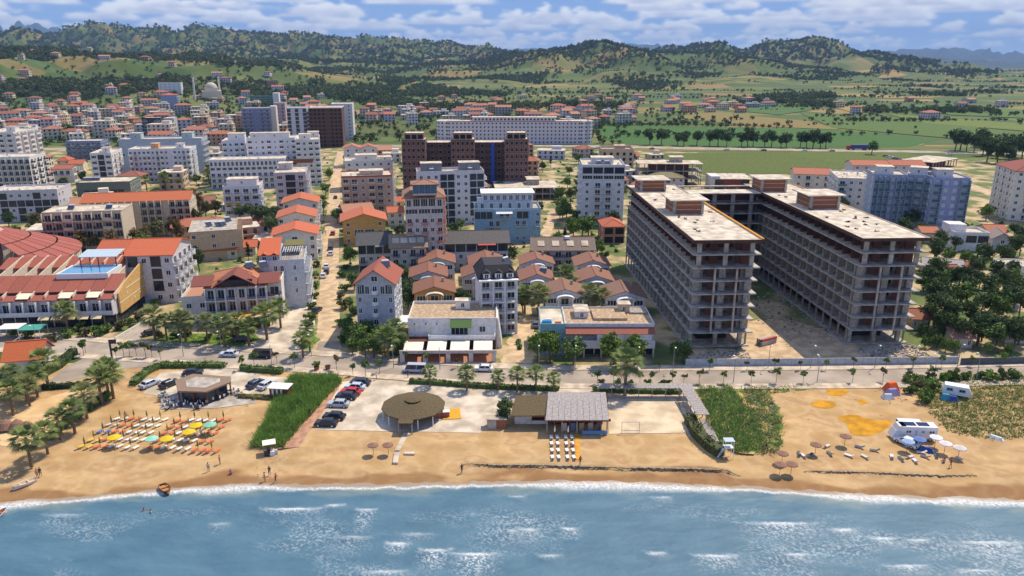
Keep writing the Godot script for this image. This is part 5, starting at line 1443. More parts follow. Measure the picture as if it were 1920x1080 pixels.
func terrace_hotel():
	var b := [-120.7, -191.5, 37.07, 25, 5, 10.5]
	var o := thing("terrace_hotel", "white terraced hotel with dull red roofs, ochre end wall and rooftop pool", "building", Vector3(b[0], 0, b[1]), b[4])
	var w: float = b[2]; var d: float = b[3]
	volume(o, Vector3(0, 0, 0), w, d, 7.2, {wall = "d2d0d4", fl = 2, F = ["DDDDDDDDDDDD", "llllllllllll"], R = ["DDDDDDDDDD", ".........."], bd = 1.6, parapet = 0.0, deck = tiles("9c4a3a")})
	for i in 11:                         # stepped red roofs with white party walls and dark dormers
		var x := -w / 2 + w * (i + 0.5) / 11
		var cw := w / 11
		var s := Shape.new()
		roof_slab(s, tiles("a4503e" if i % 3 else "984838"), Vector3(x - cw * 0.48, 8.7, d / 2 - 2.2), Vector3(x + cw * 0.48, 8.7, d / 2 - 2.2), Vector3(x + cw * 0.48, 11.2, d / 2 - 9.5), Vector3(x - cw * 0.48, 11.2, d / 2 - 9.5))
		put(s, "roof_bay", o)
		var lo := Shape.new()
		roof_slab(lo, tiles("a85444"), Vector3(x - cw * 0.48, 7.3, d / 2 + 0.6), Vector3(x + cw * 0.48, 7.3, d / 2 + 0.6), Vector3(x + cw * 0.48, 8.1, d / 2 - 1.6), Vector3(x - cw * 0.48, 8.1, d / 2 - 1.6))
		put(lo, "roof_skirt", o)
		var bk := Shape.new()
		roof_slab(bk, tiles("a8523e"), Vector3(x - cw * 0.48, 10.8, d / 2 - 18.0 - (i % 3) * 0.8), Vector3(x + cw * 0.48, 10.8, d / 2 - 18.0 - (i % 3) * 0.8), Vector3(x + cw * 0.48, 12.6, -d / 2 + 1), Vector3(x - cw * 0.48, 12.6, -d / 2 + 1))
		put(bk, "back_roof_bay", o)
		var pw := Shape.new()
		pw.hexa(wall("dccfbc"), [Vector3(x + cw * 0.49, 7, d / 2 - 0.2), Vector3(x + cw * 0.49 + 0.25, 7, d / 2 - 0.2), Vector3(x + cw * 0.49 + 0.25, 7, -d / 2), Vector3(x + cw * 0.49, 7, -d / 2), Vector3(x + cw * 0.49, 8.6, d / 2 - 0.2), Vector3(x + cw * 0.49 + 0.25, 8.6, d / 2 - 0.2), Vector3(x + cw * 0.49 + 0.25, 13, -d / 2), Vector3(x + cw * 0.49, 13, -d / 2)])
		put(pw, "party_wall", o)
		put(window_mesh(cw * 0.5, 1.2, "dark_metal"), "dormer_window", o, Vector3(x, 8.0, d / 2 - 2.3))
		if i in [4, 7, 9]:
			var aw := Shape.new()
			aw.hexa(paint("e6dcc0", 0.9), [Vector3(x - 1.5, 7.9, d / 2 + 0.6), Vector3(x + 1.5, 7.9, d / 2 + 0.6), Vector3(x + 1.5, 8.7, d / 2 - 1.8), Vector3(x - 1.5, 8.7, d / 2 - 1.8), Vector3(x - 1.5, 8.0, d / 2 + 0.6), Vector3(x + 1.5, 8.0, d / 2 + 0.6), Vector3(x + 1.5, 8.8, d / 2 - 1.8), Vector3(x - 1.5, 8.8, d / 2 - 1.8)])
			put(aw, "awning", o)
	# ochre end wall, stepped
	var y := Shape.new()
	var ok := wall("d6ae6c")
	for q in [[d / 2 - 1.5, d / 2 - 6, 8.2, 10.0], [d / 2 - 6, -d / 2, 10.0, 13.4]]:
		y.hexa(ok, [Vector3(w / 2 + 0.3, 2.9, q[0]), Vector3(w / 2 + 0.7, 2.9, q[0]), Vector3(w / 2 + 0.7, 2.9, q[1]), Vector3(w / 2 + 0.3, 2.9, q[1]), Vector3(w / 2 + 0.3, q[2], q[0]), Vector3(w / 2 + 0.7, q[2], q[0]), Vector3(w / 2 + 0.7, q[3], q[1]), Vector3(w / 2 + 0.3, q[3], q[1])])
	put(y, "end_wall", o)
	for i in 2:
		var s := Shape.new()
		s.box(wall("e8dcc4"), Vector3(w / 2 + 0.72, 5.6 + 2.6 * i, 0 - 2.0 * i), Vector3(0.08, 0.2, d - 3 - 5.0 * i))
		put(s, "wall_band", o)
	for q in [[2, 4.6], [6, 7.0], [-6, 7.4], [-8, 10.4], [-2, 4.8]]: put(window_mesh(0.5, 0.5), "vent", o, Vector3(w / 2 + 0.7, q[1], q[0]), 90)
	# ground floor shop front with cream blinds and green canopies
	for i in 5:
		var s := Shape.new()
		s.hexa(paint("dcc89c", 0.9), [Vector3(w * (0.02 + i * 0.085), 3.0, d / 2 + 3.0), Vector3(w * (0.09 + i * 0.085), 3.0, d / 2 + 3.0), Vector3(w * (0.09 + i * 0.085), 3.7, d / 2 + 1.65), Vector3(w * (0.02 + i * 0.085), 3.7, d / 2 + 1.65), Vector3(w * (0.02 + i * 0.085), 3.08, d / 2 + 3.02), Vector3(w * (0.09 + i * 0.085), 3.08, d / 2 + 3.02), Vector3(w * (0.09 + i * 0.085), 3.8, d / 2 + 1.65), Vector3(w * (0.02 + i * 0.085), 3.8, d / 2 + 1.65)])
		put(s, "blind", o)
	for i in 4:
		var s := Shape.new()
		s.box(paint("3f9484", 0.7) if i != 2 else "white_metal", Vector3(-w * 0.4 + i * 5.6, 2.9, d / 2 + 6.5 + (i % 2) * 1.2), Vector3(5.2, 0.12, 4.2))
		for q in [[-2.4, 1.9], [2.4, 1.9], [-2.4, -1.9], [2.4, -1.9]]: s.box("white_metal", Vector3(-w * 0.4 + i * 5.6 + q[0], 1.45, d / 2 + 6.5 + (i % 2) * 1.2 + q[1]), Vector3(0.1, 2.9, 0.1))
		put(s, "green_canopy", o)
	# rooftop pool under a pale canopy
	var pd := thing("swimming_pool", "blue rooftop pool with white deck on the terraced hotel", "pool", Vector3.ZERO)
	var c := Vector3(b[0], 0, b[1]) + Basis(Vector3.UP, deg_to_rad(b[4])) * Vector3(w * 0.22, 11.6, d * 0.02)
	pd.position = c
	pd.rotation_degrees.y = b[4]
	var s1 := Shape.new()
	s1.box("white_metal", Vector3(0, -0.6, 0), Vector3(13, 1.0, 9))
	for q in [[0, 4.4, 13, 0.4], [0, -4.4, 13, 0.4], [-6.3, 0, 0.4, 8.4], [6.3, 0, 0.4, 8.4]]: s1.box("white_metal", Vector3(q[0], 0.2, q[1]), Vector3(q[2], 0.6, q[3]))
	put(s1, "deck", pd)
	var wt := Shape.new()
	wt.box("water_pool", Vector3(0, 0.1, 0), Vector3(12.2, 0.3, 8.4))
	put(wt, "water", pd)
	var cn := thing("canopy", "pale flat canopy on dark posts over the rooftop pool", "canopy", c + Basis(Vector3.UP, deg_to_rad(b[4])) * Vector3(1, 0, -6), b[4])
	var t := Shape.new()
	t.hexa("canopy_sheet", [Vector3(-5, 2.9, 3), Vector3(5, 2.9, 3), Vector3(5, 3.6, -3), Vector3(-5, 3.6, -3), Vector3(-5, 3.05, 3), Vector3(5, 3.05, 3), Vector3(5, 3.75, -3), Vector3(-5, 3.75, -3)])
	put(t, "sheet", cn)
	for q in [[-4.6, 2.6], [0, 2.6], [4.6, 2.6], [-4.6, -2.6], [4.6, -2.6]]:
		var p := Shape.new()
		p.box("dark_metal", Vector3(q[0], 1.45, q[1]), Vector3(0.2, 3.0, 0.2))
		put(p, "post", cn)
	# neighbour with two orange roofs and curved balconies
	var nb := bld("guesthouse", "white guesthouse with two orange roofs and tiers of curved balconies", [-100.9, -207.8, 12.1, 17, 6, 14], {wall = "d8d4d6", fl = 4, F = ["..ww", "..Dw", "..Dw", "DwDw"], R = ["cccc"], bd = 1.6, rail = "white_metal", roof = "gx", roofc = "d86436", rh = 2.6, ov = 0.6})
	bld("guesthouse", "orange roofed wing behind the rooftop pool canopy", [-113.9, -211.4, 8.62, 14, 6, 13], {wall = "d0c4bc", fl = 4, F = ["wwww"], roof = "gx", roofc = "cc5c34", rh = 2.4})
	return nb

func yellow_terrace_hotel():
	var b := [-72.15, -190.4, 15.09, 15, 11, 10]
	var o := thing("terrace_hotel", "white hotel with maroon centre gable and curved mustard terrace behind palms", "building", Vector3(b[0], 0, b[1]), b[4])
	var w: float = b[2]; var d: float = b[3]
	volume(o, Vector3.ZERO, w, d, 10, {wall = "e0dede", fl = 3, F = ["D.DD.D", "ffftff", "ffftff"], R = ["...", ".w.", ".w."], bd = 1.7, rail = "dark_metal", roof = "hip", roofc = "c87c50", rh = 3.0, ov = 0.3})
	volume(o, Vector3(w / 2 + 1.6, 0, -1.5), 3.6, d - 1, 9.6, {wall = "ece8e4", fl = 3, F = [".", "r", "r"], R = ["..."], parapet = 1.0, deck = paint("d8a02c", 0.9), rail = "dark_metal"})
	volume(o, Vector3(-w / 2 - 3, 0, -0.5), 6.5, d - 2, 6.4, {wall = "d8d4d0", fl = 2, F = ["W.", "ww"], parapet = 1.0, deck = tiles("c08c6c")})
	var g := Shape.new()
	var mk := tiles("7c3a34")
	roof_slab(g, mk, Vector3(-5.2, 10.3, d / 2 + 1.4), Vector3(0, 13.2, d / 2 + 1.4), Vector3(0, 13.4, d / 2 - 6), Vector3(-5.2, 10.5, d / 2 - 6))
	roof_slab(g, mk, Vector3(0, 13.2, d / 2 + 1.4), Vector3(5.2, 10.3, d / 2 + 1.4), Vector3(5.2, 10.5, d / 2 - 6), Vector3(0, 13.4, d / 2 - 6))
	put(g, "centre_gable", o)
	for e in [-1, 1]:
		var s := Shape.new()
		roof_slab(s, mk, Vector3(e * 8.2 - 2.6, 10.4, d / 2 + 0.8), Vector3(e * 8.2 + 2.6, 10.4, d / 2 + 0.8), Vector3(e * 8.2 + 2.6, 12, d / 2 - 4), Vector3(e * 8.2 - 2.6, 12, d / 2 - 4))
		put(s, "side_gable", o)
	var gw := Shape.new()
	gw.box(paint("4c2c2a", 0.8), Vector3(0, 10.9, d / 2 + 0.4), Vector3(8.4, 1.8, 0.5))
	put(gw, "attic_front", o)
	put(window_mesh(6.5, 1.3, "dark_metal", "glass", 4), "attic_window", o, Vector3(0, 10.8, d / 2 + 0.67))
	for i in 2: solar_heater(o, Vector3(2.5 + 3.6 * i, 12.1, -1.5), 25)
	# curved terrace on a white ground storey
	var n := 14
	var tr := Shape.new()
	var rimk := wall("ecebea")
	for i in n:
		var a0 := PI * i / n; var a1 := PI * (i + 1) / n
		var p0 := Vector3(1.5 - cos(a0) * w * 0.52, 3.3, d / 2 + sin(a0) * 7.5); var p1 := Vector3(1.5 - cos(a1) * w * 0.52, 3.3, d / 2 + sin(a1) * 7.5)
		tr.tri("yellow_deck", Vector3(1.5, 3.3, d / 2), p0, p1, Vector3.UP)
		tr.bar(rimk, p0 + Vector3(0, 0.1, 0), p1 + Vector3(0, 0.0, 0), 0.3, 0.5)
		if i % 2 == 0: tr.box(rimk, p0 - Vector3(0, 1.7, 0), Vector3(0.35, 3.2, 0.35))
	put(tr, "curved_terrace", o)

func white_restaurant():
	var b := [-14.01, -170.4, 20.57, 13, 1, 7.2]
	var o := thing("restaurant", "white flat roofed restaurant with green awning balcony and four cream canopies", "building", Vector3(b[0], 0, b[1]), b[4])
	var w: float = b[2]; var d: float = b[3]
	volume(o, Vector3.ZERO, w, d, 7.2, {wall = "e6e4e0", fl = 2, F = ["DDDDDD", "......"], R = ["..", ".."], deck = "sandy_deck", parapet = 0.8})
	put(window_mesh(1.5, 1.5), "window", o, Vector3(w * 0.34, 5.2, d / 2))
	put(window_mesh(4.0, 2.2, "white_frame", "glass", 3), "glazing", o, Vector3(w * 0.08, 4.9, d / 2))
	for i in 3: air_conditioner(o, Vector3(-w * 0.42 + i * 2.6, 6.3, d / 2 - 0.05))
	roof_hatch(o, Vector3(w * 0.1, 7.2, -d * 0.25), 3.4, 2.4, 2.0, wall("f0eeea"))
	var g := Shape.new()
	g.hexa(paint("55703a", 0.9), [Vector3(-w * 0.02, 6.2, d / 2 + 2.0), Vector3(w * 0.22, 6.2, d / 2 + 2.0), Vector3(w * 0.22, 7.6, d / 2 + 0.1), Vector3(-w * 0.02, 7.6, d / 2 + 0.1), Vector3(-w * 0.02, 6.28, d / 2 + 2.05), Vector3(w * 0.22, 6.28, d / 2 + 2.05), Vector3(w * 0.22, 7.7, d / 2 + 0.1), Vector3(-w * 0.02, 7.7, d / 2 + 0.1)])
	put(g, "green_awning", o)
	put(balcony_mesh(w * 0.75, 2.4, "solid", wall("eceae6"), wall("eceae6")), "balcony", o, Vector3(w * 0.11, 3.6, d / 2))
	var pt := Shape.new()
	pt.box("timber_brown", Vector3(-w * 0.38, 3.4, d / 2 + 1.6), Vector3(w * 0.22, 0.15, 3.0))
	put(pt, "porch_roof", o)
	for i in 4:
		var x := -w * 0.42 + i * w * 0.255
		var s := Shape.new()
		s.hexa("cream_canvas", [Vector3(x - w * 0.1, 2.7, d / 2 + 7.2), Vector3(x + w * 0.11, 2.7, d / 2 + 7.2), Vector3(x + w * 0.11, 3.3, d / 2 + 2.7), Vector3(x - w * 0.1, 3.3, d / 2 + 2.7), Vector3(x - w * 0.1, 2.78, d / 2 + 7.2), Vector3(x + w * 0.11, 2.78, d / 2 + 7.2), Vector3(x + w * 0.11, 3.4, d / 2 + 2.7), Vector3(x - w * 0.1, 3.4, d / 2 + 2.7)])
		put(s, "canopy", o)
	var fr := Shape.new()
	fr.box(wall("c6bab4"), Vector3(-w * 0.03, 2.55, d / 2 + 7.5), Vector3(w * 1.06, 0.7, 0.4))
	put(fr, "frame_beam", o)
	for i in 5:
		var s := Shape.new()
		s.box(wall("d0c8c2"), Vector3(-w * 0.53 + i * w * 0.25, 1.1, d / 2 + 7.5), Vector3(1.0, 2.25, 0.38))
		put(s, "frame_pier", o)
	var fl := Shape.new()
	fl.box(tiles("c0805c"), Vector3(-w * 0.03, 0.08, d / 2 + 4), Vector3(w, 0.16, 7.4))
	put(fl, "terrace_floor", o)
	var lt := Shape.new()
	lt.hexa(wall("e4e2de"), [Vector3(w / 2 + 0.1, 0, d / 2 - 1), Vector3(w / 2 + 1.3, 0, d / 2 - 1), Vector3(w / 2 + 1.3, 0, -d / 2), Vector3(w / 2 + 0.1, 0, -d / 2), Vector3(w / 2 + 0.1, 7.5, d / 2 - 1), Vector3(w / 2 + 0.35, 7.5, d / 2 - 1), Vector3(w / 2 + 0.35, 7.5, -d / 2), Vector3(w / 2 + 0.1, 7.5, -d / 2)])
	put(lt, "side_wall", o)

func teal_restaurant():
	var b := [19.52, -167, 26.11, 12, 0, 7.2]
	var o := thing("restaurant", "flat roofed restaurant with teal corner, red brown awning band and roof clutter", "building", Vector3(b[0], 0, b[1]), b[4])
	var w: float = b[2]; var d: float = b[3]
	volume(o, Vector3(w * 0.11, 0, 0), w * 0.78, d, 7.2, {wall = "dcdadc", fl = 2, F = ["DDDDDD", "ss...."], deck = "sandy_deck", parapet = 0.5})
	volume(o, Vector3(-w * 0.39, 0, 0.15), w * 0.215, d + 0.3, 7.2, {wall = "8cb4c0", fl = 2, F = ["..", ".W."], deck = "concrete_light", parapet = 0.5, L = ["ww"]})
	var s := Shape.new()
	s.hexa(tiles("9c5444"), [Vector3(-w * 0.28, 5.7, d / 2 + 2.0), Vector3(w * 0.5, 5.7, d / 2 + 2.0), Vector3(w * 0.5, 6.7, d / 2 + 0.05), Vector3(-w * 0.28, 6.7, d / 2 + 0.05), Vector3(-w * 0.28, 5.8, d / 2 + 2.05), Vector3(w * 0.5, 5.8, d / 2 + 2.05), Vector3(w * 0.5, 6.8, d / 2 + 0.05), Vector3(-w * 0.28, 6.8, d / 2 + 0.05)])
	put(s, "awning_band", o)
	var p := Shape.new()
	p.box(wall("d8d6da"), Vector3(w * 0.11, 3.3, d / 2 + 2.0), Vector3(w * 0.78, 1.9, 0.25))
	p.box(wall("d8d6da"), Vector3(w * 0.11, 2.6, d / 2 + 1.0), Vector3(w * 0.78, 0.3, 2.1))
	put(p, "balcony_front", o)
	for i in 4:
		var q := Shape.new()
		q.box(wall("e6e4e4"), Vector3(w * (0.05 + 0.12 * i), 5.0, d / 2 + 1.9), Vector3(w * 0.115, 1.4, 0.08))
		put(q, "roller_blind", o)
	for i in 6:
		var q := Shape.new()
		q.box("concrete_light", Vector3(-w * 0.27 + i * w * 0.152, 1.25, d / 2 + 1.9), Vector3(0.35, 2.5, 0.35))
		put(q, "pillar", o)
	for a in [[-0.12, -0.1, 3.0, 5.0, 1.6, "dcd8d8"], [0.28, -0.3, 2.6, 2.4, 2.2, "cdb48c"]]:
		roof_hatch(o, Vector3(a[0] * w, 7.2, a[1] * d), a[2], a[3], a[4], wall(a[5]))
	var rf := Shape.new()
	rf.box("sandy_deck", Vector3(w * 0.13, 7.6, -0.5), Vector3(w * 0.3, 0.6, d * 0.6))
	rf.box("concrete_raw", Vector3(w * 0.41, 7.5, -d * 0.28), Vector3(w * 0.16, 0.5, d * 0.3))
	put(rf, "raised_roof", o)
	var td := Shape.new()
	td.box("water_pool", Vector3(-w * 0.44, 7.6, d * 0.38), Vector3(2.2, 0.5, 1.0))
	td.box("white_metal", Vector3(-w * 0.43, 7.5, d * 0.24), Vector3(1.6, 0.4, 0.5))
	td.box(paint("c07040", 0.8), Vector3(-w * 0.34, 7.5, d * 0.4), Vector3(1.4, 0.4, 0.7))
	put(td, "stored_things", o)

func red_amphitheatre():
	var c := Vector3(-167.7, 0, -225.7)
	var o := thing("red_roofed_hotel", "rounded hotel of fanned dull red roofs at the left edge", "building", c)
	var n := 16
	for i in n:
		var a0 := deg_to_rad(-25 + 150.0 * i / n); var a1 := deg_to_rad(-25 + 150.0 * (i + 0.92) / n)
		var e0 := Vector3(cos(a0), 0, -sin(a0)); var e1 := Vector3(cos(a1), 0, -sin(a1))
		var s := Shape.new()
		for t in 3:
			var r0 := 9.0 + 7.0 * t; var r1 := 15.5 + 7.0 * t
			roof_slab(s, tiles("b05a50" if (i + t) % 2 else "a44e48"), e0 * r1 + Vector3(0, 12.0 - 2.6 * t, 0), e1 * r1 + Vector3(0, 12.0 - 2.6 * t, 0), e1 * r0 + Vector3(0, 14.5 - 2.6 * t, 0), e0 * r0 + Vector3(0, 14.5 - 2.6 * t, 0))
			var b0 := e0 * (r1 - 0.5); var b1 := e1 * (r1 - 0.5)
			s.quad(wall("d8c8bc"), b1, b0, b0 + Vector3(0, 12.1 - 2.6 * t, 0), b1 + Vector3(0, 12.1 - 2.6 * t, 0))
		put(s, "roof_segment", o)
	var core := Shape.new()
	core.tube(wall("c8a89c"), Vector3.ZERO, Vector3(0, 14.4, 0), 9.2, 9.2, 24)
	put(core, "core_wall", o)

# ---------------------------------------------------------------- trees and plants
func leafy(s: Shape, c: Vector3, r: Vector3, n: int, size: float, base: Color):
	for i in n:
		var v := Vector3(rng.randfn(), rng.randfn(), rng.randfn()).normalized()
		var k := pow(rng.randf(), 0.45)
		var p := c + v * r * k
		var nn := (v + Vector3(rng.randfn(), rng.randfn(), rng.randfn()) * 0.7).normalized()
		var u := nn.cross(Vector3(rng.randfn(), rng.randfn(), rng.randfn())).normalized() * size * rng.randf_range(0.6, 1.2)
		var w := nn.cross(u.normalized()) * size * rng.randf_range(0.35, 0.7)
		var t := rng.randf_range(0.65, 1.4)
		s.tint = Color(base.r * t * rng.randf_range(0.85, 1.2), base.g * t, base.b * t * rng.randf_range(0.7, 1.2))
		s.tri("leaf", p - u * 0.6 - w, p + u * 0.7, p - u * 0.5 + w)
		s.tri("leaf", p - u * 0.4 - w * 1.1, p - u * 0.2 + w * 1.2, p + u * 0.4 + w * 0.2)

func crown_mesh(sd: int, rx: float, ry: float, clumps: int, per: int, leaf: float, base: Color, cone := 0.0) -> ArrayMesh:
	rng.seed = sd
	var s := Shape.new()
	for i in clumps:
		var v := Vector3(rng.randfn(), rng.randfn(), rng.randfn()).normalized() * pow(rng.randf(), 0.5)
		var y := v.y * ry * 0.75
		var nar := 1.0 - cone * clampf((y / ry + 0.75) / 1.5, 0.0, 0.95)
		var c := Vector3(v.x * rx * 0.75 * nar, y, v.z * rx * 0.75 * nar)
		var q := rng.randf_range(0.26, 0.46) * rx * maxf(nar, 0.35)
		var g := rng.randf_range(0.8, 1.25)
		leafy(s, c, Vector3(q, q * 0.8, q), per, leaf, Color(base.r * g, base.g * g, base.b * g))
	return s.mesh(M)

func limbs_mesh(sd: int, h: float, r: float, spread: float, k := "bark") -> ArrayMesh:
	rng.seed = sd
	var s := Shape.new()
	s.tube(k, Vector3.ZERO, Vector3(0.05 * h, h * 0.55, 0), r, r * 0.75, 7)
	s.tube(k, Vector3(0.05 * h, h * 0.53, 0), Vector3(0, h, 0.03 * h), r * 0.75, r * 0.4, 6)
	for i in 5:
		var a := TAU * i / 5 + rng.randf()
		s.tube(k, Vector3(0.04 * h, h * rng.randf_range(0.55, 0.85), 0), Vector3(cos(a) * spread, h * rng.randf_range(1.0, 1.25), sin(a) * spread), r * 0.45, r * 0.15, 5)
	return s.mesh(M)

func palm_crown(sd: int, n: int, len: float, base: Color) -> ArrayMesh:
	rng.seed = sd
	var s := Shape.new()
	for i in n:
		var a := TAU * i * 0.381966
		var up := lerpf(1.1, -0.75, float(i) / n) + rng.randf_range(-0.12, 0.12)
		var d := Vector3(cos(a) * cos(up), sin(up), sin(a) * cos(up))
		var side := d.cross(Vector3.UP).normalized()
		var stalk := d * len * 0.42
		var t := rng.randf_range(0.7, 1.3)
		var c := Color(0.19, 0.145, 0.06) if up < -0.5 else base      # the lowest fronds have withered
		s.tint = Color(c.r * t, c.g * t, c.b * t)
		s.bar("leaf", Vector3.ZERO, stalk, 0.05)
		var nrm := side.cross(d)
		for b in 11:          # a fan of narrow blades, tips drooping
			var f := lerpf(-0.85, 0.85, b / 10.0)
			var bd := (d * cos(f) + side * sin(f)).normalized()
			var L := len * 0.62 * (1.0 - 0.22 * absf(f)) * rng.randf_range(0.9, 1.1)
			var q := bd.cross(nrm).normalized() * len * 0.03
			var m := stalk + bd * L * 0.6 + nrm * 0.03
			s.tri("leaf", stalk - q * 0.3, m - q, m + q)
			s.tri("leaf", m - q, m + bd * L * 0.45 + Vector3(0, -0.22 * L, 0), m + q)
	return s.mesh(M)

var kinds := {}
func make_kinds():
	var dark := Color(0.075, 0.125, 0.036)
	var mid := Color(0.115, 0.19, 0.04)
	var lite := Color(0.17, 0.26, 0.05)
	var olive := Color(0.13, 0.13, 0.05)
	var rust := Color(0.17, 0.125, 0.04)
	kinds.broad = []
	kinds.dark = []
	kinds.pine = []
	kinds.rust = []
	kinds.bush = []
	kinds.street = []
	kinds.cypress = []
	kinds.palm = []
	for i in 4:
		kinds.broad.append([crown_mesh(100 + i, 2.6, 2.3, 20, 48, 0.42, mid if i % 2 else lite), 3.6, limbs_mesh(i, 3.0, 0.18, 1.2)])
		kinds.dark.append([crown_mesh(200 + i, 2.8, 2.6, 22, 48, 0.42, dark), 4.2, limbs_mesh(10 + i, 3.6, 0.2, 1.3)])
		kinds.rust.append([crown_mesh(300 + i, 2.6, 3.2, 20, 48, 0.40, rust if i % 2 else olive), 5.0, limbs_mesh(20 + i, 4.5, 0.2, 1.1)])
		kinds.pine.append([crown_mesh(400 + i, 3.0, 2.2, 22, 48, 0.40, Color(0.08, 0.125, 0.04)), 6.0, limbs_mesh(30 + i, 6.0, 0.22, 1.5)])
		kinds.bush.append([crown_mesh(500 + i, 1.3, 0.9, 10, 40, 0.30, [mid, lite, olive, mid][i]), 0.75, limbs_mesh(40 + i, 0.5, 0.06, 0.4)])
		kinds.street.append([crown_mesh(600 + i, 0.95, 0.8, 8, 26, 0.26, [mid, lite, mid, olive][i]), 2.4, limbs_mesh(50 + i, 2.0, 0.05, 0.35)])
		kinds.cypress.append([crown_mesh(700 + i, 1.1, 4.2, 24, 34, 0.34, Color(0.028, 0.05, 0.016), 0.8), 4.4, limbs_mesh(60 + i, 2.0, 0.14, 0.2)])
		var tk := Shape.new()
		for j in 6: tk.tube("palm_bark", Vector3(0, j * 0.8, 0), Vector3(0, j * 0.8 + 0.82, 0), 0.30 - 0.015 * j, 0.25 - 0.015 * j, 8, false)
		tk.tube("palm_bark", Vector3(0, 4.3, 0), Vector3(0, 5.0, 0), 0.42, 0.2, 8)
		kinds.palm.append([palm_crown(800 + i, 30, 2.9, [Color(0.15, 0.19, 0.045), Color(0.12, 0.17, 0.04), Color(0.17, 0.19, 0.06), Color(0.13, 0.18, 0.045)][i]), 5.0, tk.mesh(M)])

func plant(kind: String, called: String, label: String, at: Vector3, size: float, group := "", category := "tree") -> Node3D:
	var set: Array = kinds[kind]
	rng.seed = int(absf(at.x * 911 + at.z * 353)) + 1
	var v: Array = set[rng.randi() % set.size()]
	var o := thing(called, label, category, at, rng.randf_range(0, 360), group)
	var sz := size * rng.randf_range(0.92, 1.08)
	var t := put(v[2], "trunk", o)
	t.scale = Vector3.ONE * sz
	var c := put(v[0], "crown", o, Vector3(0, v[1] * sz, 0))
	c.scale = Vector3(sz, sz * rng.randf_range(0.9, 1.1), sz)
	return o

func plants(kind: String, called: String, look: String, where: String, list: Array, size: float, category := "tree"):
	list.sort_custom(func(a, b): return a.x < b.x)
	for i in list.size():
		var n: String = ("%s, %s from left %s" % [look, nth(i), where]) if list.size() > 1 else look + " " + where
		plant(kind, called, n, list[i], size * (1.0 + 0.12 * sin(i * 2.3)), look + " " + where, category)

var footprints := []
func blocked(x: float, z: float, gap := 2.0) -> bool:
	for f in footprints:
		var dx: float = x - f[0]
		var dz: float = z - f[1]
		if dx * dx + dz * dz > f[5]: continue
		var lx: float = dx * f[6] - dz * f[7]
		var lz: float = dx * f[7] + dz * f[6]
		if absf(lx) < f[2] + gap and absf(lz) < f[3] + gap: return true
	return false

func gather_footprints():
	for o in get_children():
		if o is Node3D and o.has_meta("category"):
			var ab := AABB()
			var any := false
			for c in o.get_children():
				if c is MeshInstance3D and String(c.name).begins_with("wall") or c is MeshInstance3D and String(c.name).begins_with("corridor_wall") or c is MeshInstance3D and String(c.name).begins_with("core_wall") or c is MeshInstance3D and String(c.name).begins_with("roof_segment"):
					var e: AABB = c.transform * c.mesh.get_aabb()
					ab = ab.merge(e) if any else e
					any = true
			if any:
				var r: float = deg_to_rad(o.rotation_degrees.y)
				var cc: Vector3 = ab.get_center().rotated(Vector3.UP, r) + o.position
				footprints.append([cc.x, cc.z, ab.size.x / 2, ab.size.z / 2, 0, pow(ab.size.length() / 2 + 6, 2), cos(r), sin(r)])

func near_line(f: Array, x: float, z: float, w: float) -> bool:
	var p := Vector2(x, z)
	for i in range(0, f.size() - 2, 2):
		var c := Geometry2D.get_closest_point_to_segment(p, Vector2(f[i], f[i + 1]), Vector2(f[i + 2], f[i + 3]))
		if c.distance_squared_to(p) < w * w: return true
	return false

func hedge(label: String, f: Array, width: float, h: float, base := Color(0.09, 0.15, 0.035)):
	var s := Shape.new()
	rng.seed = int(absf(f[0] * 31 + f[1] * 7))
	var p := pg(f)
	for i in p.size() - 1:
		s.tint = base
		s.bar("leaf", Vector3(p[i].x, h * 0.4, p[i].y), Vector3(p[i + 1].x, h * 0.4, p[i + 1].y), width * 0.75, h * 0.85)
		var n := maxi(2, int(p[i].distance_to(p[i + 1]) / 0.55))
		for k in n:
			var q := p[i].lerp(p[i + 1], (k + rng.randf()) / n)
			var g := rng.randf_range(0.8, 1.25)
			leafy(s, Vector3(q.x + rng.randf_range(-0.3, 0.3) * width, h * rng.randf_range(0.45, 0.7), q.y + rng.randf_range(-0.3, 0.3) * width), Vector3(width * 0.5, h * 0.55, width * 0.5), 64, 0.3, Color(base.r * g, base.g * g, base.b * g))
	var o := thing("hedge", label, "hedge", Vector3.ZERO)
	put(s, "foliage", o)

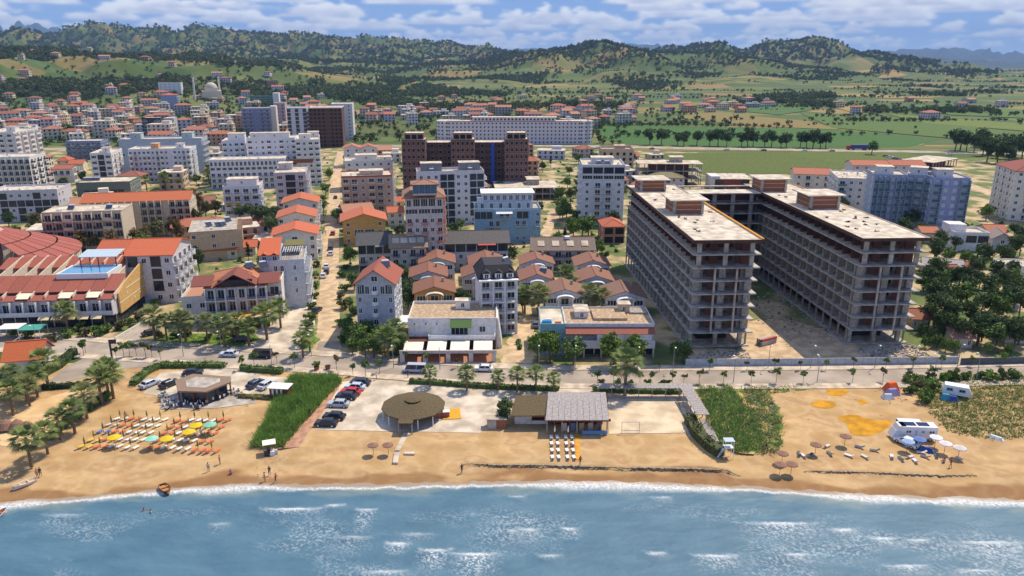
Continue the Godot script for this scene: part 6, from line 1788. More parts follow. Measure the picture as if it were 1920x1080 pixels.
func make_plants():
	make_kinds()
	gather_footprints()
	infill_houses()
	# palms
	plants("palm", "palm_tree", "fan palm", "in the garden of the mustard terrace hotel", [Vector3(-110.6, 0, -174.9), Vector3(-86.89, 0, -170.4), Vector3(-83.81, 0, -169.9), Vector3(-80.07, 0, -168.6), Vector3(-73.84, 0, -169.6), Vector3(-68.31, 0, -165.8), Vector3(-62.77, 0, -166.7), Vector3(-59.72, 0, -170.6), Vector3(-58.87, 0, -179), Vector3(-78.88, 0, -169.1), Vector3(-66.19, 0, -169.1)], 1.15)
	plants("palm", "palm_tree", "bushy palm", "along the left beach hedge", [Vector3(-80.27, 0, -137.5), Vector3(-81.23, 0, -134.9), Vector3(-80.76, 0, -128.6), Vector3(-79.75, 0, -122.7), Vector3(-81.2, 0, -120.6), Vector3(-80.32, 0, -115.3), Vector3(-80.47, 0, -111), Vector3(-82.74, 0, -140.2)], 1.0)
	plants("palm", "palm_tree", "tall palm", "around the orange roofed house at left", [Vector3(-95.92, 0, -138.1), Vector3(-97.07, 0, -136.5), Vector3(-95.63, 0, -130), Vector3(-97.1, 0, -143.6), Vector3(-95, 0, -134), Vector3(-100.8, 0, -138.6)], 1.0)
	plants("palm", "palm_tree", "fan palm", "in the hedge behind the round pavilion", [Vector3(-17.06, 0, -143.2), Vector3(-9.3, 0, -141.3), Vector3(-2.85, 0, -141.2), Vector3(1.09, 0, -140.6), Vector3(4.92, 0, -141.1), Vector3(8.48, 0, -140.2)], 0.72)
	plants("palm", "palm_tree", "thick old palm with a heavy skirt of fronds", "by the beach restaurant", [Vector3(22.95, 0, -139)], 1.35)
	plants("palm", "palm_tree", "palm", "between the brown roofed villas", [Vector3(3.42, 0, -190.4), Vector3(8.79, 0, -189.8), Vector3(20.3, 0, -188.6), Vector3(23.87, 0, -188), Vector3(15.49, 0, -203.9), Vector3(7.05, 0, -187.9)], 1.2)
	plants("palm", "palm_tree", "palm", "beside the white restaurant", [Vector3(-27.09, 0, -162.7), Vector3(-28.18, 0, -157.8)], 1.05)
	plants("palm", "palm_tree", "slender palm", "at the corner of the cross street", [Vector3(-47.24, 0, -162.7), Vector3(-48.88, 0, -167.2), Vector3(-47.84, 0, -159.1)], 0.8)
	plants("palm", "palm_tree", "palm", "before the long balcony hotel", [Vector3(-190, 0, -386.6), Vector3(-181.9, 0, -390.3), Vector3(-175.7, 0, -394), Vector3(-167.4, 0, -411.7), Vector3(-157.9, 0, -417.9)], 1.2)
	# trees one can name
	plants("broad", "broadleaf_tree", "round green tree", "at the kerb of the cross street", [Vector3(-54, 0, -240.4), Vector3(-72.86, 0, -306.5), Vector3(-85.16, 0, -333.4), Vector3(-94.14, 0, -375), Vector3(-104.4, 0, -425.6)], 1.2)
	plants("broad", "broadleaf_tree", "dense bright tree", "filling the corner garden left of the white restaurant", [Vector3(-39.29, 0, -169.6), Vector3(-36.23, 0, -165.3), Vector3(-34.92, 0, -170.5), Vector3(-31.59, 0, -163.1), Vector3(-36.97, 0, -161.3), Vector3(-33.7, 0, -159.7), Vector3(-29.02, 0, -159.3), Vector3(-31.6, 0, -158.8), Vector3(-26.46, 0, -160.9), Vector3(-31.31, 0, -168.3), Vector3(-41.26, 0, -174.6)], 1.0)
	plants("broad", "broadleaf_tree", "roadside tree", "before the teal cornered restaurant", [Vector3(5.77, 0, -157.1), Vector3(8.62, 0, -156.4), Vector3(13.74, 0, -154.5), Vector3(21.97, 0, -154.1), Vector3(27.49, 0, -154.6)], 1.3)
	plants("broad", "broadleaf_tree", "leafy tree", "at the front corner of the unfinished hotel", [Vector3(37.08, 0, -156.2), Vector3(38.62, 0, -156.3)], 0.95)
	plants("dark", "broadleaf_tree", "dark tree", "beside the beach shack", [Vector3(-1.2, 0, -128.5), Vector3(-1.39, 0, -126.3)], 0.62)
	plants("rust", "broadleaf_tree", "rusty green tree", "before the beige loggia flats", [Vector3(-152.5, 0, -242.1), Vector3(-148.4, 0, -240.2), Vector3(-149.1, 0, -251.4), Vector3(-145.3, 0, -254.6), Vector3(-186.4, 0, -285.8), Vector3(-155.4, 0, -240.2), Vector3(-134.7, 0, -244.2), Vector3(-133.8, 0, -259.7), Vector3(-130.7, 0, -258.9)], 1.25)
	plants("rust", "broadleaf_tree", "brown green tree", "between the orange roofed flats and the beige gallery block", [Vector3(-129.9, 0, -266.7), Vector3(-129.4, 0, -277.9), Vector3(-128.5, 0, -288.2), Vector3(-125, 0, -287.9), Vector3(-129.1, 0, -310.8), Vector3(-127.6, 0, -317), Vector3(-138.7, 0, -327.5), Vector3(-122.6, 0, -268.5)], 1.3)
	plants("pine", "pine_tree", "tall dark pine", "behind the beige gallery block", [Vector3(-106.6, 0, -299.6), Vector3(-103.1, 0, -305.5), Vector3(-95.07, 0, -292.1), Vector3(-101.2, 0, -293.2), Vector3(-93.01, 0, -285.8), Vector3(-90.37, 0, -273), Vector3(-111.4, 0, -301.4)], 1.2)
	plants("broad", "broadleaf_tree", "light green tree", "below the yellow awning block", [Vector3(-118.3, 0, -318.2), Vector3(-114.6, 0, -313.8)], 1.1)
	plants("broad", "broadleaf_tree", "green tree", "in the overgrown plot behind the brown roofed terrace", [Vector3(23.35, 0, -316.2), Vector3(26.9, 0, -309.2), Vector3(20.48, 0, -314), Vector3(23.14, 0, -289.3), Vector3(27.23, 0, -283.3), Vector3(23.67, 0, -279.9), Vector3(29.81, 0, -284.1), Vector3(29.34, 0, -237), Vector3(29.39, 0, -250.3), Vector3(22.55, 0, -328.4)], 1.25)
	plants("dark", "broadleaf_tree", "dark tree", "beside the tall pale block", [Vector3(27.92, 0, -353.2), Vector3(33.34, 0, -368.9), Vector3(33.13, 0, -328), Vector3(38.87, 0, -328.2), Vector3(42.03, 0, -323.1), Vector3(45.2, 0, -320.6)], 1.2)
	plants("dark", "broadleaf_tree", "shade tree", "among the brown roofed villas", [Vector3(-13.76, 0, -193.5), Vector3(-12.39, 0, -189.5), Vector3(-6.12, 0, -194.2), Vector3(-29.84, 0, -201.6), Vector3(-28.54, 0, -194.2), Vector3(-19.29, 0, -264.1), Vector3(-22.61, 0, -282.6), Vector3(-0.71, 0, -240.9)], 1.0)
	# dense grove on the right
	rng.seed = 44
	var a := []
	var bq := []
	for q in [Vector3(122.1, 0, -203.6), Vector3(131.1, 0, -214.1), Vector3(135.9, 0, -211.4), Vector3(135.9, 0, -203.6), Vector3(143.7, 0, -208.7), Vector3(141.1, 0, -198.7), Vector3(115.8, 0, -189.5), Vector3(124, 0, -196.3), Vector3(125.6, 0, -189.5), Vector3(127.5, 0, -185.2), Vector3(123.2, 0, -211.4), Vector3(133.3, 0, -225.7), Vector3(145.9, 0, -225.7), Vector3(148.4, 0, -220.9), Vector3(153, 0, -219.8), Vector3(158.8, 0, -260.2), Vector3(153.1, 0, -260.2), Vector3(143.1, 0, -245.3), Vector3(155.6, 0, -238.4), Vector3(133.1, 0, -185.2), Vector3(149.6, 0, -203.6), Vector3(108.4, 0, -181), Vector3(109.6, 0, -177.1), Vector3(106.7, 0, -166), Vector3(116.9, 0, -180.2), Vector3(104.2, 0, -169.6), Vector3(119, 0, -169.6), Vector3(118.2, 0, -164.3), Vector3(113.2, 0, -164.3), Vector3(113.9, 0, -169.6), Vector3(177.2, 0, -252.6), Vector3(162.3, 0, -238.4), Vector3(187.8, 0, -272.6), Vector3(115.9, 0, -196.3), Vector3(128.6, 0, -201.1)]:
		(a if rng.randf() < 0.6 else bq).append(q)
		if rng.randf() < 0.8: (a if rng.randf() < 0.6 else bq).append(q + Vector3(rng.randf_range(-4, 4), 0, rng.randf_range(-4, 4)))
	var cq := []
	for i in range(a.size() - 1, -1, -3):
		cq.append(a[i])
		a.remove_at(i)
	plants("broad", "broadleaf_tree", "lighter leafy tree", "in the grove right of the unfinished hotel", cq, 1.2)
	plants("dark", "broadleaf_tree", "dark spreading tree", "in the grove right of the unfinished hotel", a, 1.15)
	plants("pine", "pine_tree", "dark green pine", "in the grove right of the unfinished hotel", bq, 0.95)
	plants("broad", "shrub", "bright green shrub", "behind the road wall at right", [Vector3(101.7, 0, -174), Vector3(101.2, 0, -169.6), Vector3(100.7, 0, -165.3), Vector3(97.91, 0, -165.3), Vector3(101.2, 0, -162.6), Vector3(103.1, 0, -162), Vector3(104.8, 0, -181), Vector3(110.1, 0, -161.3), Vector3(114, 0, -160)], 0.6, "shrub")
	# thicket by the blue flats
	var th := []
	rng.seed = 45
	for i in 26: th.append(Vector3(rng.randf_range(108, 150), 0, rng.randf_range(-300, -268)))
	plants("bush", "shrub", "thicket shrub", "in the green plot below the blue balcony blocks", th, 2.6, "shrub")
	plants("dark", "broadleaf_tree", "tree", "at the foot of the blue balcony blocks", [Vector3(154.2, 0, -308.1), Vector3(157.3, 0, -306.5), Vector3(161.7, 0, -301.4), Vector3(162.5, 0, -297.7), Vector3(169.1, 0, -300.4)], 1.2)
	# row beyond the highway
	plants("dark", "broadleaf_tree", "dark roadside tree", "along the far side of the highway", [Vector3(111.6, 0, -613.3), Vector3(121.1, 0, -613.3), Vector3(133.3, 0, -609.3), Vector3(137.6, 0, -605.3), Vector3(148.8, 0, -609.3), Vector3(158.1, 0, -605.3), Vector3(164.9, 0, -605.3), Vector3(170.7, 0, -601.4), Vector3(182.6, 0, -601.4), Vector3(187.7, 0, -601.4), Vector3(191.9, 0, -601.4), Vector3(200, 0, -597.6), Vector3(205.1, 0, -597.6), Vector3(211.3, 0, -593.8), Vector3(215.5, 0, -593.8), Vector3(226.4, 0, -593.8), Vector3(231.5, 0, -593.8), Vector3(235, 0, -590), Vector3(240.9, 0, -590), Vector3(245, 0, -590)], 2.0)
	plants("dark", "broadleaf_tree", "tall dark tree", "in the grove behind the red roofed block at right", [Vector3(333.6, 0, -568.4), Vector3(341.7, 0, -575.4), Vector3(342.5, 0, -568.4), Vector3(346, 0, -564.9), Vector3(338.5, 0, -541.8), Vector3(347.8, 0, -548.2), Vector3(340.8, 0, -529.4), Vector3(353.1, 0, -541.8), Vector3(346, 0, -523.4), Vector3(358.2, 0, -535.5), Vector3(354.9, 0, -523.4), Vector3(319.9, 0, -506.1), Vector3(323.6, 0, -500.6), Vector3(327.3, 0, -495.2), Vector3(370.4, 0, -597.6), Vector3(356.2, 0, -517.5)], 2.3)
	plants("broad", "broadleaf_tree", "single round tree", "at the highway junction", [Vector3(261.6, 0, -548.2)], 2.2)
	# young street trees on both pavements
	var s1 := []
	var s2 := []
	for x in [Vector3(39.48, 0, -144.8), Vector3(44.54, 0, -144.8), Vector3(50.38, 0, -144.8), Vector3(55.76, 0, -145.1), Vector3(61.51, 0, -145.1), Vector3(71.99, 0, -145.4), Vector3(78.55, 0, -145.6), Vector3(84.15, 0, -146.2), Vector3(89.02, 0, -146.2), Vector3(94.28, 0, -146.5), Vector3(104.3, 0, -147), Vector3(17.96, 0, -144.5), Vector3(21.33, 0, -144.5), Vector3(26.95, 0, -144.5), Vector3(29.14, 0, -144.3), Vector3(33.63, 0, -144.3), Vector3(36.09, 0, -144.3)]: s1.append(x)
	for x in [Vector3(43.33, 0, -151.6), Vector3(51.53, 0, -151.6), Vector3(57.72, 0, -151.9), Vector3(63.35, 0, -151.9), Vector3(68.98, 0, -151.9), Vector3(75.22, 0, -152.2), Vector3(82.55, 0, -152.8), Vector3(88.6, 0, -153.1), Vector3(95.27, 0, -153.4), Vector3(102.1, 0, -154), Vector3(109.6, 0, -154.6), Vector3(32.27, 0, -151.3), Vector3(-24.05, 0, -156.2), Vector3(-19.07, 0, -154.6), Vector3(-12.05, 0, -153.1)]: s2.append(x)
	plants("street", "street_tree", "young street tree", "on the promenade side of the road", s1, 1.0)
	plants("street", "street_tree", "thin street tree", "on the inland pavement", s2, 0.9)
	plants("street", "street_tree", "little pavement tree", "on the plaza corner at left", [Vector3(-98.64, 0, -160), Vector3(-90.33, 0, -158.4), Vector3(-88.78, 0, -158.7), Vector3(-88.07, 0, -160), Vector3(-86.63, 0, -160.3), Vector3(-83.81, 0, -159), Vector3(-82.62, 0, -159.3), Vector3(-79.82, 0, -157.7), Vector3(-99.35, 0, -162)], 1.15)
	plants("street", "street_tree", "young tree", "between the reed bed and the road", [Vector3(-59.25, 0, -151.9), Vector3(-57.04, 0, -153.4), Vector3(-52.83, 0, -155.6), Vector3(-48.2, 0, -153.1), Vector3(-38.42, 0, -151.6), Vector3(-34.37, 0, -149), Vector3(-31.49, 0, -148.4), Vector3(-28.8, 0, -150.2)], 1.1)
	plants("bush", "shrub", "roundish shrub", "on the promenade by the covered walkway", [Vector3(18.8, 0, -144), Vector3(22.38, 0, -144), Vector3(25.07, 0, -144), Vector3(28.54, 0, -144), Vector3(31.56, 0, -144), Vector3(32.9, 0, -144.5)], 0.8, "shrub")
	plants("bush", "shrub", "leafy shrub", "in the road side hedge of the camping meadow", [Vector3(83.64, 0, -145.6), Vector3(86.13, 0, -145.6), Vector3(89.02, 0, -146.2), Vector3(92.17, 0, -146.7), Vector3(93.87, 0, -146.7), Vector3(96.94, 0, -146.7), Vector3(100.2, 0, -147.3), Vector3(102, 0, -146.7), Vector3(104.6, 0, -147.3), Vector3(106.9, 0, -147.3), Vector3(83.94, 0, -141.9), Vector3(84.29, 0, -138.8), Vector3(81.34, 0, -139.8), Vector3(87.32, 0, -142.4), Vector3(81.9, 0, -136.3)], 1.3, "shrub")
	plants("bush", "shrub", "green bush", "in front of the red roofed terraced hotel", [Vector3(-109.1, 0, -172.5), Vector3(-105.5, 0, -173.3), Vector3(-102.6, 0, -174), Vector3(-101.2, 0, -176.3), Vector3(-98.86, 0, -177.9), Vector3(-98.38, 0, -181.9), Vector3(-97.76, 0, -185.2), Vector3(-98.28, 0, -191.7), Vector3(-109, 0, -177.1), Vector3(-111.3, 0, -169.6), Vector3(-118.3, 0, -172.5), Vector3(-123.1, 0, -174), Vector3(-99.29, 0, -197.7)], 1.5, "shrub")
	plants("bush", "shrub", "garden bush", "under the hotel palms", [Vector3(-86.38, 0, -171.8), Vector3(-82.46, 0, -171.8), Vector3(-80.2, 0, -173.3), Vector3(-74.06, 0, -171), Vector3(-70.68, 0, -171.8), Vector3(-67.8, 0, -171), Vector3(-65.38, 0, -176.3), Vector3(-62.87, 0, -180.2), Vector3(-89.47, 0, -200.6), Vector3(-90.37, 0, -197.7), Vector3(-70.33, 0, -214.1), Vector3(-67.6, 0, -218.6)], 1.2, "shrub")
	plants("bush", "shrub", "kerbside bush", "along the left kerb of the cross street", [Vector3(-56.48, 0, -203.6), Vector3(-59.14, 0, -214.1), Vector3(-61.72, 0, -225.7), Vector3(-64.58, 0, -238.4), Vector3(-68.12, 0, -252.6), Vector3(-71.47, 0, -268.3), Vector3(-75.66, 0, -286.1), Vector3(-78.89, 0, -300.9), Vector3(-83.86, 0, -323), Vector3(-54.93, 0, -194), Vector3(-52.94, 0, -185.2), Vector3(-51.63, 0, -179), Vector3(-87.94, 0, -341.7), Vector3(-92.49, 0, -362.5)], 1.4, "shrub")
	plants("bush", "shrub", "bush", "along the right kerb of the cross street", [Vector3(-41.4, 0, -169.6), Vector3(-44.19, 0, -181), Vector3(-46.45, 0, -194), Vector3(-48.85, 0, -203.6), Vector3(-49.76, 0, -211.4), Vector3(-53.67, 0, -225.7), Vector3(-54.34, 0, -235.1), Vector3(-65.63, 0, -286.1), Vector3(-68.81, 0, -300.9), Vector3(-45.98, 0, -198.7), Vector3(-42.62, 0, -189.5)], 1.4, "shrub")
	# hedges
	hedge("clipped hedge along the promenade behind the round pavilion", [-21.63, -145.1, -14.55, -144, -6.66, -142.7, 0, -141.9, 9.47, -141.3], 1.2, 1.1)
	hedge("clipped hedge between ball court and road", [16.68, -140.8, 24.07, -140.3, 34.46, -139.8], 1.1, 1.0)
	hedge("long hedge with palms between the left sand plot and the loungers", [-81.9, -138.8, -82.71, -131.5, -83.3, -125.4, -83.12, -120.1], 1.8, 1.2)
	hedge("tall hedge around the orange roofed house at left", [-101.5, -161.3, -100.4, -153.1, -101.1, -148.4, -104, -145.6, -107.4, -144], 2.2, 1.8, Color(0.045, 0.08, 0.018))
	hedge("dark hedge closing the left sand plot", [-97.2, -141.9, -90.05, -142.9], 1.2, 1.2, Color(0.03, 0.06, 0.015))
	hedge("hedge at the far edge of the bar forecourt", [-79.46, -144, -79.42, -150.2, -78.24, -153.7, -71.13, -153.7, -64.25, -153.7], 2.0, 1.2)
	hedge("hedge along the seaward kerb beside the reed bed", [-59.6, -151.9, -56.12, -151.3, -49.93, -150.2], 1.6, 1.3)
	hedge("shaggy hedge wedge beside the ball court", [33.41, -127.5, 33.33, -122, 34.57, -117, 35.94, -114.4], 2.4, 1.9, Color(0.07, 0.085, 0.025))
	hedge("low trimmed strip hedge in the lane", [1.42, -169.6, 1.88, -164], 1.0, 0.7)
	hedge("flower bed of low greens between six sided bar and kiosk", [-55.08, -138.3, -51.67, -137.8, -48.51, -137.3], 1.6, 0.6, Color(0.16, 0.15, 0.05))
	# reed bed and rough growth: nobody could count these
	reeds("tall green reed bed beside the pink path", [-47.2, -147.9, -39.08, -148.4, -36.29, -146.2, -39.67, -125.4, -40.4, -117.7, -45.85, -117.7, -46.29, -127.5, -47.82, -139.3], 5200, 1.5, Color(0.21, 0.32, 0.065))
	reeds("rough weeds and reeds right of the covered walkway", [38.48, -143.5, 45.73, -143.5, 46.34, -134.4, 45.62, -125.4, 44.97, -117.4, 40.67, -115.5, 37.37, -117, 36.69, -125.4], 1900, 0.8, Color(0.19, 0.27, 0.07))
	reeds("tufts of weed over the rubble plot", [47.81, -142.9, 63.79, -144, 52.17, -139.3, 51.12, -127.5, 46.21, -115.5, 43.44, -115.5, 45.29, -127.5], 900, 0.5, Color(0.18, 0.2, 0.06))
	reeds("meadow weeds around the caravans", [83.64, -145.6, 96.55, -148.4, 120.4, -149.6, 101.6, -123.3, 85.99, -120.1, 80.15, -123.3, 81.09, -134.4], 3200, 0.5, Color(0.17, 0.21, 0.055))
	reeds("weeds along the foot of the hotel garden", [-86.65, -165.3, -87.05, -173.3, -65.14, -174.8, -61.54, -171, -65.41, -164.3], 900, 0.35, Color(0.14, 0.22, 0.045))
	# trees that fill the gaps between the blocks
	fill_trees()

func reeds(label: String, f: Array, n: int, h: float, base: Color):
	var p := pg(f)
	var lo := p[0]; var hi := p[0]
	for q in p:
		lo = lo.min(q); hi = hi.max(q)
	rng.seed = n
	var s := Shape.new()
	while n > 0:
		var q := Vector2(rng.randf_range(lo.x, hi.x), rng.randf_range(lo.y, hi.y))
		if not Geometry2D.is_point_in_polygon(q, p): continue
		n -= 1
		var t := fine.get_noise_2d(q.x * 0.5, q.y * 0.5) * 0.5 + 1.0
		var hh := h * rng.randf_range(0.5, 1.15) * t
		var a := Vector3(q.x, 0, q.y)
		for k in 5:
			var w := Vector3(rng.randfn(), 0, rng.randfn()).normalized() * 0.09
			var o := Vector3(rng.randfn() * 0.22, 0, rng.randfn() * 0.22)
			var tip := a + o * 2.2 + Vector3(rng.randfn() * 0.22, hh * rng.randf_range(0.6, 1.0), rng.randfn() * 0.22)
			var g := rng.randf_range(0.7, 1.35) * t
			s.tint = Color(base.r * g, base.g * g, base.b * g)
			s.tri("leaf", a + o - w, a + o + w, tip)
	var o := put(s, "reeds", self)
	tag(o, label, "plants", "", "stuff")

func fill_trees():
	rng.seed = 61
	var sets := [["broad", "green tree"], ["dark", "dark green tree"], ["rust", "olive brown tree"], ["cypress", "slim dark cypress"]]
	var found := [[], [], [], []]
	var tries := 0
	var total := 0
	while total < 190 and tries < 4000:
		tries += 1
		var d := rng.randf_range(190, 520)
		var x := rng.randf_range(-0.72, 0.72) * d
		if x > 20 and x < 106 and d < 250: continue
		if blocked(x, -d, 2.6) or near_line(street, x, -d, 5.0) or near_line(road, x, -d, 9.0) or near_line(highway, x, -d, 12.0): continue
		if x > 85 and d > 330: continue
		if absf(hn.get_noise_2d(x * 16, -d * 16)) < 0.06: continue
		var k := 0 if rng.randf() < 0.4 else (1 if rng.randf() < 0.55 else (2 if rng.randf() < 0.75 else 3))
		if x > -130 and k == 2: k = 0
		found[k].append(Vector3(x, 0, -d))
		total += 1
	for k in 4: plants(sets[k][0], "cypress_tree" if k == 3 else "broadleaf_tree", sets[k][1], "between the town blocks", found[k], 1.1)

# ---------------------------------------------------------------- the old town, villages and wooded hills
func house_mesh(w: float, d: float, h: float, rk: String, wc: String, rc: String) -> Array:
	var key := "house%s%s%s%s%s%s" % [w, d, h, rk, wc, rc]
	if cache.has(key): return cache[key]
	var o := Node3D.new()
	var body := Shape.new()
	var wk := wall(wc)
	body.box(wk, Vector3(0, h / 2 - 1, 0), Vector3(w, h + 2, d))
	var rf := Shape.new()
	if rk == "flat":
		rf.box("roof_slab", Vector3(0, h + 0.1, 0), Vector3(w + 0.5, 0.25, d + 0.5))
		rf.box(wk, Vector3(w * 0.2, h + 1.3, -d * 0.15), Vector3(w * 0.35, 2.4, d * 0.4))
	else:
		roof_on(o, rk, tiles(rc), w, d, h, 2.2, 0.6, body, wk)
	var win := Shape.new()
	var fl := int(h / 3.0)
	for f in fl:
		for e in [[0, w, d / 2], [1, d, w / 2], [3, d, w / 2]]:
			var n := int(e[1] / 3.2)
			for i in n:
				var u: float = -e[1] / 2 + e[1] * (i + 0.5) / n
				var p := Vector3(u, f * 3.0 + 1.6, e[2] + 0.02).rotated(Vector3.UP, e[0] * PI / 2)
				win.box("glass", p, Vector3(1.3 if (i + f) % 3 else 1.9, 1.4 if (i + f) % 2 else 1.9, 0.06), e[0] * PI / 2)
			if f > 0 and e[0] == 0:
				win.box(wk, Vector3(0, f * 3.0 + 0.35, d / 2 + 0.5), Vector3(w * 0.7, 0.8, 1.0))
	var r: Mesh = rf.mesh(M) if rk == "flat" else o.get_child(0).mesh
	o.free()
	cache[key] = [body.mesh(M), r, win.mesh(M)]
	return cache[key]

const TW := ["e2dedc", "dcd2c6", "d0c8d0", "c4cad8", "dcc4b0", "c8a48c", "b8b4b4", "e0d4b4"]
const TWN := ["white", "cream", "pale lilac", "pale blue", "peach", "tan", "grey", "pale yellow"]
const TR := ["b0705c", "b4684c", "94584a", "c08a6c"]

func town_houses(list: Array, where: String, floors: Array, flat_share: float, group: String, called := "town_house"):
	list.sort_custom(func(a, b): return a.x < b.x)
	for i in list.size():
		var p: Vector3 = list[i]
		rng.seed = int(absf(p.x * 77 + p.z * 13)) + 5
		var wi := rng.randi() % TW.size()
		var fl: int = floors[rng.randi() % floors.size()]
		var rk := "flat" if rng.randf() < flat_share else ("hip" if rng.randf() < 0.6 else "gx")
		var w: float = [10.0, 12.0, 15.0, 19.0][rng.randi() % 4]
		var d: float = [10.0, 13.0][rng.randi() % 2]
		var m := house_mesh(w, d, fl * 3.0, rk, TW[wi], TR[rng.randi() % 4])
		var n := "%s %d storey house, %s, %s from left %s" % [TWN[wi], fl, "flat roof" if rk == "flat" else "orange roof", nth(i), where]
		var o := thing(called, n, "house", p + Vector3(0, land_h(p.x, p.z), 0), rng.randf_range(-8, 28), group)
		put(m[0], "wall", o)
		put(m[1], "roof", o)
		put(m[2], "windows", o).set_meta("kind", "stuff")
		footprints.append([p.x, p.z, w / 2, d / 2, 0, 160.0, 1.0, 0.0])

func scatter(n: int, d0: float, d1: float, s0: float, s1: float, gap: float, sd: int, clear := 3.0) -> Array:
	var o := []
	rng.seed = sd
	var tries := 0
	while o.size() < n and tries < n * 60:
		tries += 1
		var d := lerpf(d0, d1, pow(rng.randf(), 0.8))
		var x := rng.randf_range(s0, s1) * d
		var ok := true
		for q in o:
			if absf(q.x - x) < gap and absf(q.z + d) < gap * 0.9:
				ok = false
				break
		if ok and not blocked(x, -d, clear + 5.0) and not near_line(highway, x, -d, 18.0) and not near_line(street, x, -d, 10.0): o.append(Vector3(x, 0, -d))
	return o

func infill_houses():
	town_houses(scatter(16, 262, 345, -0.66, -0.16, 15, 21, 0.5), "between the seaward hotel blocks", [1, 2, 2], 0.35, "low houses between the seaward blocks", "low_house")
	town_houses(scatter(34, 350, 560, -0.68, 0.03, 16, 22, 0.5), "before the highway", [2, 2, 3, 3], 0.5, "houses before the highway", "low_house")
	town_houses(scatter(7, 390, 540, 0.05, 0.2, 22, 23, 0.5), "behind the unfinished hotel", [1, 2, 2], 0.5, "houses behind the unfinished hotel", "low_house")

func make_town():
	town_houses(scatter(62, 600, 760, -0.74, -0.25, 17, 1), "just beyond the highway", [3, 3, 4, 5], 0.65, "town houses beyond the highway")
	town_houses(scatter(70, 770, 960, -0.74, -0.22, 17, 2), "in mid old town", [2, 3, 3, 4], 0.5, "houses of the old town")
	town_houses(scatter(40, 980, 1200, -0.74, -0.24, 24, 3), "at old town's upper edge", [2, 2, 3], 0.3, "upper houses of the old town")
	town_houses(scatter(22, 1250, 1600, -0.74, -0.3, 60, 4), "on the town hillside", [2, 3, 3], 0.4, "houses on the hillside")
	town_houses(scatter(52, 760, 1000, -0.2, 0.16, 18, 5), "behind the curved hotel", [2, 2, 3, 4], 0.3, "houses behind the curved hotel")
	town_houses(scatter(22, 1010, 1400, -0.2, 0.22, 38, 6), "on slope behind curved hotel", [2, 2, 3], 0.25, "slope houses")
	town_houses(scatter(17, 1000, 1250, 0.2, 0.36, 24, 7), "in the field village", [2, 2, 3], 0.4, "village houses")
	town_houses(scatter(9, 850, 1300, 0.4, 0.7, 70, 8), "alone in right fields", [2, 3, 3], 0.6, "field houses")
	mosque()
	bld("apartment_block", "white four storey block alone on the green hillside left of the minarets", hill_box(-521, -1180, 32, 18, 14, 15), {wall = "dcdce2", fl = 4, F = ["wwwww"], R = ["www"], parapet = 0.6}).position.y = land_h(-521, -1180)
	bld("apartment_block", "green fronted white block right of the mosque", hill_box(-349, -1080, 34, 14, 10, 12), {wall = "5c8c74", fl = 4, F = ["sssss"], R = ["www"], blocks = [[18, 1, 8, 16, 0, 17, "e4e4e0"]]}).position.y = land_h(-349, -1080)
	# hotel row on the far ridge and woods: a mass nobody could count
	woods()
	make_country_trees()

func hill_box(x: float, z: float, w: float, d: float, r: float, h: float) -> Array:
	return [x, z, w, d, r, h]

func mosque():
	var p := Vector3(-440, 0, -1130)
	p.y = land_h(p.x, p.z)
	var o := thing("mosque", "cream mosque with stepped dome and two slim white minarets", "mosque", p, 20)
	var k := wall("d8ccb8")
	var s := Shape.new()
	s.box(k, Vector3(0, 6, 0), Vector3(26, 16, 24))
	s.box(k, Vector3(0, 16, 0), Vector3(18, 5, 17))
	put(s, "prayer_hall", o)
	var d := Shape.new()
	for i in 6:
		var a0 := PI / 2 * i / 6; var a1 := PI / 2 * (i + 1) / 6
		d.tube(wall("c8c0b0"), Vector3(0, 18 + sin(a0) * 8, 0), Vector3(0, 18 + sin(a1) * 8, 0), cos(a0) * 8.5, cos(a1) * 8.5, 16, false)
	put(d, "dome", o)
	for e in [-1, 1]:
		var m := Shape.new()
		var c := Vector3(e * 17 - 6, 0, 12 if e < 0 else -8)
		m.tube(wall("e6e2da"), c, c + Vector3(0, 34, 0), 1.5, 1.2, 10)
		m.tube(wall("e6e2da"), c + Vector3(0, 26, 0), c + Vector3(0, 27.5, 0), 1.3, 2.2, 10)
		m.tube("grey_metal", c + Vector3(0, 34, 0), c + Vector3(0, 42, 0), 1.3, 0.05, 10)
		put(m, "minaret", o)

func far_tree(sd: int, base: Color) -> ArrayMesh:
	rng.seed = sd
	var s := Shape.new()
	for i in 7:
		var v := Vector3(rng.randfn(), rng.randfn(), rng.randfn()).normalized()
		leafy(s, Vector3(v.x * 2.2, 3.4 + v.y * 1.6, v.z * 2.2), Vector3(1.9, 1.7, 1.9), 11, 1.25, base)
	s.tint = Color(0.05, 0.04, 0.03)
	s.tube("leaf", Vector3.ZERO, Vector3(0, 3, 0), 0.3, 0.2, 4, false)
	return s.mesh(M)

func scatter_mass(called: String, label: String, m: ArrayMesh, at: PackedVector3Array, s0: float, s1: float):
	var mm := MultiMesh.new()
	mm.transform_format = MultiMesh.TRANSFORM_3D
	mm.mesh = m
	mm.instance_count = at.size()
	for i in at.size():
		var k := rng.randf_range(s0, s1)
		mm.set_instance_transform(i, Transform3D(Basis(Vector3.UP, rng.randf() * TAU).scaled(Vector3(k, k * rng.randf_range(0.8, 1.2), k)), at[i]))
	var o := MultiMeshInstance3D.new()
	o.multimesh = mm
	o.name = numbered(called)
	add_child(o)
	tag(o, label, "trees", "", "stuff")

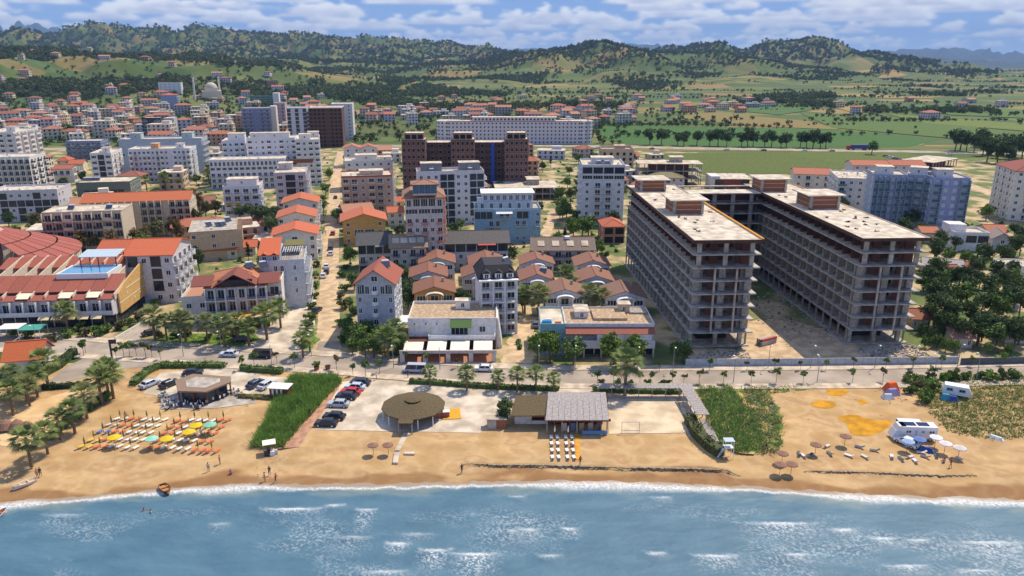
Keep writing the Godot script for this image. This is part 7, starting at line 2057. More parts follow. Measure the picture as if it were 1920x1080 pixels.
func woods():
	var wn := FastNoiseLite.new()
	wn.frequency = 0.0021
	wn.fractal_octaves = 4
	wn.seed = 12
	var sets := [PackedVector3Array(), PackedVector3Array(), PackedVector3Array()]
	var far := PackedVector3Array()
	rng.seed = 91
	for i in 150000:
		var d := 900.0 * pow(5800.0 / 900.0, rng.randf())
		var x := rng.randf_range(-0.76, 0.76) * d
		var y := land_h(x, -d)
		var n := wn.get_noise_2d(x, d)
		var steep: float = absf(land_h(x + 12, -d) - y) + absf(land_h(x, -d - 12) - y)
		var want: float = n * 2.4 - 0.42 + clampf((y - 18.0) / 60.0, 0.0, 1.5) + clampf(steep / 7.0, 0.0, 0.5)
		if x / d > 0.42 and d < 3000: want -= 0.35
		if x / d < -0.2 and d < 1150: want -= 0.2
		elif x / d < -0.1 and d < 2100: want += 0.12
		if rng.randf() > want: continue
		if d < 1700 and blocked(x, -d, 1.0): continue
		if d > 2600 and rng.randf() < 0.75: far.append(Vector3(x, y - 0.6, -d))
		else: sets[rng.randi() % 3].append(Vector3(x, y - 0.4, -d))
	var cols := [Color(0.085, 0.13, 0.045), Color(0.11, 0.155, 0.05), Color(0.145, 0.165, 0.065)]
	for i in 3: scatter_mass("woods", "scattered woodland over the lower hills and field edges" if i == 0 else ("mid green woodland mixed over the lower hills" if i == 1 else "olive scrub mixed over the lower hills"), far_tree(900 + i, cols[i]), sets[i], 0.8, 1.6)
	scatter_mass("forest", "dense dark forest covering the far ridges", far_tree(910, Color(0.095, 0.14, 0.06)), far, 1.3, 2.4)
	print("woods ", sets[0].size() * 3, " forest ", far.size())

func make_country_trees():
	# field hedges and lone trees on the plain
	rng.seed = 33
	var at := PackedVector3Array()
	for k in 130:
		var d := rng.randf_range(640, 2400)
		var x := rng.randf_range(0.05, 0.74) * d
		var a := rng.randf_range(-0.25, 0.25)
		var L := rng.randf_range(30, 200)
		for i in int(L / 7.0):
			if rng.randf() < 0.35: continue
			var p := Vector3(x + cos(a) * (i * 7.0), 0, -d - sin(a) * (i * 7.0))
			if near_line(highway, p.x, p.z, 16.0): continue
			p.y = land_h(p.x, p.z) - 0.3
			at.append(p)
	scatter_mass("field_hedges", "broken hedgerows of trees between the fields", far_tree(920, Color(0.075, 0.115, 0.04)), at, 0.4, 1.1)
	var up := PackedVector3Array()
	for k in 2400:
		var d := rng.randf_range(600, 1700)
		var x := rng.randf_range(-0.75, 0.15) * d
		if blocked(x, -d, 1.0) or near_line(highway, x, -d, 14.0): continue
		up.append(Vector3(x, land_h(x, -d) - 0.2, -d))
	var sh := PackedVector3Array()
	for k in 2600:
		var d := rng.randf_range(172, 560)
		var x := rng.randf_range(-0.74, 0.74) * d
		if x > 20 and x < 106 and d < 250 or blocked(x, -d, 0.6) or near_line(street, x, -d, 4.2) or near_line(road, x, -d, 9.5) or near_line(highway, x, -d, 11.0): continue
		if x > 85 and d > 340 or hn.get_noise_2d(x * 22, -d * 22) < -0.05: continue
		if x > -75 and x < 30 and d < 182: continue
		sh.append(Vector3(x, -0.5, -d))
	scatter_mass("garden_shrubs", "low shrubs and small trees between the resort blocks", crown_mesh(940, 1.8, 1.7, 9, 40, 0.34, Color(0.085, 0.13, 0.035)), sh, 0.5, 1.15)
	scatter_mass("garden_trees", "small garden trees between the town houses", far_tree(930, Color(0.07, 0.11, 0.032)), up, 0.55, 1.2)

# ---------------------------------------------------------------- beach bars, loungers, parasols
func poly_at(f: Array) -> PackedVector2Array:
	return pg(f)

func make_beach_bars():
	# six sided bar
	var rp := pg([-68.47, -139.7, -66.11, -142.9, -57.77, -141.5, -56.81, -138.9, -59.99, -134.1, -65.74, -134.5])
	var c := Vector2.ZERO
	for p in rp: c += p / rp.size()
	var o := thing("beach_bar", "six sided beach bar with brown rim roof and dark glass walls", "building", Vector3(c.x, 0, c.y))
	for i in rp.size(): rp[i] -= c
	var s := Shape.new()
	s.prism("thatch_rim", rp, 2.75, 3.05)
	put(s, "roof", o)
	var inner := PackedVector2Array()
	var wl := PackedVector2Array()
	for p in rp:
		inner.append(p * 0.62); wl.append(p * 0.84)
	s = Shape.new()
	s.prism("concrete", inner, 3.05, 3.12)
	put(s, "roof_patch", o)
	s = Shape.new()
	s.prism("glass", wl, 0.05, 2.75)
	put(s, "glass_wall", o)
	for i in rp.size():
		for t in [0.0, 0.5]:
			var q := rp[i].lerp(rp[(i + 1) % rp.size()], t) * 0.95
			s = Shape.new()
			s.box("timber_brown", Vector3(q.x, 1.4, q.y), Vector3(0.16, 2.75, 0.16))
			put(s, "post", o)
	var k := 0
	for q in [Vector3(-70.63, 0, -138.3), Vector3(-69.96, 0, -136.3), Vector3(-68.25, 0, -134.4), Vector3(-67.08, 0, -134.8), Vector3(-65.09, 0, -133.9), Vector3(-62.98, 0, -134.4), Vector3(-60.93, 0, -135.3), Vector3(-59.37, 0, -136.8), Vector3(-58.32, 0, -138.3), Vector3(-57.57, 0, -139.8), Vector3(-55.86, 0, -139.3), Vector3(-61.36, 0, -132.9), Vector3(-66.99, 0, -132.9)]:
		var t := thing("cafe_table", "small dark terrace table set, %s from left around the six sided bar" % nth(k), "table", q + Vector3(0, 0.05, 0), k * 37.0, "table sets around the six sided bar")
		table_set(t)
		k += 1
	beach_stall()
	# twelve sided pavilion
	var pc := Vector3(-18.79, 0, -129.7)
	o = thing("round_pavilion", "twelve sided thatch brown pavilion with porch beside the car park", "building", pc)
	var R := 6.1
	var up := Shape.new()
	var cap := Shape.new()
	for i in 12:
		var a0 := TAU * (i + 0.5) / 12; var a1 := TAU * (i + 1.5) / 12
		var e0 := Vector3(cos(a0), 0, sin(a0)); var e1 := Vector3(cos(a1), 0, sin(a1))
		var seg := Shape.new()
		seg.quad("thatch", e1 * R + Vector3(0, 2.3, 0), e0 * R + Vector3(0, 2.3, 0), e0 * 1.4 + Vector3(0, 3.3, 0), e1 * 1.4 + Vector3(0, 3.3, 0))
		seg.quad("thatch", e0 * R + Vector3(0, 2.1, 0), e1 * R + Vector3(0, 2.1, 0), e1 * R + Vector3(0, 2.3, 0), e0 * R + Vector3(0, 2.3, 0))
		put(seg, "roof_panel", o)
		cap.quad("thatch", e1 * 1.55 + Vector3(0, 3.55, 0), e0 * 1.55 + Vector3(0, 3.55, 0), Vector3(0, 3.8, 0), Vector3(0, 3.8, 0))
		cap.quad("painted_dark", e0 * 1.4 + Vector3(0, 3.3, 0), e1 * 1.4 + Vector3(0, 3.3, 0), e1 * 1.4 + Vector3(0, 3.55, 0), e0 * 1.4 + Vector3(0, 3.55, 0))  # dark ring, shade in the gap below the cap painted in
		up = Shape.new()
		up.box("white_metal" if i % 3 else "timber_brown", e0 * (R - 0.3) + Vector3(0, 1.1, 0), Vector3(0.16, 2.25, 0.16))
		put(up, "post", o)
	put(cap, "roof_cap", o)
	var bar := Shape.new()
	bar.tube("timber_brown", Vector3.ZERO, Vector3(0, 1.1, 0), 2.2, 2.2, 12)
	put(bar, "counter", o)
	var pr := Shape.new()
	pr.box("thatch", Vector3(-0.6, 2.2, R + 0.3), Vector3(2.7, 0.18, 2.2))
	for e in [-1.8, 0.6]: pr.box("timber_grey", Vector3(e, 1.05, R + 1.2), Vector3(0.18, 2.15, 0.18))
	put(pr, "porch", o)
	o = thing("play_deck", "mustard yellow deck with brick red counter beside the round pavilion", "deck", Vector3(-11.7, 0, -130.4), 8)
	s = Shape.new()
	s.box(paint("d29a20", 0.8), Vector3(0, 0.09, 0), Vector3(3.6, 0.12, 4.4))
	put(s, "deck", o)
	s = Shape.new()
	s.box(tiles("b06040"), Vector3(-1.9, 0.6, 0.8), Vector3(3.0, 1.1, 1.0))
	s.box("white_metal", Vector3(-1.9, 1.2, 0.8), Vector3(3.2, 0.1, 1.2))
	put(s, "counter", o)
	# beach restaurant: grey sheet roof and green grey annex
	var big := pg([7.04, -132.7, 18.22, -132.7, 17.49, -121.9, 6.05, -121.9])
	o = thing("beach_restaurant", "beach restaurant with broad weathered grey plank roof and open front", "building", Vector3.ZERO)
	var n := 10
	for i in n:
		s = Shape.new()
		var a := big[0].lerp(big[1], float(i) / n); var b := big[0].lerp(big[1], (i + 0.96) / n)
		var d := big[3].lerp(big[2], float(i) / n); var e := big[3].lerp(big[2], (i + 0.96) / n)
		roof_slab(s, "timber_grey", Vector3(d.x, 3.0, d.y), Vector3(e.x, 3.0, e.y), Vector3(b.x, 3.5, b.y), Vector3(a.x, 3.5, a.y), 0.12)
		put(s, "roof_board", o)
	var f0 := big[3].lerp(big[0], 0.08); var f1 := big[2].lerp(big[1], 0.08)
	for i in 9:
		var q := f0.lerp(f1, 0.02 + 0.96 * i / 8.0)
		s = Shape.new()
		s.box("timber_brown" if i % 2 else "timber_grey", Vector3(q.x, 1.5, q.y), Vector3(0.22, 3.0, 0.22))
		put(s, "post", o)
	s = Shape.new()
	var m := (big[0] + big[1] + big[2] + big[3]) / 4.0
	s.box("timber_brown", Vector3(m.x, 1.5, m.y - 1.0), Vector3(9.5, 2.9, 4.0))
	put(s, "back_wall", o)
	s = Shape.new()
	s.box("timber_brown", Vector3(m.x, 2.75, f0.y + 0.2), Vector3((f1 - f0).x, 0.5, 0.15))
	put(s, "fascia", o)
	for i in 5:
		s = Shape.new()
		s.box(paint(["c8b8a0", "5c7c94", "b89c7c"][i % 3], 0.8), Vector3(lerpf(f0.x, f1.x, 0.3 + 0.14 * i), 1.0, f0.y - 0.6), Vector3(0.9, 1.6, 0.1))
		put(s, "bamboo_screen", o)
	s = Shape.new()
	s.box(paint("5c88b0", 0.6), Vector3(lerpf(f0.x, f1.x, 0.78), 0.5, f0.y + 0.6), Vector3(4.6, 0.7, 0.3))
	put(s, "blue_counter", o)
	var sm := pg([0.72, -131.8, 6.92, -132.3, 6.57, -124.5, -0.29, -124.3])
	o = thing("beach_shack", "white beach shack with olive grey shed roof and orange hatch", "building", Vector3.ZERO)
	s = Shape.new()
	roof_slab(s, "thatch", Vector3(sm[3].x, 2.6, sm[3].y), Vector3(sm[2].x, 2.6, sm[2].y), Vector3(sm[1].x, 3.2, sm[1].y), Vector3(sm[0].x, 3.2, sm[0].y), 0.14)
	put(s, "roof", o)
	var w0 := (sm[0] + sm[1] + sm[2] + sm[3]) / 4.0
	s = Shape.new()
	s.box(wall("e0dcd8"), Vector3(w0.x, 1.35, w0.y), Vector3(6.0, 2.7, 3.6))
	put(s, "wall", o)
	s = Shape.new()
	s.hexa(paint("c06a28", 0.8), [Vector3(w0.x + 0.2, 1.9, w0.y + 2.7), Vector3(w0.x + 2.6, 1.9, w0.y + 2.7), Vector3(w0.x + 2.6, 2.4, w0.y + 1.85), Vector3(w0.x + 0.2, 2.4, w0.y + 1.85), Vector3(w0.x + 0.2, 2.0, w0.y + 2.7), Vector3(w0.x + 2.6, 2.0, w0.y + 2.7), Vector3(w0.x + 2.6, 2.5, w0.y + 1.85), Vector3(w0.x + 0.2, 2.5, w0.y + 1.85)])
	put(s, "hatch_awning", o)
	put(opening_mesh(2.2, 1.2, "timber_brown"), "hatch", o, Vector3(w0.x + 1.4, 1.5, w0.y + 1.81))
	o = thing("storage_hut", "grey and brick storage hut beside the dark tree on the sand", "hut", Vector3(-3.77, 0, -125.4))
	s = Shape.new()
	s.box("concrete", Vector3(0, 0.9, 0), Vector3(1.7, 1.8, 1.6))
	put(s, "grey_bay", o)
	s = Shape.new()
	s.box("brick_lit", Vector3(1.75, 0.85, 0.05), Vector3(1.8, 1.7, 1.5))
	put(s, "brick_bay", o)
	s = Shape.new()
	s.box("concrete_light", Vector3(0.85, 1.86, 0), Vector3(3.9, 0.14, 1.9))
	put(s, "roof", o)
	# covered walkway
	var wk := pg([33.62, -136.7, 36.12, -137, 36.49, -125, 34.13, -125])
	o = thing("covered_walkway", "long pale plank roofed walkway on posts beside the ball court", "walkway", Vector3.ZERO)
	for i in 14:
		s = Shape.new()
		var t0 := i / 14.0; var t1 := (i + 0.94) / 14.0
		var a := wk[0].lerp(wk[3], t0); var b := wk[1].lerp(wk[2], t0); var d := wk[1].lerp(wk[2], t1); var e := wk[0].lerp(wk[3], t1)
		s.prism("timber_grey", PackedVector2Array([a, b, d, e]), 2.55, 2.65)
		put(s, "plank", o)
		if i % 3 == 0:
			for q in [a, b]:
				s = Shape.new()
				s.box("timber_grey", Vector3(q.x, 1.28, q.y), Vector3(0.14, 2.55, 0.14))
				put(s, "post", o)
	o = thing("covered_walkway", "grey plank roof along the kerb behind the ball court hedge", "walkway", Vector3.ZERO)
	var wb := pg([17.55, -139.5, 36.61, -139.5, 36.29, -137.1, 17.29, -137.1])
	for i in 20:
		s = Shape.new()
		s.prism("timber_grey", PackedVector2Array([wb[0].lerp(wb[1], i / 20.0), wb[0].lerp(wb[1], (i + 0.95) / 20.0), wb[3].lerp(wb[2], (i + 0.95) / 20.0), wb[3].lerp(wb[2], i / 20.0)]), 2.35, 2.45)
		put(s, "plank", o)
	for i in 8:
		var q := wb[3].lerp(wb[2], i / 7.0)
		s = Shape.new()
		s.box("timber_grey", Vector3(q.x, 1.2, q.y - 0.3), Vector3(0.14, 2.35, 0.14))
		put(s, "post", o)
	o = thing("boardwalk", "narrow grey boardwalk running down beside the shaggy hedge", "boardwalk", Vector3.ZERO)
	var bd := pg([35.53, -128.4, 37.15, -128.4, 37.01, -119.5, 35.49, -119.5])
	for i in 16:
		s = Shape.new()
		s.prism("timber_grey", PackedVector2Array([bd[0].lerp(bd[3], i / 16.0), bd[1].lerp(bd[2], i / 16.0), bd[1].lerp(bd[2], (i + 0.92) / 16.0), bd[0].lerp(bd[3], (i + 0.92) / 16.0)]), 0.05, 0.14)
		put(s, "plank", o)
	for e in [["cream stepping slab path leading down from the round pavilion", [-19.78, -122.9, -18.71, -122.9, -19.63, -116.4, -20.47, -116.4], "concrete_light"], ["short cream slab path nearest the water below the pavilion", [-20.48, -115.9, -19.46, -115.9, -19.31, -112.3, -20.21, -112.3], "concrete_light"], ["cream slab lying across beside the slab path", [-18.75, -116, -16.98, -116, -16.89, -115.3, -18.64, -115.3], "concrete_light"], ["mustard wooden mat beside the white loungers", [11.47, -122.5, 12.34, -122.5, 11.64, -113.3, 10.82, -113.3], "yellow_deck"]]:
		o = thing("beach_path", e[0], "path", Vector3.ZERO)
		var q := pg(e[1])
		for i in 8:
			s = Shape.new()
			s.prism(e[2], PackedVector2Array([q[0].lerp(q[3], i / 8.0), q[1].lerp(q[2], i / 8.0), q[1].lerp(q[2], (i + 0.94) / 8.0), q[0].lerp(q[3], (i + 0.94) / 8.0)]), -0.4, 0.06)
			put(s, "slab", o)
	o = thing("goal_frame", "thin metal goal frame on the pale ball court", "goal", Vector3(21.64, 0, -122.9))
	for e in [[Vector3(-1.6, 0, 0), Vector3(-1.6, 2.2, 0)], [Vector3(1.6, 0, 0), Vector3(1.6, 2.2, 0)], [Vector3(-1.6, 2.2, 0), Vector3(1.6, 2.2, 0)], [Vector3(-1.6, 0.5, 0), Vector3(1.6, 0.5, 0)]]:
		s = Shape.new()
		s.bar("grey_metal", e[0], e[1], 0.07)
		put(s, "bar", o)
	o = thing("lifeguard_tower", "slim white lifeguard tower beside the rough weeds", "tower", Vector3(37.04, 0, -114.4))
	for e in [[-0.7, -0.6], [0.7, -0.6], [-0.7, 0.6], [0.7, 0.6]]:
		s = Shape.new()
		s.bar("white_metal", Vector3(e[0] * 1.15, 0, e[1] * 1.15), Vector3(e[0], 3.2, e[1]), 0.09)
		put(s, "leg", o)
	s = Shape.new()
	s.box("white_metal", Vector3(0, 1.9, 0), Vector3(1.5, 0.1, 1.3))
	put(s, "platform", o)
	s = Shape.new()
	s.box("canopy_sheet", Vector3(0, 3.2, 0), Vector3(1.7, 0.08, 1.5))
	put(s, "roof", o)
	s = Shape.new()
	for i in 6: s.box("white_metal", Vector3(-1.0 - 0.16 * (5 - i), 0.3 + 0.28 * i, 0.5), Vector3(0.3, 0.05, 0.6))
	put(s, "ladder", o)
	o = thing("kiosk", "small brown kiosk with white sloped roof beside the reed bed", "kiosk", Vector3(-46.91, 0, -138.8), -6)
	s = Shape.new()
	s.box("timber_brown", Vector3(0, 1.05, 0), Vector3(3.8, 2.1, 2.2))
	put(s, "wall", o)
	s = Shape.new()
	s.box("white_metal", Vector3(0, 2.2, 0.1), Vector3(4.4, 0.14, 2.9))
	put(s, "roof", o)
	for i in 3:
		s = Shape.new()
		s.box("white_metal", Vector3(-1.2 + i * 0.9, 1.0, 1.12), Vector3(0.4, 1.7, 0.06))
		put(s, "shutter", o)

func beach_stall():
	var o := thing("beach_stall", "white roofed stall with boxes at the foot of the reed bed", "stall", on_sand(Vector3(-42.19, 0, -116.2)), 20)
	var s := Shape.new()
	s.box("cream_canvas", Vector3(0, 2.0, 0), Vector3(2.2, 0.1, 1.9))
	put(s, "roof", o)
	for e in [[-1, -0.85], [1, -0.85], [-1, 0.85], [1, 0.85]]:
		s = Shape.new()
		s.box("grey_metal", Vector3(e[0], 1, e[1]), Vector3(0.07, 2, 0.07))
		put(s, "post", o)
	for e in [[-0.6, 0.3, "2c3440"], [0.4, 0.5, "e0e0e4"], [0.9, 0.2, "b8bcc4"], [-0.2, -0.5, "4c4c50"]]:
		s = Shape.new()
		s.box(paint(e[2], 0.7), Vector3(e[0], 0.4, e[1] + 0.6), Vector3(0.7, 0.8, 0.6))
		put(s, "box", o)

func table_set(o: Node3D):
	if not cache.has("table"):
		var t := Shape.new()
		t.box("dark_metal", Vector3(0, 0.72, 0), Vector3(0.8, 0.06, 0.8))
		t.tube("dark_metal", Vector3.ZERO, Vector3(0, 0.72, 0), 0.06, 0.05, 6)
		t.box("dark_metal", Vector3(0, 0.02, 0), Vector3(0.5, 0.04, 0.5))
		var c := Shape.new()
		c.box("dark_metal", Vector3(0, 0.45, 0), Vector3(0.42, 0.05, 0.42))
		c.box("white_metal", Vector3(0, 0.72, -0.2), Vector3(0.42, 0.5, 0.05))
		for e in [[-0.18, -0.18], [0.18, -0.18], [-0.18, 0.18], [0.18, 0.18]]: c.box("dark_metal", Vector3(e[0], 0.22, e[1]), Vector3(0.04, 0.44, 0.04))
		cache.table = t.mesh(M)
		cache.chair = c.mesh(M)
	put(cache.table, "table", o)
	for i in 4: put(cache.chair, "chair", o, Vector3(sin(i * PI / 2), 0, cos(i * PI / 2)) * -0.75, i * 90.0)

func lounger_meshes(col: String) -> Array:
	var key := "lounger" + col
	if cache.has(key): return cache[key]
	var f := Shape.new()
	f.box("white_metal", Vector3(0, 0.26, 0.25), Vector3(0.66, 0.06, 1.5))
	for e in [[-0.28, -0.4], [0.28, -0.4], [-0.28, 0.9], [0.28, 0.9]]: f.box("white_metal", Vector3(e[0], 0.12, e[1]), Vector3(0.06, 0.24, 0.06))
	var k := paint(col, 0.8)
	var m := Shape.new()
	m.box(k, Vector3(0, 0.33, 0.3), Vector3(0.66, 0.09, 1.4))
	var b := Shape.new()
	b.hexa(k, [Vector3(-0.33, 0.3, -0.38), Vector3(0.33, 0.3, -0.38), Vector3(0.33, 0.72, -1.0), Vector3(-0.33, 0.72, -1.0), Vector3(-0.33, 0.38, -0.38), Vector3(0.33, 0.38, -0.38), Vector3(0.33, 0.8, -0.98), Vector3(-0.33, 0.8, -0.98)])
	cache[key] = [f.mesh(M), m.mesh(M), b.mesh(M)]
	return cache[key]

func on_sand(p: Vector3) -> Vector3:
	return Vector3(p.x, beach_h(p.x, p.z) + 0.01, p.z)

func lounger(label: String, p: Vector3, turn: float, col: String, group: String):
	var o := thing("sun_lounger", label, "sun lounger", on_sand(p), turn, group)
	var m := lounger_meshes(col)
	for i in 3: put(m[i], ["frame", "mattress", "backrest"][i], o).scale = Vector3.ONE * 0.8

func closed_parasol(label: String, p: Vector3, col: String):
	var o := thing("closed_parasol", label, "parasol", on_sand(p), 0, "folded parasols in the lounger rows")
	var k := "closed" + col
	if not cache.has(k):
		var s := Shape.new()
		s.tube(paint(col, 0.9), Vector3(0, 0.9, 0), Vector3(0, 1.3, 0), 0.09, 0.17, 8)
		s.tube(paint(col, 0.9), Vector3(0, 1.3, 0), Vector3(0, 2.15, 0), 0.17, 0.03, 8)
		var t := Shape.new()
		t.tube("timber_brown", Vector3(0, -0.2, 0), Vector3(0, 2.2, 0), 0.035, 0.03, 6)
		cache[k] = [s.mesh(M), t.mesh(M)]
	put(cache[k][0], "folded_canopy", o); put(cache[k][1], "pole", o)

func open_parasol(label: String, p: Vector3, col: String, group: String, r := 1.15, thatch := false):
	var o := thing("open_parasol", label, "parasol", on_sand(p), 0, group)
	var k := "thatch_pale" if thatch else paint(col, 0.9)
	var s := Shape.new()
	for i in 8:
		var a0 := TAU * i / 8; var a1 := TAU * (i + 1) / 8
		var e0 := Vector3(cos(a0), 0, sin(a0)) * r; var e1 := Vector3(cos(a1), 0, sin(a1)) * r
		s.tri(k, Vector3(0, 2.35, 0), e1 + Vector3(0, 1.95, 0), e0 + Vector3(0, 1.95, 0))
		s.quad(k, e0 + Vector3(0, 1.82, 0), e1 + Vector3(0, 1.82, 0), e1 + Vector3(0, 1.95, 0), e0 + Vector3(0, 1.95, 0))
	put(s, "canopy", o)
	var t := Shape.new()
	t.tube("timber_brown", Vector3(0, -0.2, 0), Vector3(0, 2.35, 0), 0.04, 0.03, 6)
	put(t, "pole", o)

func make_lounger_field():
	var rows := [
		[Vector3(-74.2, 0, -128.2), Vector3(-71.57, 0, -128.2), Vector3(-68.94, 0, -127.9), Vector3(-66.42, 0, -127.9), Vector3(-62.4, 0, -127.3), Vector3(-59.87, 0, -127.7), Vector3(-57.16, 0, -127.5), Vector3(-54.42, 0, -127.7)],
		[Vector3(-74.59, 0, -125.8), Vector3(-71.9, 0, -125.6), Vector3(-69.12, 0, -125.4), Vector3(-66.64, 0, -125.4), Vector3(-62.49, 0, -124.9), Vector3(-59.82, 0, -124.9), Vector3(-57.33, 0, -125.1), Vector3(-54.58, 0, -124.9)],
		[Vector3(-74.76, 0, -123.1), Vector3(-72.03, 0, -123.1), Vector3(-69.29, 0, -122.9), Vector3(-66.66, 0, -122.7), Vector3(-62.68, 0, -122.5), Vector3(-60.06, 0, -122.5), Vector3(-57.25, 0, -122.2), Vector3(-54.81, 0, -122.5)],
		[Vector3(-74.7, 0, -119.9), Vector3(-72.14, 0, -120.2), Vector3(-69.56, 0, -120.2), Vector3(-66.78, 0, -120.1), Vector3(-62.78, 0, -119.7), Vector3(-60.2, 0, -119.9), Vector3(-57.54, 0, -119.7), Vector3(-54.53, 0, -119.3)],
		[Vector3(-75.06, 0, -117.5), Vector3(-72.34, 0, -117.5), Vector3(-69.81, 0, -117.7), Vector3(-66.81, 0, -117.2), Vector3(-62.97, 0, -117.2), Vector3(-60.35, 0, -117.2), Vector3(-57.48, 0, -116.8), Vector3(-54.72, 0, -116.4), Vector3(-52.3, 0, -116.4)],
	]
	var open := {"2-6": "d8b818", "2-7": "7cc0a0", "3-6": "d8b818", "4-2": "d8b818", "4-4": "8ccab0", "4-5": "d8b818"}
	var cols := ["e8e4d8", "d8622c", "d4d8dc", "ece6d0", "d8622c", "e8e6e0", "dcdcd8", "d8602a", "d86a30"]
	var first := ["e8e4d8", "c8c4b8", "4c70b8", "e0b820", "dcb41c"]
	var names := {"e8e4d8": "cream", "d8622c": "orange", "d4d8dc": "grey white", "ece6d0": "ivory", "e8e6e0": "white", "dcdcd8": "pale grey", "d8602a": "orange", "d86a30": "orange", "c8c4b8": "beige", "4c70b8": "blue", "e0b820": "yellow", "dcb41c": "yellow"}
	for r in rows.size():
		for i in rows[r].size():
			var p: Vector3 = rows[r][i]
			var key := "%d-%d" % [r, i]
			var here := "%s row from the bar, place %s from left" % [nth(r), nth(i)]
			if open.has(key): open_parasol("open %s parasol, %s" % ["yellow" if open[key] == "d8b818" else "mint green", here], p, open[key], "open parasols in the lounger rows")
			else: closed_parasol("folded olive parasol, %s" % here, p, "6c6c28" if (r + i) % 3 else "8c8a30")
			var c: String = cols[i] if i > 0 else first[r]
			for e in [-1, 1]:
				lounger("%s lounger on the %s side, %s" % [names[c], "left" if e < 0 else "right", here], p + Vector3(e * 0.75, 0, 0.15), 148.0 + ((r * 7 + i * 5) % 5) * 3.0, c, "loungers in rows below the six sided bar")
	# white loungers below the beach restaurant
	for r in 4:
		for i in 4:
			var p := Vector3(7.11, 0, -120.8).lerp(Vector3(6.93, 0, -113.7), r / 3.0) + Vector3([0.0, 1.1, 2.6, 3.7][i], 0, 0)
			lounger("white lounger below the beach restaurant, %s row down, %s from left" % [nth(r), nth(i)], p, 184 + (i % 2) * 4, "e8e6e2", "white loungers below the beach restaurant")
	for i in 2: closed_parasol("folded white parasol at the beach restaurant, %s from left" % nth(i), [Vector3(7.73, 0, -121.6), Vector3(10.15, 0, -121.6)][i], "e8e6e4")
	var two := [Vector3(-24.03, 0, -115.5), Vector3(-21.44, 0, -115.5)]
	for i in 2: open_parasol("straw parasol on bare sand below car park, %s one" % ["left", "right"][i], two[i], "", "straw parasols", 1.0, true)
	var rt := [Vector3(45.77, 0, -112.6), Vector3(44.29, 0, -109.3), Vector3(46.14, 0, -109.3), Vector3(52.35, 0, -115.1), Vector3(58.7, 0, -118.1)]
	for i in 5: open_parasol("straw parasol on the right beach, %s from left" % nth(i), rt[i], "", "straw parasols", 1.05, true)
	var rc := [[Vector3(68.77, 0, -116.2), "8fa8cc", "pale blue"], [Vector3(71.2, 0, -117), "6078b0", "blue"], [Vector3(74.86, 0, -115.5), "d8d0d0", "whitish"], [Vector3(76.43, 0, -114), "c8c4c0", "grey"], [Vector3(74.41, 0, -117.7), "d8dce8", "white"]]
	for i in 5: open_parasol("%s parasol in the camp below the motorhome, %s along" % [rc[i][2], nth(i)], rc[i][0], rc[i][1], "camp parasols", 1.1)
	rng.seed = 8
	var lr := [Vector3(49.59, 0, -115.1), Vector3(50.05, 0, -114.4), Vector3(51.41, 0, -114.6), Vector3(55.43, 0, -117.7), Vector3(54.93, 0, -115.1), Vector3(57.94, 0, -114.4), Vector3(61.09, 0, -117.4), Vector3(60.52, 0, -114), Vector3(63.19, 0, -116.2), Vector3(65.09, 0, -114), Vector3(66.38, 0, -113.3), Vector3(68.2, 0, -114), Vector3(70.85, 0, -114), Vector3(70.98, 0, -115.5), Vector3(72.97, 0, -114.4), Vector3(76.39, 0, -113.3), Vector3(73.03, 0, -115.9), Vector3(68.38, 0, -112.6)]
	for i in lr.size():
		var c: String = ["5c5a58", "d0d0d4", "46506c", "c8c0b4"][i % 4]
		lounger("%s beach chair on the right beach, %s from left" % [["dark", "pale", "navy", "beige"][i % 4], nth(i)], lr[i], rng.randf_range(100, 260), c, "beach chairs on the right beach")

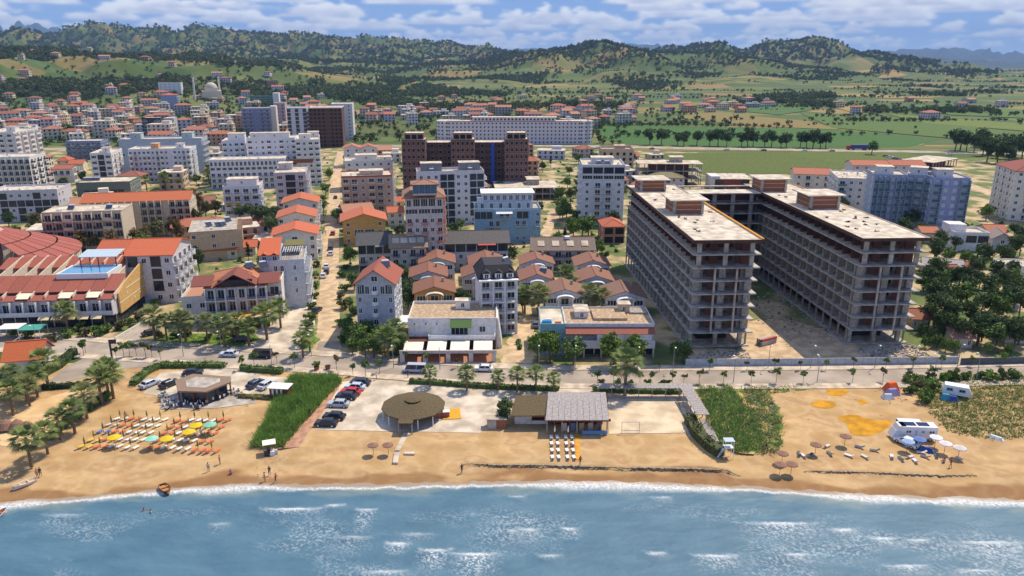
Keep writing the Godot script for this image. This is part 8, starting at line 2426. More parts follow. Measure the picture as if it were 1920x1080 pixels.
# ---------------------------------------------------------------- vehicles and boats
func car_parts(o: Node3D, paintk: String, van := false):
	var L := 4.3 if not van else 5.2
	var top := 1.42 if not van else 1.95
	var b := Shape.new()
	b.taper(paintk, Vector3(0, 0.28, 0), Vector2(L - 0.1, 1.66), Vector2(L, 1.76), 0.3)
	b.taper(paintk, Vector3(0, 0.58, 0), Vector2(L, 1.76), Vector2(L - 0.35, 1.6), 0.3)
	put(b, "body", o)
	var cb := Vector2(L * 0.62, 1.56) if not van else Vector2(L * 0.86, 1.62)
	var ct := Vector2(L * 0.40, 1.24) if not van else Vector2(L * 0.76, 1.42)
	var sh := Vector2(-0.12 if not van else -0.22, 0)
	var g := Shape.new()
	g.taper("glass", Vector3(-L * 0.05 if not van else -0.18, 0.86, 0), cb, ct, top - 0.9, sh)
	put(g, "windows", o)
	var r := Shape.new()
	r.taper(paintk, Vector3((-L * 0.05 if not van else -0.18) + sh.x, top - 0.05, 0), ct + Vector2(0.08, 0.06), ct - Vector2(0.1, 0.1), 0.06)
	for e in [-1, 1]:
		for q in [-1.0, -0.1, 1.0]:
			var x0: float = (-L * 0.05 if not van else -0.18) + q * cb.x / 2
			var x1: float = (-L * 0.05 if not van else -0.18) + sh.x + q * ct.x / 2
			r.bar(paintk, Vector3(x0, 0.86, e * (cb.y / 2 - 0.01)), Vector3(x1, top - 0.02, e * (ct.y / 2 - 0.01)), 0.1, 0.08)
	put(r, "roof", o)
	if not cache.has("wheel"):
		var w := Shape.new()
		w.tube("rubber", Vector3(0, 0, -0.1), Vector3(0, 0, 0.1), 0.32, 0.32, 12)
		w.tube("chrome", Vector3(0, 0, 0.1), Vector3(0, 0, 0.115), 0.19, 0.17, 10)
		cache.wheel = w.mesh(M)
	for e in [[0.31, 0.8, 0], [-0.31, 0.8, 0], [0.31, -0.8, 180], [-0.31, -0.8, 180]]: put(cache.wheel, "wheel", o, Vector3(e[0] * L, 0.32, e[1]), e[2])
	for e in [-0.6, 0.6]:
		var h := Shape.new()
		h.box("lamp_lens", Vector3(L / 2 - 0.03, 0.64, e), Vector3(0.1, 0.16, 0.34))
		put(h, "headlight", o)
		var t := Shape.new()
		t.box("tail_lens", Vector3(-L / 2 + 0.03, 0.66, e * 1.05), Vector3(0.08, 0.2, 0.28))
		put(t, "tail_light", o)

func car(label: String, p: Vector3, turn: float, col: String, van := false, y := 0.03):
	var k := "car_" + col
	if not M.has(k):
		var m := mat(k, col, 0.35)
		m.clearcoat_enabled = true
		m.clearcoat = 0.6
	var o := thing("van" if van else "car", label, "van" if van else "car", p + Vector3(0, y, 0), turn, "vehicles")
	car_parts(o, k, van)

func make_vehicles():
	car("dark blue car at the hedge end of the car park", Vector3(-31.83, 0, -144.3), 172, "26344a")
	car("silver blue car, second from the hedge in the car park", Vector3(-32.47, 0, -141.9), 172, "b8c4d4")
	car("bright red car in the car park", Vector3(-32.88, 0, -139.5), 172, "b81c18")
	car("navy car next to the red car", Vector3(-33.32, 0, -137.5), 172, "1e2634")
	car("silver saloon alone below the navy car", Vector3(-34.12, 0, -133.9), 176, "aab0b8")
	car("black car, upper of the two nearest the beach", Vector3(-33.76, 0, -128.6), 172, "181a1e")
	car("black hatchback at the very edge of the car park", Vector3(-34.61, 0, -125.8), 176, "15161a")
	car("silver hatchback left of the six sided bar", Vector3(-75.74, 0, -143.5), 62, "b4c0cc")
	car("black car just left of the six sided bar", Vector3(-71.61, 0, -143.5), 60, "1c1e24")
	car("dark blue car right of the six sided bar", Vector3(-53.65, 0, -143.5), 66, "2c3c58")
	car("silver car beside the brown kiosk", Vector3(-51.14, 0, -142.9), 66, "c0c4c8")
	car("dark car parked behind the six sided bar", Vector3(-69.08, 0, -149.3), 10, "20242a")
	car("pale blue saloon on the road near the palms", Vector3(-65.1, 0, -160), 176, "c4ccd8")
	car("long black van on the road", Vector3(-57.53, 0, -159.3), 178, "141518", true)
	car("silver van on the road above the round pavilion", Vector3(-21.24, 0, -151), 176, "aeb8c8", true)
	car("white car on the road before the white restaurant", Vector3(-6.21, 0, -151.6), 176, "e4e4e4")
	car("black car parked on the cross street near the hotel drive", Vector3(-52.9, 0, -191.7), 82, "16181c")
	var st := [[Vector3(-61.08, 0, -237.1), "d8d8d8", "white"], [Vector3(-59.54, 0, -230.6), "24262a", "black"], [Vector3(-65.43, 0, -261.8), "2a2e34", "dark"], [Vector3(-63.63, 0, -254.1), "c4c8cc", "silver"], [Vector3(-70.23, 0, -286.1), "8c2c28", "maroon"], [Vector3(-79.57, 0, -335.2), "d4d4d4", "white"], [Vector3(-59.38, 0, -225.7), "d0d0d0", "pale"], [Vector3(-87.49, 0, -367), "30343a", "dark grey"]]
	for i in st.size(): car("%s car on the cross street, %s counted from the sea" % [st[i][2], nth(i)], st[i][0], 100, st[i][1])
	car("dark car under the hotel palms", Vector3(-89.65, 0, -174), 40, "22262c")
	car("black car parked by the hotel garden", Vector3(-65.73, 0, -169.6), 10, "1c2026")
	car("grey car parked in the lane", Vector3(6.01, 0, -180.2), 88, "5a5e64")
	var hw := [[Vector3(107.9, 0, -582.6), "6c5c8c", "violet"], [Vector3(163.5, 0, -575.4), "e4e4e4", "white"], [Vector3(190.8, 0, -571.9), "3a3440", "dark"], [Vector3(220.3, 0, -568.4), "e0e0e0", "white"], [Vector3(241.2, 0, -568.4), "9ca0a8", "silver"], [Vector3(316.5, 0, -545), "e4e4e4", "white"], [Vector3(66.27, 0, -586.3), "e0e0e0", "white"], [Vector3(-12.58, 0, -593.8), "2c2c30", "black"]]
	for i in hw.size(): car("%s car on the highway, %s from left" % [hw[i][2], nth(i)], hw[i][0], 178, hw[i][1], false, 0.06)
	var jl := []
	for i in 14: jl.append([lerpf(0.0, 1.0, i / 13.0), ["2c3038", "b8bcc4", "e0e0e0", "3c4868"][i % 4], ["black", "silver", "white", "blue"][i % 4]])
	for e in jl: car("%s car in the row by the unfinished shell, %s along" % [e[2], nth(int(round(e[0] * 13)))], Vector3(262.6, 0, -535.5).lerp(Vector3(262.9, 0, -474.7), e[0]) + Vector3(3, 0, 0), 150, e[1])
	# lorry
	var o := thing("lorry", "lorry with red cab and long blue trailer on the highway", "lorry", Vector3(264.4, 0, -579) + Vector3(0, 0.06, 0), 178)
	var s := Shape.new()
	s.box(paint("2c3a78", 0.5), Vector3(-2, 2.4, 0), Vector3(13, 2.8, 2.5))
	put(s, "trailer", o)
	s = Shape.new()
	s.box(paint("a82c30", 0.5), Vector3(6.4, 1.9, 0), Vector3(2.4, 2.8, 2.4))
	put(s, "cab", o)
	for x in [-6.5, -5, 2.5, 6.4]:
		for e in [-1.1, 1.1]:
			put(cache.wheel, "wheel", o, Vector3(x, 0.5, e)).scale = Vector3.ONE * 1.5
	motorhome()
	caravan()
	camp()
	boats()

func motorhome():
	var o := thing("motorhome", "white motorhome with two dark solar panels parked on the sand", "motorhome", Vector3(72.64, 0, -120.8), -4)
	var k := paint("dcdcde", 0.4)
	var s := Shape.new()
	s.box(k, Vector3(0, 1.65, 0), Vector3(6.2, 2.3, 2.2))
	s.taper(k, Vector3(-3.0, 1.9, 0), Vector2(1.6, 2.1), Vector2(1.2, 1.9), 0.9, Vector2(0.1, 0))
	put(s, "body", o)
	s = Shape.new()
	s.taper(k, Vector3(-3.7, 0.5, 0), Vector2(1.8, 2.0), Vector2(1.1, 1.8), 1.4, Vector2(0.3, 0))
	put(s, "cab", o)
	for x in [-1.9, 0.6, 2.1]: put(window_mesh(1.0 if x != 0.6 else 0.6, 0.6), "window", o, Vector3(x, 1.9, 1.1))
	put(window_mesh(0.7, 1.7, "white_frame", "canopy_sheet", 0), "door", o, Vector3(-0.6, 1.5, 1.1))
	for x in [-1.4, 0.9]:
		s = Shape.new()
		s.box("solar", Vector3(x, 2.86, -0.1), Vector3(1.9, 0.08, 1.3))
		put(s, "solar_panel", o)
	for e in [[2.0, 1.0, 0], [-3.4, 0.9, 0], [2.0, -1.0, 180], [-3.4, -0.9, 180]]: put(cache.wheel, "wheel", o, Vector3(e[0], 0.36, e[1]), e[2]).scale = Vector3.ONE * 1.1
	o = thing("van", "white camper van standing behind the motorhome", "van", Vector3(73.34, 0, -124.1), -6)
	car_parts(o, "white_metal", true)
	car("white car parked in front of the motorhome", Vector3(69.91, 0, -118.5), 120, "d8d8dc")

func caravan():
	var o := thing("caravan", "white rounded caravan in the meadow near the road", "caravan", Vector3(90.03, 0, -138.8), -28)
	var k := paint("dfe3e6", 0.4)
	var s := Shape.new()
	var prof := [Vector2(-2.4, 0.5), Vector2(-2.5, 1.5), Vector2(-2.1, 2.4), Vector2(2.1, 2.4), Vector2(2.5, 1.5), Vector2(2.4, 0.5)]
	for i in prof.size():
		var a: Vector2 = prof[i]; var b: Vector2 = prof[(i + 1) % prof.size()]
		s.quad(k, Vector3(b.x, b.y, -1), Vector3(b.x, b.y, 1), Vector3(a.x, a.y, 1), Vector3(a.x, a.y, -1))
	for e in [-1, 1]:
		for i in range(1, 5): s.tri(k, Vector3(prof[0].x, prof[0].y, e), Vector3(prof[i].x, prof[i].y, e), Vector3(prof[i + 1].x, prof[i + 1].y, e))
	put(s, "body", o)
	for x in [-1.2, 1.0]: put(window_mesh(1.1, 0.6, "grey_metal"), "window", o, Vector3(x, 1.6, 1.0))
	for e in [1, -1]: put(cache.wheel, "wheel", o, Vector3(0, 0.36, e * 0.85), 0 if e > 0 else 180)
	s = Shape.new()
	s.bar("grey_metal", Vector3(2.4, 0.5, 0), Vector3(3.4, 0.4, 0), 0.1)
	s.bar("grey_metal", Vector3(3.3, 0.4, 0), Vector3(3.3, 0, 0), 0.08)
	put(s, "drawbar", o)

func ridge_tent(label: String, p: Vector3, turn: float, w: float, h: float, d: float, col: String):
	var o := thing("tent", label, "tent", p, turn, "tents and tarpaulins of the camp")
	var s := Shape.new()
	var k := paint(col, 0.8)
	s.hexa(k, [Vector3(-w / 2, 0, d / 2), Vector3(w / 2, 0, d / 2), Vector3(w / 2, 0, -d / 2), Vector3(-w / 2, 0, -d / 2), Vector3(-w * 0.32, h, d * 0.15), Vector3(w * 0.32, h, d * 0.15), Vector3(w * 0.32, h, -d * 0.15), Vector3(-w * 0.32, h, -d * 0.15)])
	put(s, "canvas", o)
	var t := Shape.new()
	for e in [-1, 1]:
		t.bar("grey_metal", Vector3(e * w / 2, 0, d / 2), Vector3(e * w * 0.32, h + 0.02, d * 0.15), 0.05)
		t.bar("grey_metal", Vector3(e * w / 2, 0, -d / 2), Vector3(e * w * 0.32, h + 0.02, -d * 0.15), 0.05)
	put(t, "tent_pole", o)

func camp():
	ridge_tent("orange tent at the edge of the camp bushes", Vector3(78.29, 0, -141.6), 20, 2.6, 1.7, 2.4, "d85a14")
	ridge_tent("lilac tarpaulin tent beside the orange tent", Vector3(77.38, 0, -139.3), 10, 2.6, 1.3, 1.8, "8c84b0")
	ridge_tent("white low tent below the lilac tarpaulin", Vector3(75.67, 0, -137.5), 0, 2.2, 1.0, 1.4, "c8ccd0")
	ridge_tent("turquoise tent in front of the caravan", Vector3(87, 0, -137), -20, 1.8, 1.2, 1.6, "3c94a8")
	ridge_tent("navy tent beside the turquoise tent", Vector3(88.08, 0, -136.3), -20, 1.8, 1.1, 1.6, "2c4890")
	ridge_tent("blue tarpaulin below the motorhome", Vector3(72.2, 0, -116.2), -30, 2.4, 0.8, 1.2, "2c4c98")
	ridge_tent("pale blue tarpaulin strip below the motorhome", Vector3(70.65, 0, -117.7), -14, 2.8, 0.7, 1.2, "7ca0cc")
	ridge_tent("upturned white dinghy lying on the meadow edge", Vector3(87.15, 0, -120.8), -50, 2.6, 0.5, 1.1, "dcdcdc")
	# plot wall, rubble heap and stacked pipes of the building site
	var o := thing("site_wall", "long pale grey site wall along the inland pavement", "wall", Vector3.ZERO)
	var q := pg([38.66, -154.3, 52.34, -154.3, 64.35, -154.6, 76.41, -154.9, 88.5, -155.2, 100.2, -155.6])
	for i in q.size() - 1:
		for k in 6:
			var a := q[i].lerp(q[i + 1], k / 6.0); var b := q[i].lerp(q[i + 1], (k + 0.97) / 6.0)
			var s := Shape.new()
			s.bar(wall("b4bcc4"), Vector3(a.x, 0.85, a.y), Vector3(b.x, 0.85, b.y), 0.16, 1.7)
			put(s, "panel", o)
	o = thing("garden_wall", "dark plot wall continuing beside the right grove", "wall", Vector3.ZERO)
	q = pg([100.3, -154.9, 107.6, -155.2, 117.6, -155.9])
	for i in q.size() - 1:
		var s := Shape.new()
		s.bar(wall("5c6468"), Vector3(q[i].x, 0.8, q[i].y), Vector3(q[i + 1].x, 0.8, q[i + 1].y), 0.2, 1.6)
		put(s, "panel", o)
	o = thing("garden_wall", "white low wall along the drive of the terraced hotel", "wall", Vector3.ZERO)
	q = pg([-96.27, -169.6, -95.5, -177.1, -94.68, -185.2])
	for i in q.size() - 1:
		var s := Shape.new()
		s.bar(wall("dcd6cc"), Vector3(q[i].x, 0.5, q[i].y), Vector3(q[i + 1].x, 0.5, q[i + 1].y), 0.3, 1.0)
		put(s, "panel", o)
	rubble("grey rubble strewn before the left wing of the unfinished hotel", [43.62, -162.6, 55.35, -164.3, 54.1, -156.2, 40.73, -155.6], 420, 0.35)
	rubble("pale rubble heap before the right wing of the unfinished hotel", [80.51, -164.3, 96.13, -167.8, 96.43, -160, 82.63, -158.1], 520, 0.4)
	rubble("scattered scrap in the yard between the wings", [67.17, -203.6, 81.51, -214.1, 82.81, -169.6, 66.02, -166, 64.43, -185.2], 380, 0.45)
	rubble("broken concrete lumps in the weed plot", [47.82, -139.3, 52.83, -138, 49.58, -125.4, 44.36, -115.5, 43.36, -121.2], 160, 0.3)
	rubble("driftwood and stones along the eroded edge of sand", [-8.12, -112.3, 11.63, -111.2, 29.38, -110.5, 38.57, -108.5, 38.37, -107.8, 29.23, -109.8, 11.57, -110.5, -8.08, -111.6], 260, 0.12)
	rubble("camp litter on the sand around the motorhome", [76.35, -144.5, 83.64, -145.6, 79.16, -136.8, 74.77, -134.4], 120, 0.25)
	rubble("washed up litter near the pink path end", [-44.36, -115.5, -39.03, -116.2, -37.29, -110.2, -39.81, -106.9, -42.95, -108.5], 130, 0.14)
	o = thing("pipe_stack", "stack of grey pipes with a red end beside the left wing", "pipes", Vector3(61.25, 0, -168.1), 30)
	for i in 9:
		var s := Shape.new()
		s.tube("concrete_light" if i < 8 else paint("b03020", 0.7), Vector3(-2.6, 0.3 + (i / 3) * 0.55, -0.6 + (i % 3) * 0.6), Vector3(2.6, 0.3 + (i / 3) * 0.55, -0.6 + (i % 3) * 0.6), 0.28, 0.28, 8)
		put(s, "pipe", o)
	# straw mounds at the left edge
	for i in 4:
		var m := thing("straw_parasol_heap", "large old straw parasol folded on the left sand plot, %s from left" % nth(i), "parasol", on_sand([Vector3(-95.47, 0, -123.7), Vector3(-93.19, 0, -124.1), Vector3(-91.03, 0, -124.1), Vector3(-88.75, 0, -123.3)][i]), i * 40.0, "old straw parasols")
		var s := Shape.new()
		s.tube("thatch_pale", Vector3(0, 0.5, 0), Vector3(0, 1.6, 0), 1.6, 0.9, 12, false)
		s.tube("thatch_pale", Vector3(0, 1.6, 0), Vector3(0, 2.2, 0), 0.9, 0.1, 12, false)
		put(s, "canopy", m)
		var t := Shape.new()
		t.tube("timber_brown", Vector3(0, -0.2, 0), Vector3(0, 2.1, 0), 0.06, 0.05, 6)
		put(t, "pole", m)
	for i in 2:
		var m := thing("planter", ["round terracotta planter with a leafy shrub", "empty terracotta planter"][i] + " at the cross street mouth", "planter", [Vector3(-42.94, 0, -151.9), Vector3(-40.55, 0, -152.2)][i], 0)
		var s := Shape.new()
		s.tube(tiles("a85438"), Vector3.ZERO, Vector3(0, 0.95, 0), 0.45, 0.65, 12, false)
		s.tube("painted_dark", Vector3(0, 0.8, 0), Vector3(0, 0.85, 0), 0.6, 0.6, 12)
		put(s, "pot", m)
		if i == 0: put(kinds.bush[1][0], "shrub", m, Vector3(0, 1.5, 0)).scale = Vector3.ONE * 0.8
	lamps()

func rubble(label: String, f: Array, n: int, size: float):
	var p := pg(f)
	var lo := p[0]; var hi := p[0]
	for q in p:
		lo = lo.min(q); hi = hi.max(q)
	rng.seed = n + 7
	var s := Shape.new()
	while n > 0:
		var q := Vector2(rng.randf_range(lo.x, hi.x), rng.randf_range(lo.y, hi.y))
		if not Geometry2D.is_point_in_polygon(q, p): continue
		n -= 1
		var k := size * rng.randf_range(0.3, 1.5)
		var y := beach_h(q.x, q.y) if q.y > -140 else 0.02
		var c := rng.randf_range(0.12, 0.6)
		s.tint = Color(c, c * rng.randf_range(0.84, 0.98), c * rng.randf_range(0.65, 0.95))
		s.taper("tinted", Vector3(q.x, y - 0.04, q.y), Vector2(k, k * rng.randf_range(0.4, 1.0)), Vector2(k * 0.6, k * 0.4), k * rng.randf_range(0.3, 0.8), Vector2(rng.randf_range(-0.1, 0.1), 0))
	tag(put(s, "rubble", self), label, "rubble", "", "stuff")

func lamps():
	var s := Shape.new()
	s.tube("grey_metal", Vector3.ZERO, Vector3(0, 5.4, 0), 0.09, 0.05, 6)
	var pole := s.mesh(M)
	s = Shape.new()
	s.bar("grey_metal", Vector3(0, 5.35, 0), Vector3(0, 5.6, 0.9), 0.06)
	s.box("white_metal", Vector3(0, 5.62, 1.1), Vector3(0.28, 0.12, 0.6))
	var head := s.mesh(M)
	var at := [Vector3(-75.67, 0, -160), Vector3(-67.56, 0, -162), Vector3(-113, 0, -166), Vector3(-53.16, 0, -153.1), Vector3(-46.19, 0, -160), Vector3(-26.23, 0, -153.1), Vector3(-15.87, 0, -152.2), Vector3(5.91, 0, -153.1), Vector3(13.94, 0, -153.1), Vector3(27.62, 0, -152.2), Vector3(46.75, 0, -145.1), Vector3(56.71, 0, -153.1), Vector3(64.65, 0, -145.6), Vector3(80.33, 0, -153.1), Vector3(89.59, 0, -146.2), Vector3(98.99, 0, -153.7), Vector3(98.99, 0, -146.7), Vector3(35.43, 0, -151.9), Vector3(66.16, 0, -153.1), Vector3(88.84, 0, -153.1)]
	at.sort_custom(func(a, b): return a.x < b.x)
	for i in at.size():
		var o := thing("street_lamp", "grey street lamp on the beach road, %s from left" % nth(i), "street lamp", at[i] + Vector3(0, 0.1, 0), 0.0 if at[i].z < -151 else 180.0, "street lamps along the beach road")
		put(pole, "pole", o)
		put(head, "lamp_head", o)
	var o := thing("mast", "thin lattice radio mast rising behind the tall pale block", "mast", Vector3(49.27, 0, -495.2))
	for e in [[-0.6, -0.4], [0.6, -0.4], [0, 0.6]]:
		var t := Shape.new()
		t.bar("grey_metal", Vector3(e[0], 0, e[1]), Vector3(e[0] * 0.3, 42, e[1] * 0.3), 0.18)
		put(t, "leg", o)
	for i in 14:
		var t := Shape.new()
		var k := 1.0 - 0.7 * i / 14.0
		t.bar("grey_metal", Vector3(-0.6 * k, i * 3.0, -0.4 * k), Vector3(0.6 * k, i * 3.0 + 2.0, -0.4 * k), 0.1)
		put(t, "brace", o)
	o = thing("advert_board", "tall dark advertising board at the plaza corner", "sign", Vector3(-90.77, 0, -158.1), 10)
	var t := Shape.new()
	t.box("dark_metal", Vector3(-0.3, 2.2, 0), Vector3(0.35, 4.4, 0.3))
	put(t, "post", o)
	t = Shape.new()
	t.box("dark_metal", Vector3(0.3, 4.3, 0), Vector3(1.6, 1.0, 0.2))
	put(t, "board", o)

func hull(label: String, p: Vector3, turn: float, L: float, W: float, outk: String, ink: String):
	var o := thing("boat", label, "boat", p, turn, "boats")
	var s := Shape.new()
	var d := Shape.new()
	var n := 10
	var pr := []
	for i in n + 1:
		var t := float(i) / n
		var w := W / 2 * pow(sin(clampf(t * 0.82 + 0.18, 0, 1) * PI), 0.55) if i < n else 0.03
		var x := -L / 2 + L * t
		var y := 0.55 + 0.18 * t * t
		var cur := [Vector3(x, 0.02, w * 0.55), Vector3(x, y, w), Vector3(x, y, w * 0.86), Vector3(x, 0.22, w * 0.6)]
		if i > 0:
			for e in [1, -1]:
				var m := Vector3(1, 1, e)
				for k in 3:
					s.quad(outk if k < 2 else ink, pr[k] * m, cur[k] * m, cur[k + 1] * m, pr[k + 1] * m)
			s.quad(outk, pr[0], pr[0] * Vector3(1, 1, -1), cur[0] * Vector3(1, 1, -1), cur[0])
			d.quad(ink, pr[3], cur[3], cur[3] * Vector3(1, 1, -1), pr[3] * Vector3(1, 1, -1))
		else:
			s.quad(outk, cur[0], cur[1], cur[1] * Vector3(1, 1, -1), cur[0] * Vector3(1, 1, -1))
		pr = cur
	put(s, "hull", o)
	put(d, "floor", o)
	for x in [-0.18, 0.16]:
		var b := Shape.new()
		b.box(ink, Vector3(x * L, 0.45, 0), Vector3(0.3, 0.06, W * 0.86))
		put(b, "thwart", o)

func boats():
	hull("brown wooden rowing boat at the waterline", on_sand(Vector3(-55.36, 0, -104.7)) + Vector3(0, 0.1, 0), -50, 3.4, 1.6, paint("3c2a20", 0.6), paint("b07c48", 0.8))
	hull("white dinghy drawn up on the left beach", on_sand(Vector3(-78.53, 0, -105.9)), -125, 3.6, 1.4, paint("dcdcd8", 0.5), paint("c8b090", 0.8))
	hull("small white boat half out of frame at the left waterline", Vector3(0, -0.75, 0) + Vector3(-77.37, 0, -97.7), 80, 3.0, 1.3, paint("e0e0dc", 0.5), paint("a06048", 0.8))
	hull("white rowing boat left on the grass beside the forecourt hedge", Vector3(-79.62, 0, -153.1), 40, 4.0, 1.3, paint("e0dcd4", 0.6), paint("4c3830", 0.8))
	people()

# ---------------------------------------------------------------- people
func person_mesh(joints: Dictionary, top: Color, legs: Color, skin: Color, hair: Color) -> ArrayMesh:
	# one skin over tapered bones: smooth union of capsules meshed as surface nets
	var bones := [["hipL", "kneeL", 0.085, 0.06], ["kneeL", "footL", 0.06, 0.045], ["hipR", "kneeR", 0.085, 0.06], ["kneeR", "footR", 0.06, 0.045], ["footL", "toeL", 0.045, 0.035], ["footR", "toeR", 0.045, 0.035], ["hip", "chest", 0.14, 0.15], ["hipL", "hipR", 0.11, 0.11], ["chest", "neck", 0.14, 0.06], ["shL", "shR", 0.075, 0.075], ["shL", "elL", 0.055, 0.045], ["elL", "haL", 0.045, 0.032], ["shR", "elR", 0.055, 0.045], ["elR", "haR", 0.045, 0.032], ["neck", "head", 0.055, 0.07], ["head", "crown", 0.098, 0.092]]
	var lo := Vector3.ONE * 9; var hi := -lo
	for k in joints:
		lo = lo.min(joints[k]); hi = hi.max(joints[k])
	lo -= Vector3.ONE * 0.22; hi += Vector3.ONE * 0.22
	var c := 0.045
	var nx := int((hi.x - lo.x) / c) + 2; var ny := int((hi.y - lo.y) / c) + 2; var nz := int((hi.z - lo.z) / c) + 2
	var f := PackedFloat32Array(); f.resize(nx * ny * nz); f.fill(1.0)
	for b in bones:
		var A: Vector3 = joints[b[0]]; var B: Vector3 = joints[b[1]]
		var m0 := (A.min(B) - Vector3.ONE * 0.27 - lo) / c; var m1 := (A.max(B) + Vector3.ONE * 0.27 - lo) / c
		var ab := B - A
		var l2 := maxf(ab.length_squared(), 1e-6)
		for z in range(maxi(0, int(m0.z)), mini(nz, int(m1.z) + 1)):
			for y in range(maxi(0, int(m0.y)), mini(ny, int(m1.y) + 1)):
				for x in range(maxi(0, int(m0.x)), mini(nx, int(m1.x) + 1)):
					var p := lo + Vector3(x, y, z) * c
					var t := clampf((p - A).dot(ab) / l2, 0.0, 1.0)
					var d := (p - A - ab * t).length() - lerpf(b[2], b[3], t)
					var i := (z * ny + y) * nx + x
					var h := maxf(0.035 - absf(f[i] - d), 0.0) / 0.035
					f[i] = minf(f[i], d) - h * h * 0.009
	var vid := {}
	var pts := []
	for z in nz - 1:
		for y in ny - 1:
			for x in nx - 1:
				var sum := Vector3.ZERO
				var cnt := 0
				var v := []
				for k in 8: v.append(f[((z + (k >> 2)) * ny + y + ((k >> 1) & 1)) * nx + x + (k & 1)])
				for e in [[0, 1], [2, 3], [4, 5], [6, 7], [0, 2], [1, 3], [4, 6], [5, 7], [0, 4], [1, 5], [2, 6], [3, 7]]:
					if (v[e[0]] < 0) != (v[e[1]] < 0):
						var t: float = v[e[0]] / (v[e[0]] - v[e[1]])
						var p0 := Vector3(e[0] & 1, (e[0] >> 1) & 1, e[0] >> 2); var p1 := Vector3(e[1] & 1, (e[1] >> 1) & 1, e[1] >> 2)
						sum += p0.lerp(p1, t); cnt += 1
				if cnt > 0:
					vid[(z * ny + y) * nx + x] = pts.size()
					pts.append(lo + (Vector3(x, y, z) + sum / cnt) * c)
	var s := Shape.new()
	var hy: float = joints.hip.y
	var st := [1, nx, nx * ny]
	for z in range(1, nz - 1):
		for y in range(1, ny - 1):
			for x in range(1, nx - 1):
				var i := (z * ny + y) * nx + x
				for a in 3:
					var j: int = i + st[a]
					if (f[i] < 0) == (f[j] < 0): continue
					var u: int = st[(a + 1) % 3]; var w: int = st[(a + 2) % 3]
					if not (vid.has(i) and vid.has(i - u) and vid.has(i - w) and vid.has(i - u - w)): continue
					var q := [pts[vid[i - u - w]], pts[vid[i - w]], pts[vid[i]], pts[vid[i - u]]]
					var mid: Vector3 = (q[0] + q[2]) / 2
					var hd: Vector3 = joints.head
					var col := legs
					if mid.distance_to(joints.crown) < 0.125 and mid.y > hd.y + 0.02 or mid.distance_to(hd) < 0.14 and (mid - hd).dot(Vector3(0, 0.3, -1)) > 0.05: col = hair
					elif mid.distance_to(hd) < 0.16: col = skin
					elif minf(mid.distance_to(joints.haL), mid.distance_to(joints.haR)) < 0.3 : col = skin
					elif minf(mid.distance_to(joints.footL), mid.distance_to(joints.footR)) < 0.36: col = skin
					elif mid.distance_to(joints.chest) < 0.36 and mid.distance_to(joints.hip) > 0.15: col = top
					s.tint = col
					if f[i] < 0: s.quad("tinted", q[0], q[1], q[2], q[3])
					else: s.quad("tinted", q[3], q[2], q[1], q[0])
	return s.mesh(M)

func pose(kind: String) -> Dictionary:
	var j := {"hip": Vector3(0, 0.93, 0), "hipL": Vector3(-0.1, 0.9, 0), "hipR": Vector3(0.1, 0.9, 0), "chest": Vector3(0, 1.3, 0.01), "neck": Vector3(0, 1.47, 0), "head": Vector3(0, 1.6, 0.02), "crown": Vector3(0, 1.68, 0.01), "shL": Vector3(-0.19, 1.4, 0), "shR": Vector3(0.19, 1.4, 0), "elL": Vector3(-0.25, 1.12, -0.03), "elR": Vector3(0.25, 1.12, -0.03), "haL": Vector3(-0.26, 0.86, 0.08), "haR": Vector3(0.26, 0.86, 0.08), "kneeL": Vector3(-0.1, 0.5, 0.03), "kneeR": Vector3(0.1, 0.5, 0.03), "footL": Vector3(-0.11, 0.06, 0), "footR": Vector3(0.11, 0.06, 0), "toeL": Vector3(-0.12, 0.04, 0.16), "toeR": Vector3(0.12, 0.04, 0.16)}
	if kind == "walk":
		j.kneeL = Vector3(-0.1, 0.5, 0.22); j.footL = Vector3(-0.1, 0.07, 0.28); j.toeL = Vector3(-0.1, 0.05, 0.44)
		j.kneeR = Vector3(0.1, 0.5, -0.02); j.footR = Vector3(0.1, 0.1, -0.34); j.toeR = Vector3(0.1, 0.04, -0.2)
		j.haL = Vector3(-0.27, 0.9, -0.24); j.elL = Vector3(-0.25, 1.12, -0.12); j.haR = Vector3(0.26, 0.95, 0.28); j.elR = Vector3(0.25, 1.12, 0.03)
	elif kind == "swim":
		j.haL = Vector3(-0.55, 1.35, 0.2); j.elL = Vector3(-0.4, 1.36, 0.1); j.haR = Vector3(0.55, 1.35, 0.2); j.elR = Vector3(0.4, 1.36, 0.1)
	elif kind == "sit":
		for k in j: j[k] = j[k] - Vector3(0, 0.78, 0)
		j.kneeL = Vector3(-0.12, 0.42, 0.36); j.kneeR = Vector3(0.12, 0.42, 0.36); j.footL = Vector3(-0.12, 0.06, 0.6); j.footR = Vector3(0.12, 0.06, 0.6)
		j.toeL = Vector3(-0.12, 0.05, 0.76); j.toeR = Vector3(0.12, 0.05, 0.76)
		j.haL = Vector3(-0.2, 0.36, 0.3); j.haR = Vector3(0.2, 0.36, 0.3); j.elL = Vector3(-0.26, 0.36, 0.06); j.elR = Vector3(0.26, 0.36, 0.06)
	return j

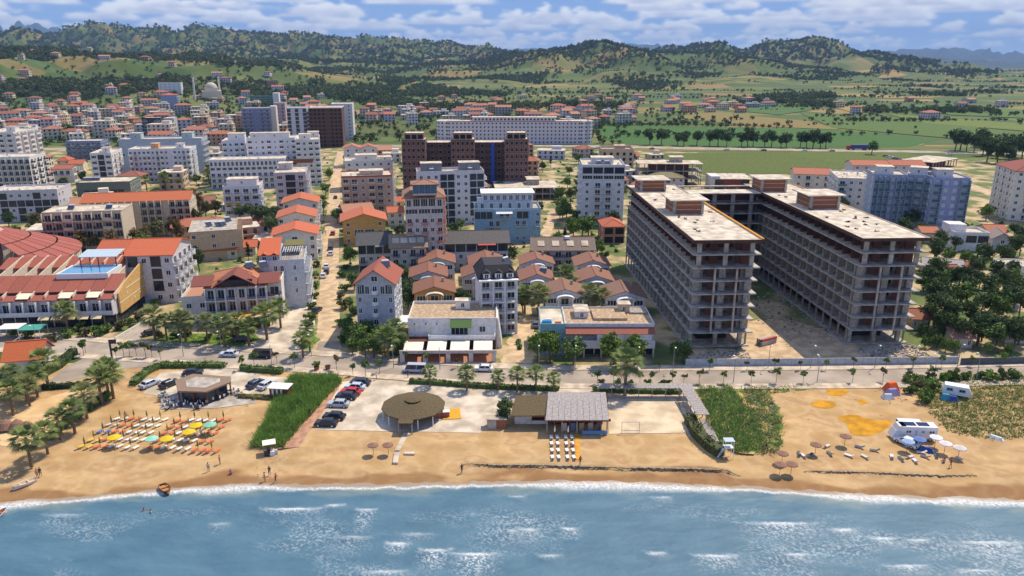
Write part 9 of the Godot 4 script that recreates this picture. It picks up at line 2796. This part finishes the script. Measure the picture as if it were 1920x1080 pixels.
func people():
	var skin := Color(0.42, 0.24, 0.15)
	var tone := Color(0.03, 0.022, 0.018)
	var set := {
		"dark": person_mesh(pose("walk"), Color(0.03, 0.03, 0.04), Color(0.03, 0.03, 0.05), skin, tone),
		"red": person_mesh(pose("walk"), Color(0.42, 0.05, 0.06), Color(0.05, 0.06, 0.1), skin, tone),
		"white": person_mesh(pose("stand"), Color(0.6, 0.58, 0.55), Color(0.06, 0.08, 0.16), skin, tone),
		"bather": person_mesh(pose("stand"), skin, Color(0.06, 0.12, 0.3), skin, tone),
		"sitting": person_mesh(pose("sit"), Color(0.5, 0.2, 0.3), Color(0.08, 0.08, 0.1), skin, tone),
		"swimmer": person_mesh(pose("swim"), skin, Color(0.1, 0.1, 0.2), skin, tone),
	}
	var who := [
		["dark", Vector3(-8.34, 0, -110), "person in dark clothes walking on the wet sand below the slab path", 30.0], ["red", Vector3(11.49, 0, -111.6), "person in red top at the foot of the mustard mat", 200.0],
		["white", Vector3(-28.9, 0, -146.7), "person in pale shirt beside the car park entrance", 90.0], ["dark", Vector3(-22.34, 0, -147.9), "person in dark clothes standing at the kerb by the silver van", 10.0],
		["bather", Vector3(-77.71, 0, -108), "person in blue shorts standing by the drawn up dinghy", 60.0], ["dark", Vector3(-77.38, 0, -108.3), "dark clothed person behind the drawn up dinghy", 200.0],
		["bather", Vector3(-40.36, 0, -107.5), "bather at the water's edge near the pink path", 120.0], ["red", Vector3(-38.43, 0, -107.2), "person in red top strolling near the pink path end", 260.0], ["dark", Vector3(-40.09, 0, -109.2), "person in black nearest the litter by the pink path", 10.0],
		["white", Vector3(-50.53, 0, -110.2), "person in white shirt on the sand right of the lounger rows", 200.0], ["bather", Vector3(-49.44, 0, -112.3), "bather in blue shorts right of the lounger rows", 90.0], ["sitting", Vector3(-46.64, 0, -109.5), "person sitting on the sand near the blue bundle", 180.0],
		["sitting", Vector3(10.52, 0, -117.7), "person in pink sitting among the white loungers", 170.0], ["white", Vector3(-56.24, 0, -121.6), "person in white between the yellow parasols", 180.0], ["bather", Vector3(-73.29, 0, -128.4), "person in shorts beside the first row of folded parasols", 40.0],
		["dark", Vector3(-73.75, 0, -284.2), "person in black on the cross street", 0.0], ["white", Vector3(-72.95, 0, -286.1), "person in pale shirt on the cross street", 180.0], ["dark", Vector3(44.23, 0, -116.2), "person in black near the lifeguard tower weeds", 90.0],
		["red", Vector3(73.37, 0, -110.9), "person in red top on the dune below the camp", 20.0], ["sitting", Vector3(73.07, 0, -112.3), "person sitting below the camp parasols", 180.0], ["dark", Vector3(-38.61, 0, -129.7), "person in dark clothes on the pink path", 30.0],
	]
	for w in who:
		var p: Vector3 = w[1]
		var o := thing("person", w[2], "person", on_sand(p) if p.z > -140 else p + Vector3(0, 0.03, 0), w[3], "people")
		put(set[w[0]], "body", o)
	var sw := [Vector3(-56.35, 0, -99.51), Vector3(-55.09, 0, -99.09)]
	for i in 2:
		var o := thing("person", ["swimmer on the left of the two in the shallow sea", "swimmer on the right of the two in the shallow sea"][i], "person", sw[i] + Vector3(0, SEA - 1.25, 0), 30.0 + 80 * i, "people")
		put(set.swimmer, "body", o)

var t0 := 0
func lap(s):
	print("%6d ms %s" % [Time.get_ticks_msec() - t0, s])

func _ready():
	t0 = Time.get_ticks_msec()
	rng.seed = 5
	make_view(); lap("view")
	make_materials(); lap("materials")
	make_land(); lap("land")
	make_paving(); lap("paving")
	make_blocks(); lap("blocks")
	make_unfinished_hotel(); make_landmarks(); lap("landmarks")
	make_plants(); lap("plants")
	make_town(); lap("town")
	make_beach_bars(); make_lounger_field(); lap("beach")
	make_vehicles(); lap("vehicles")
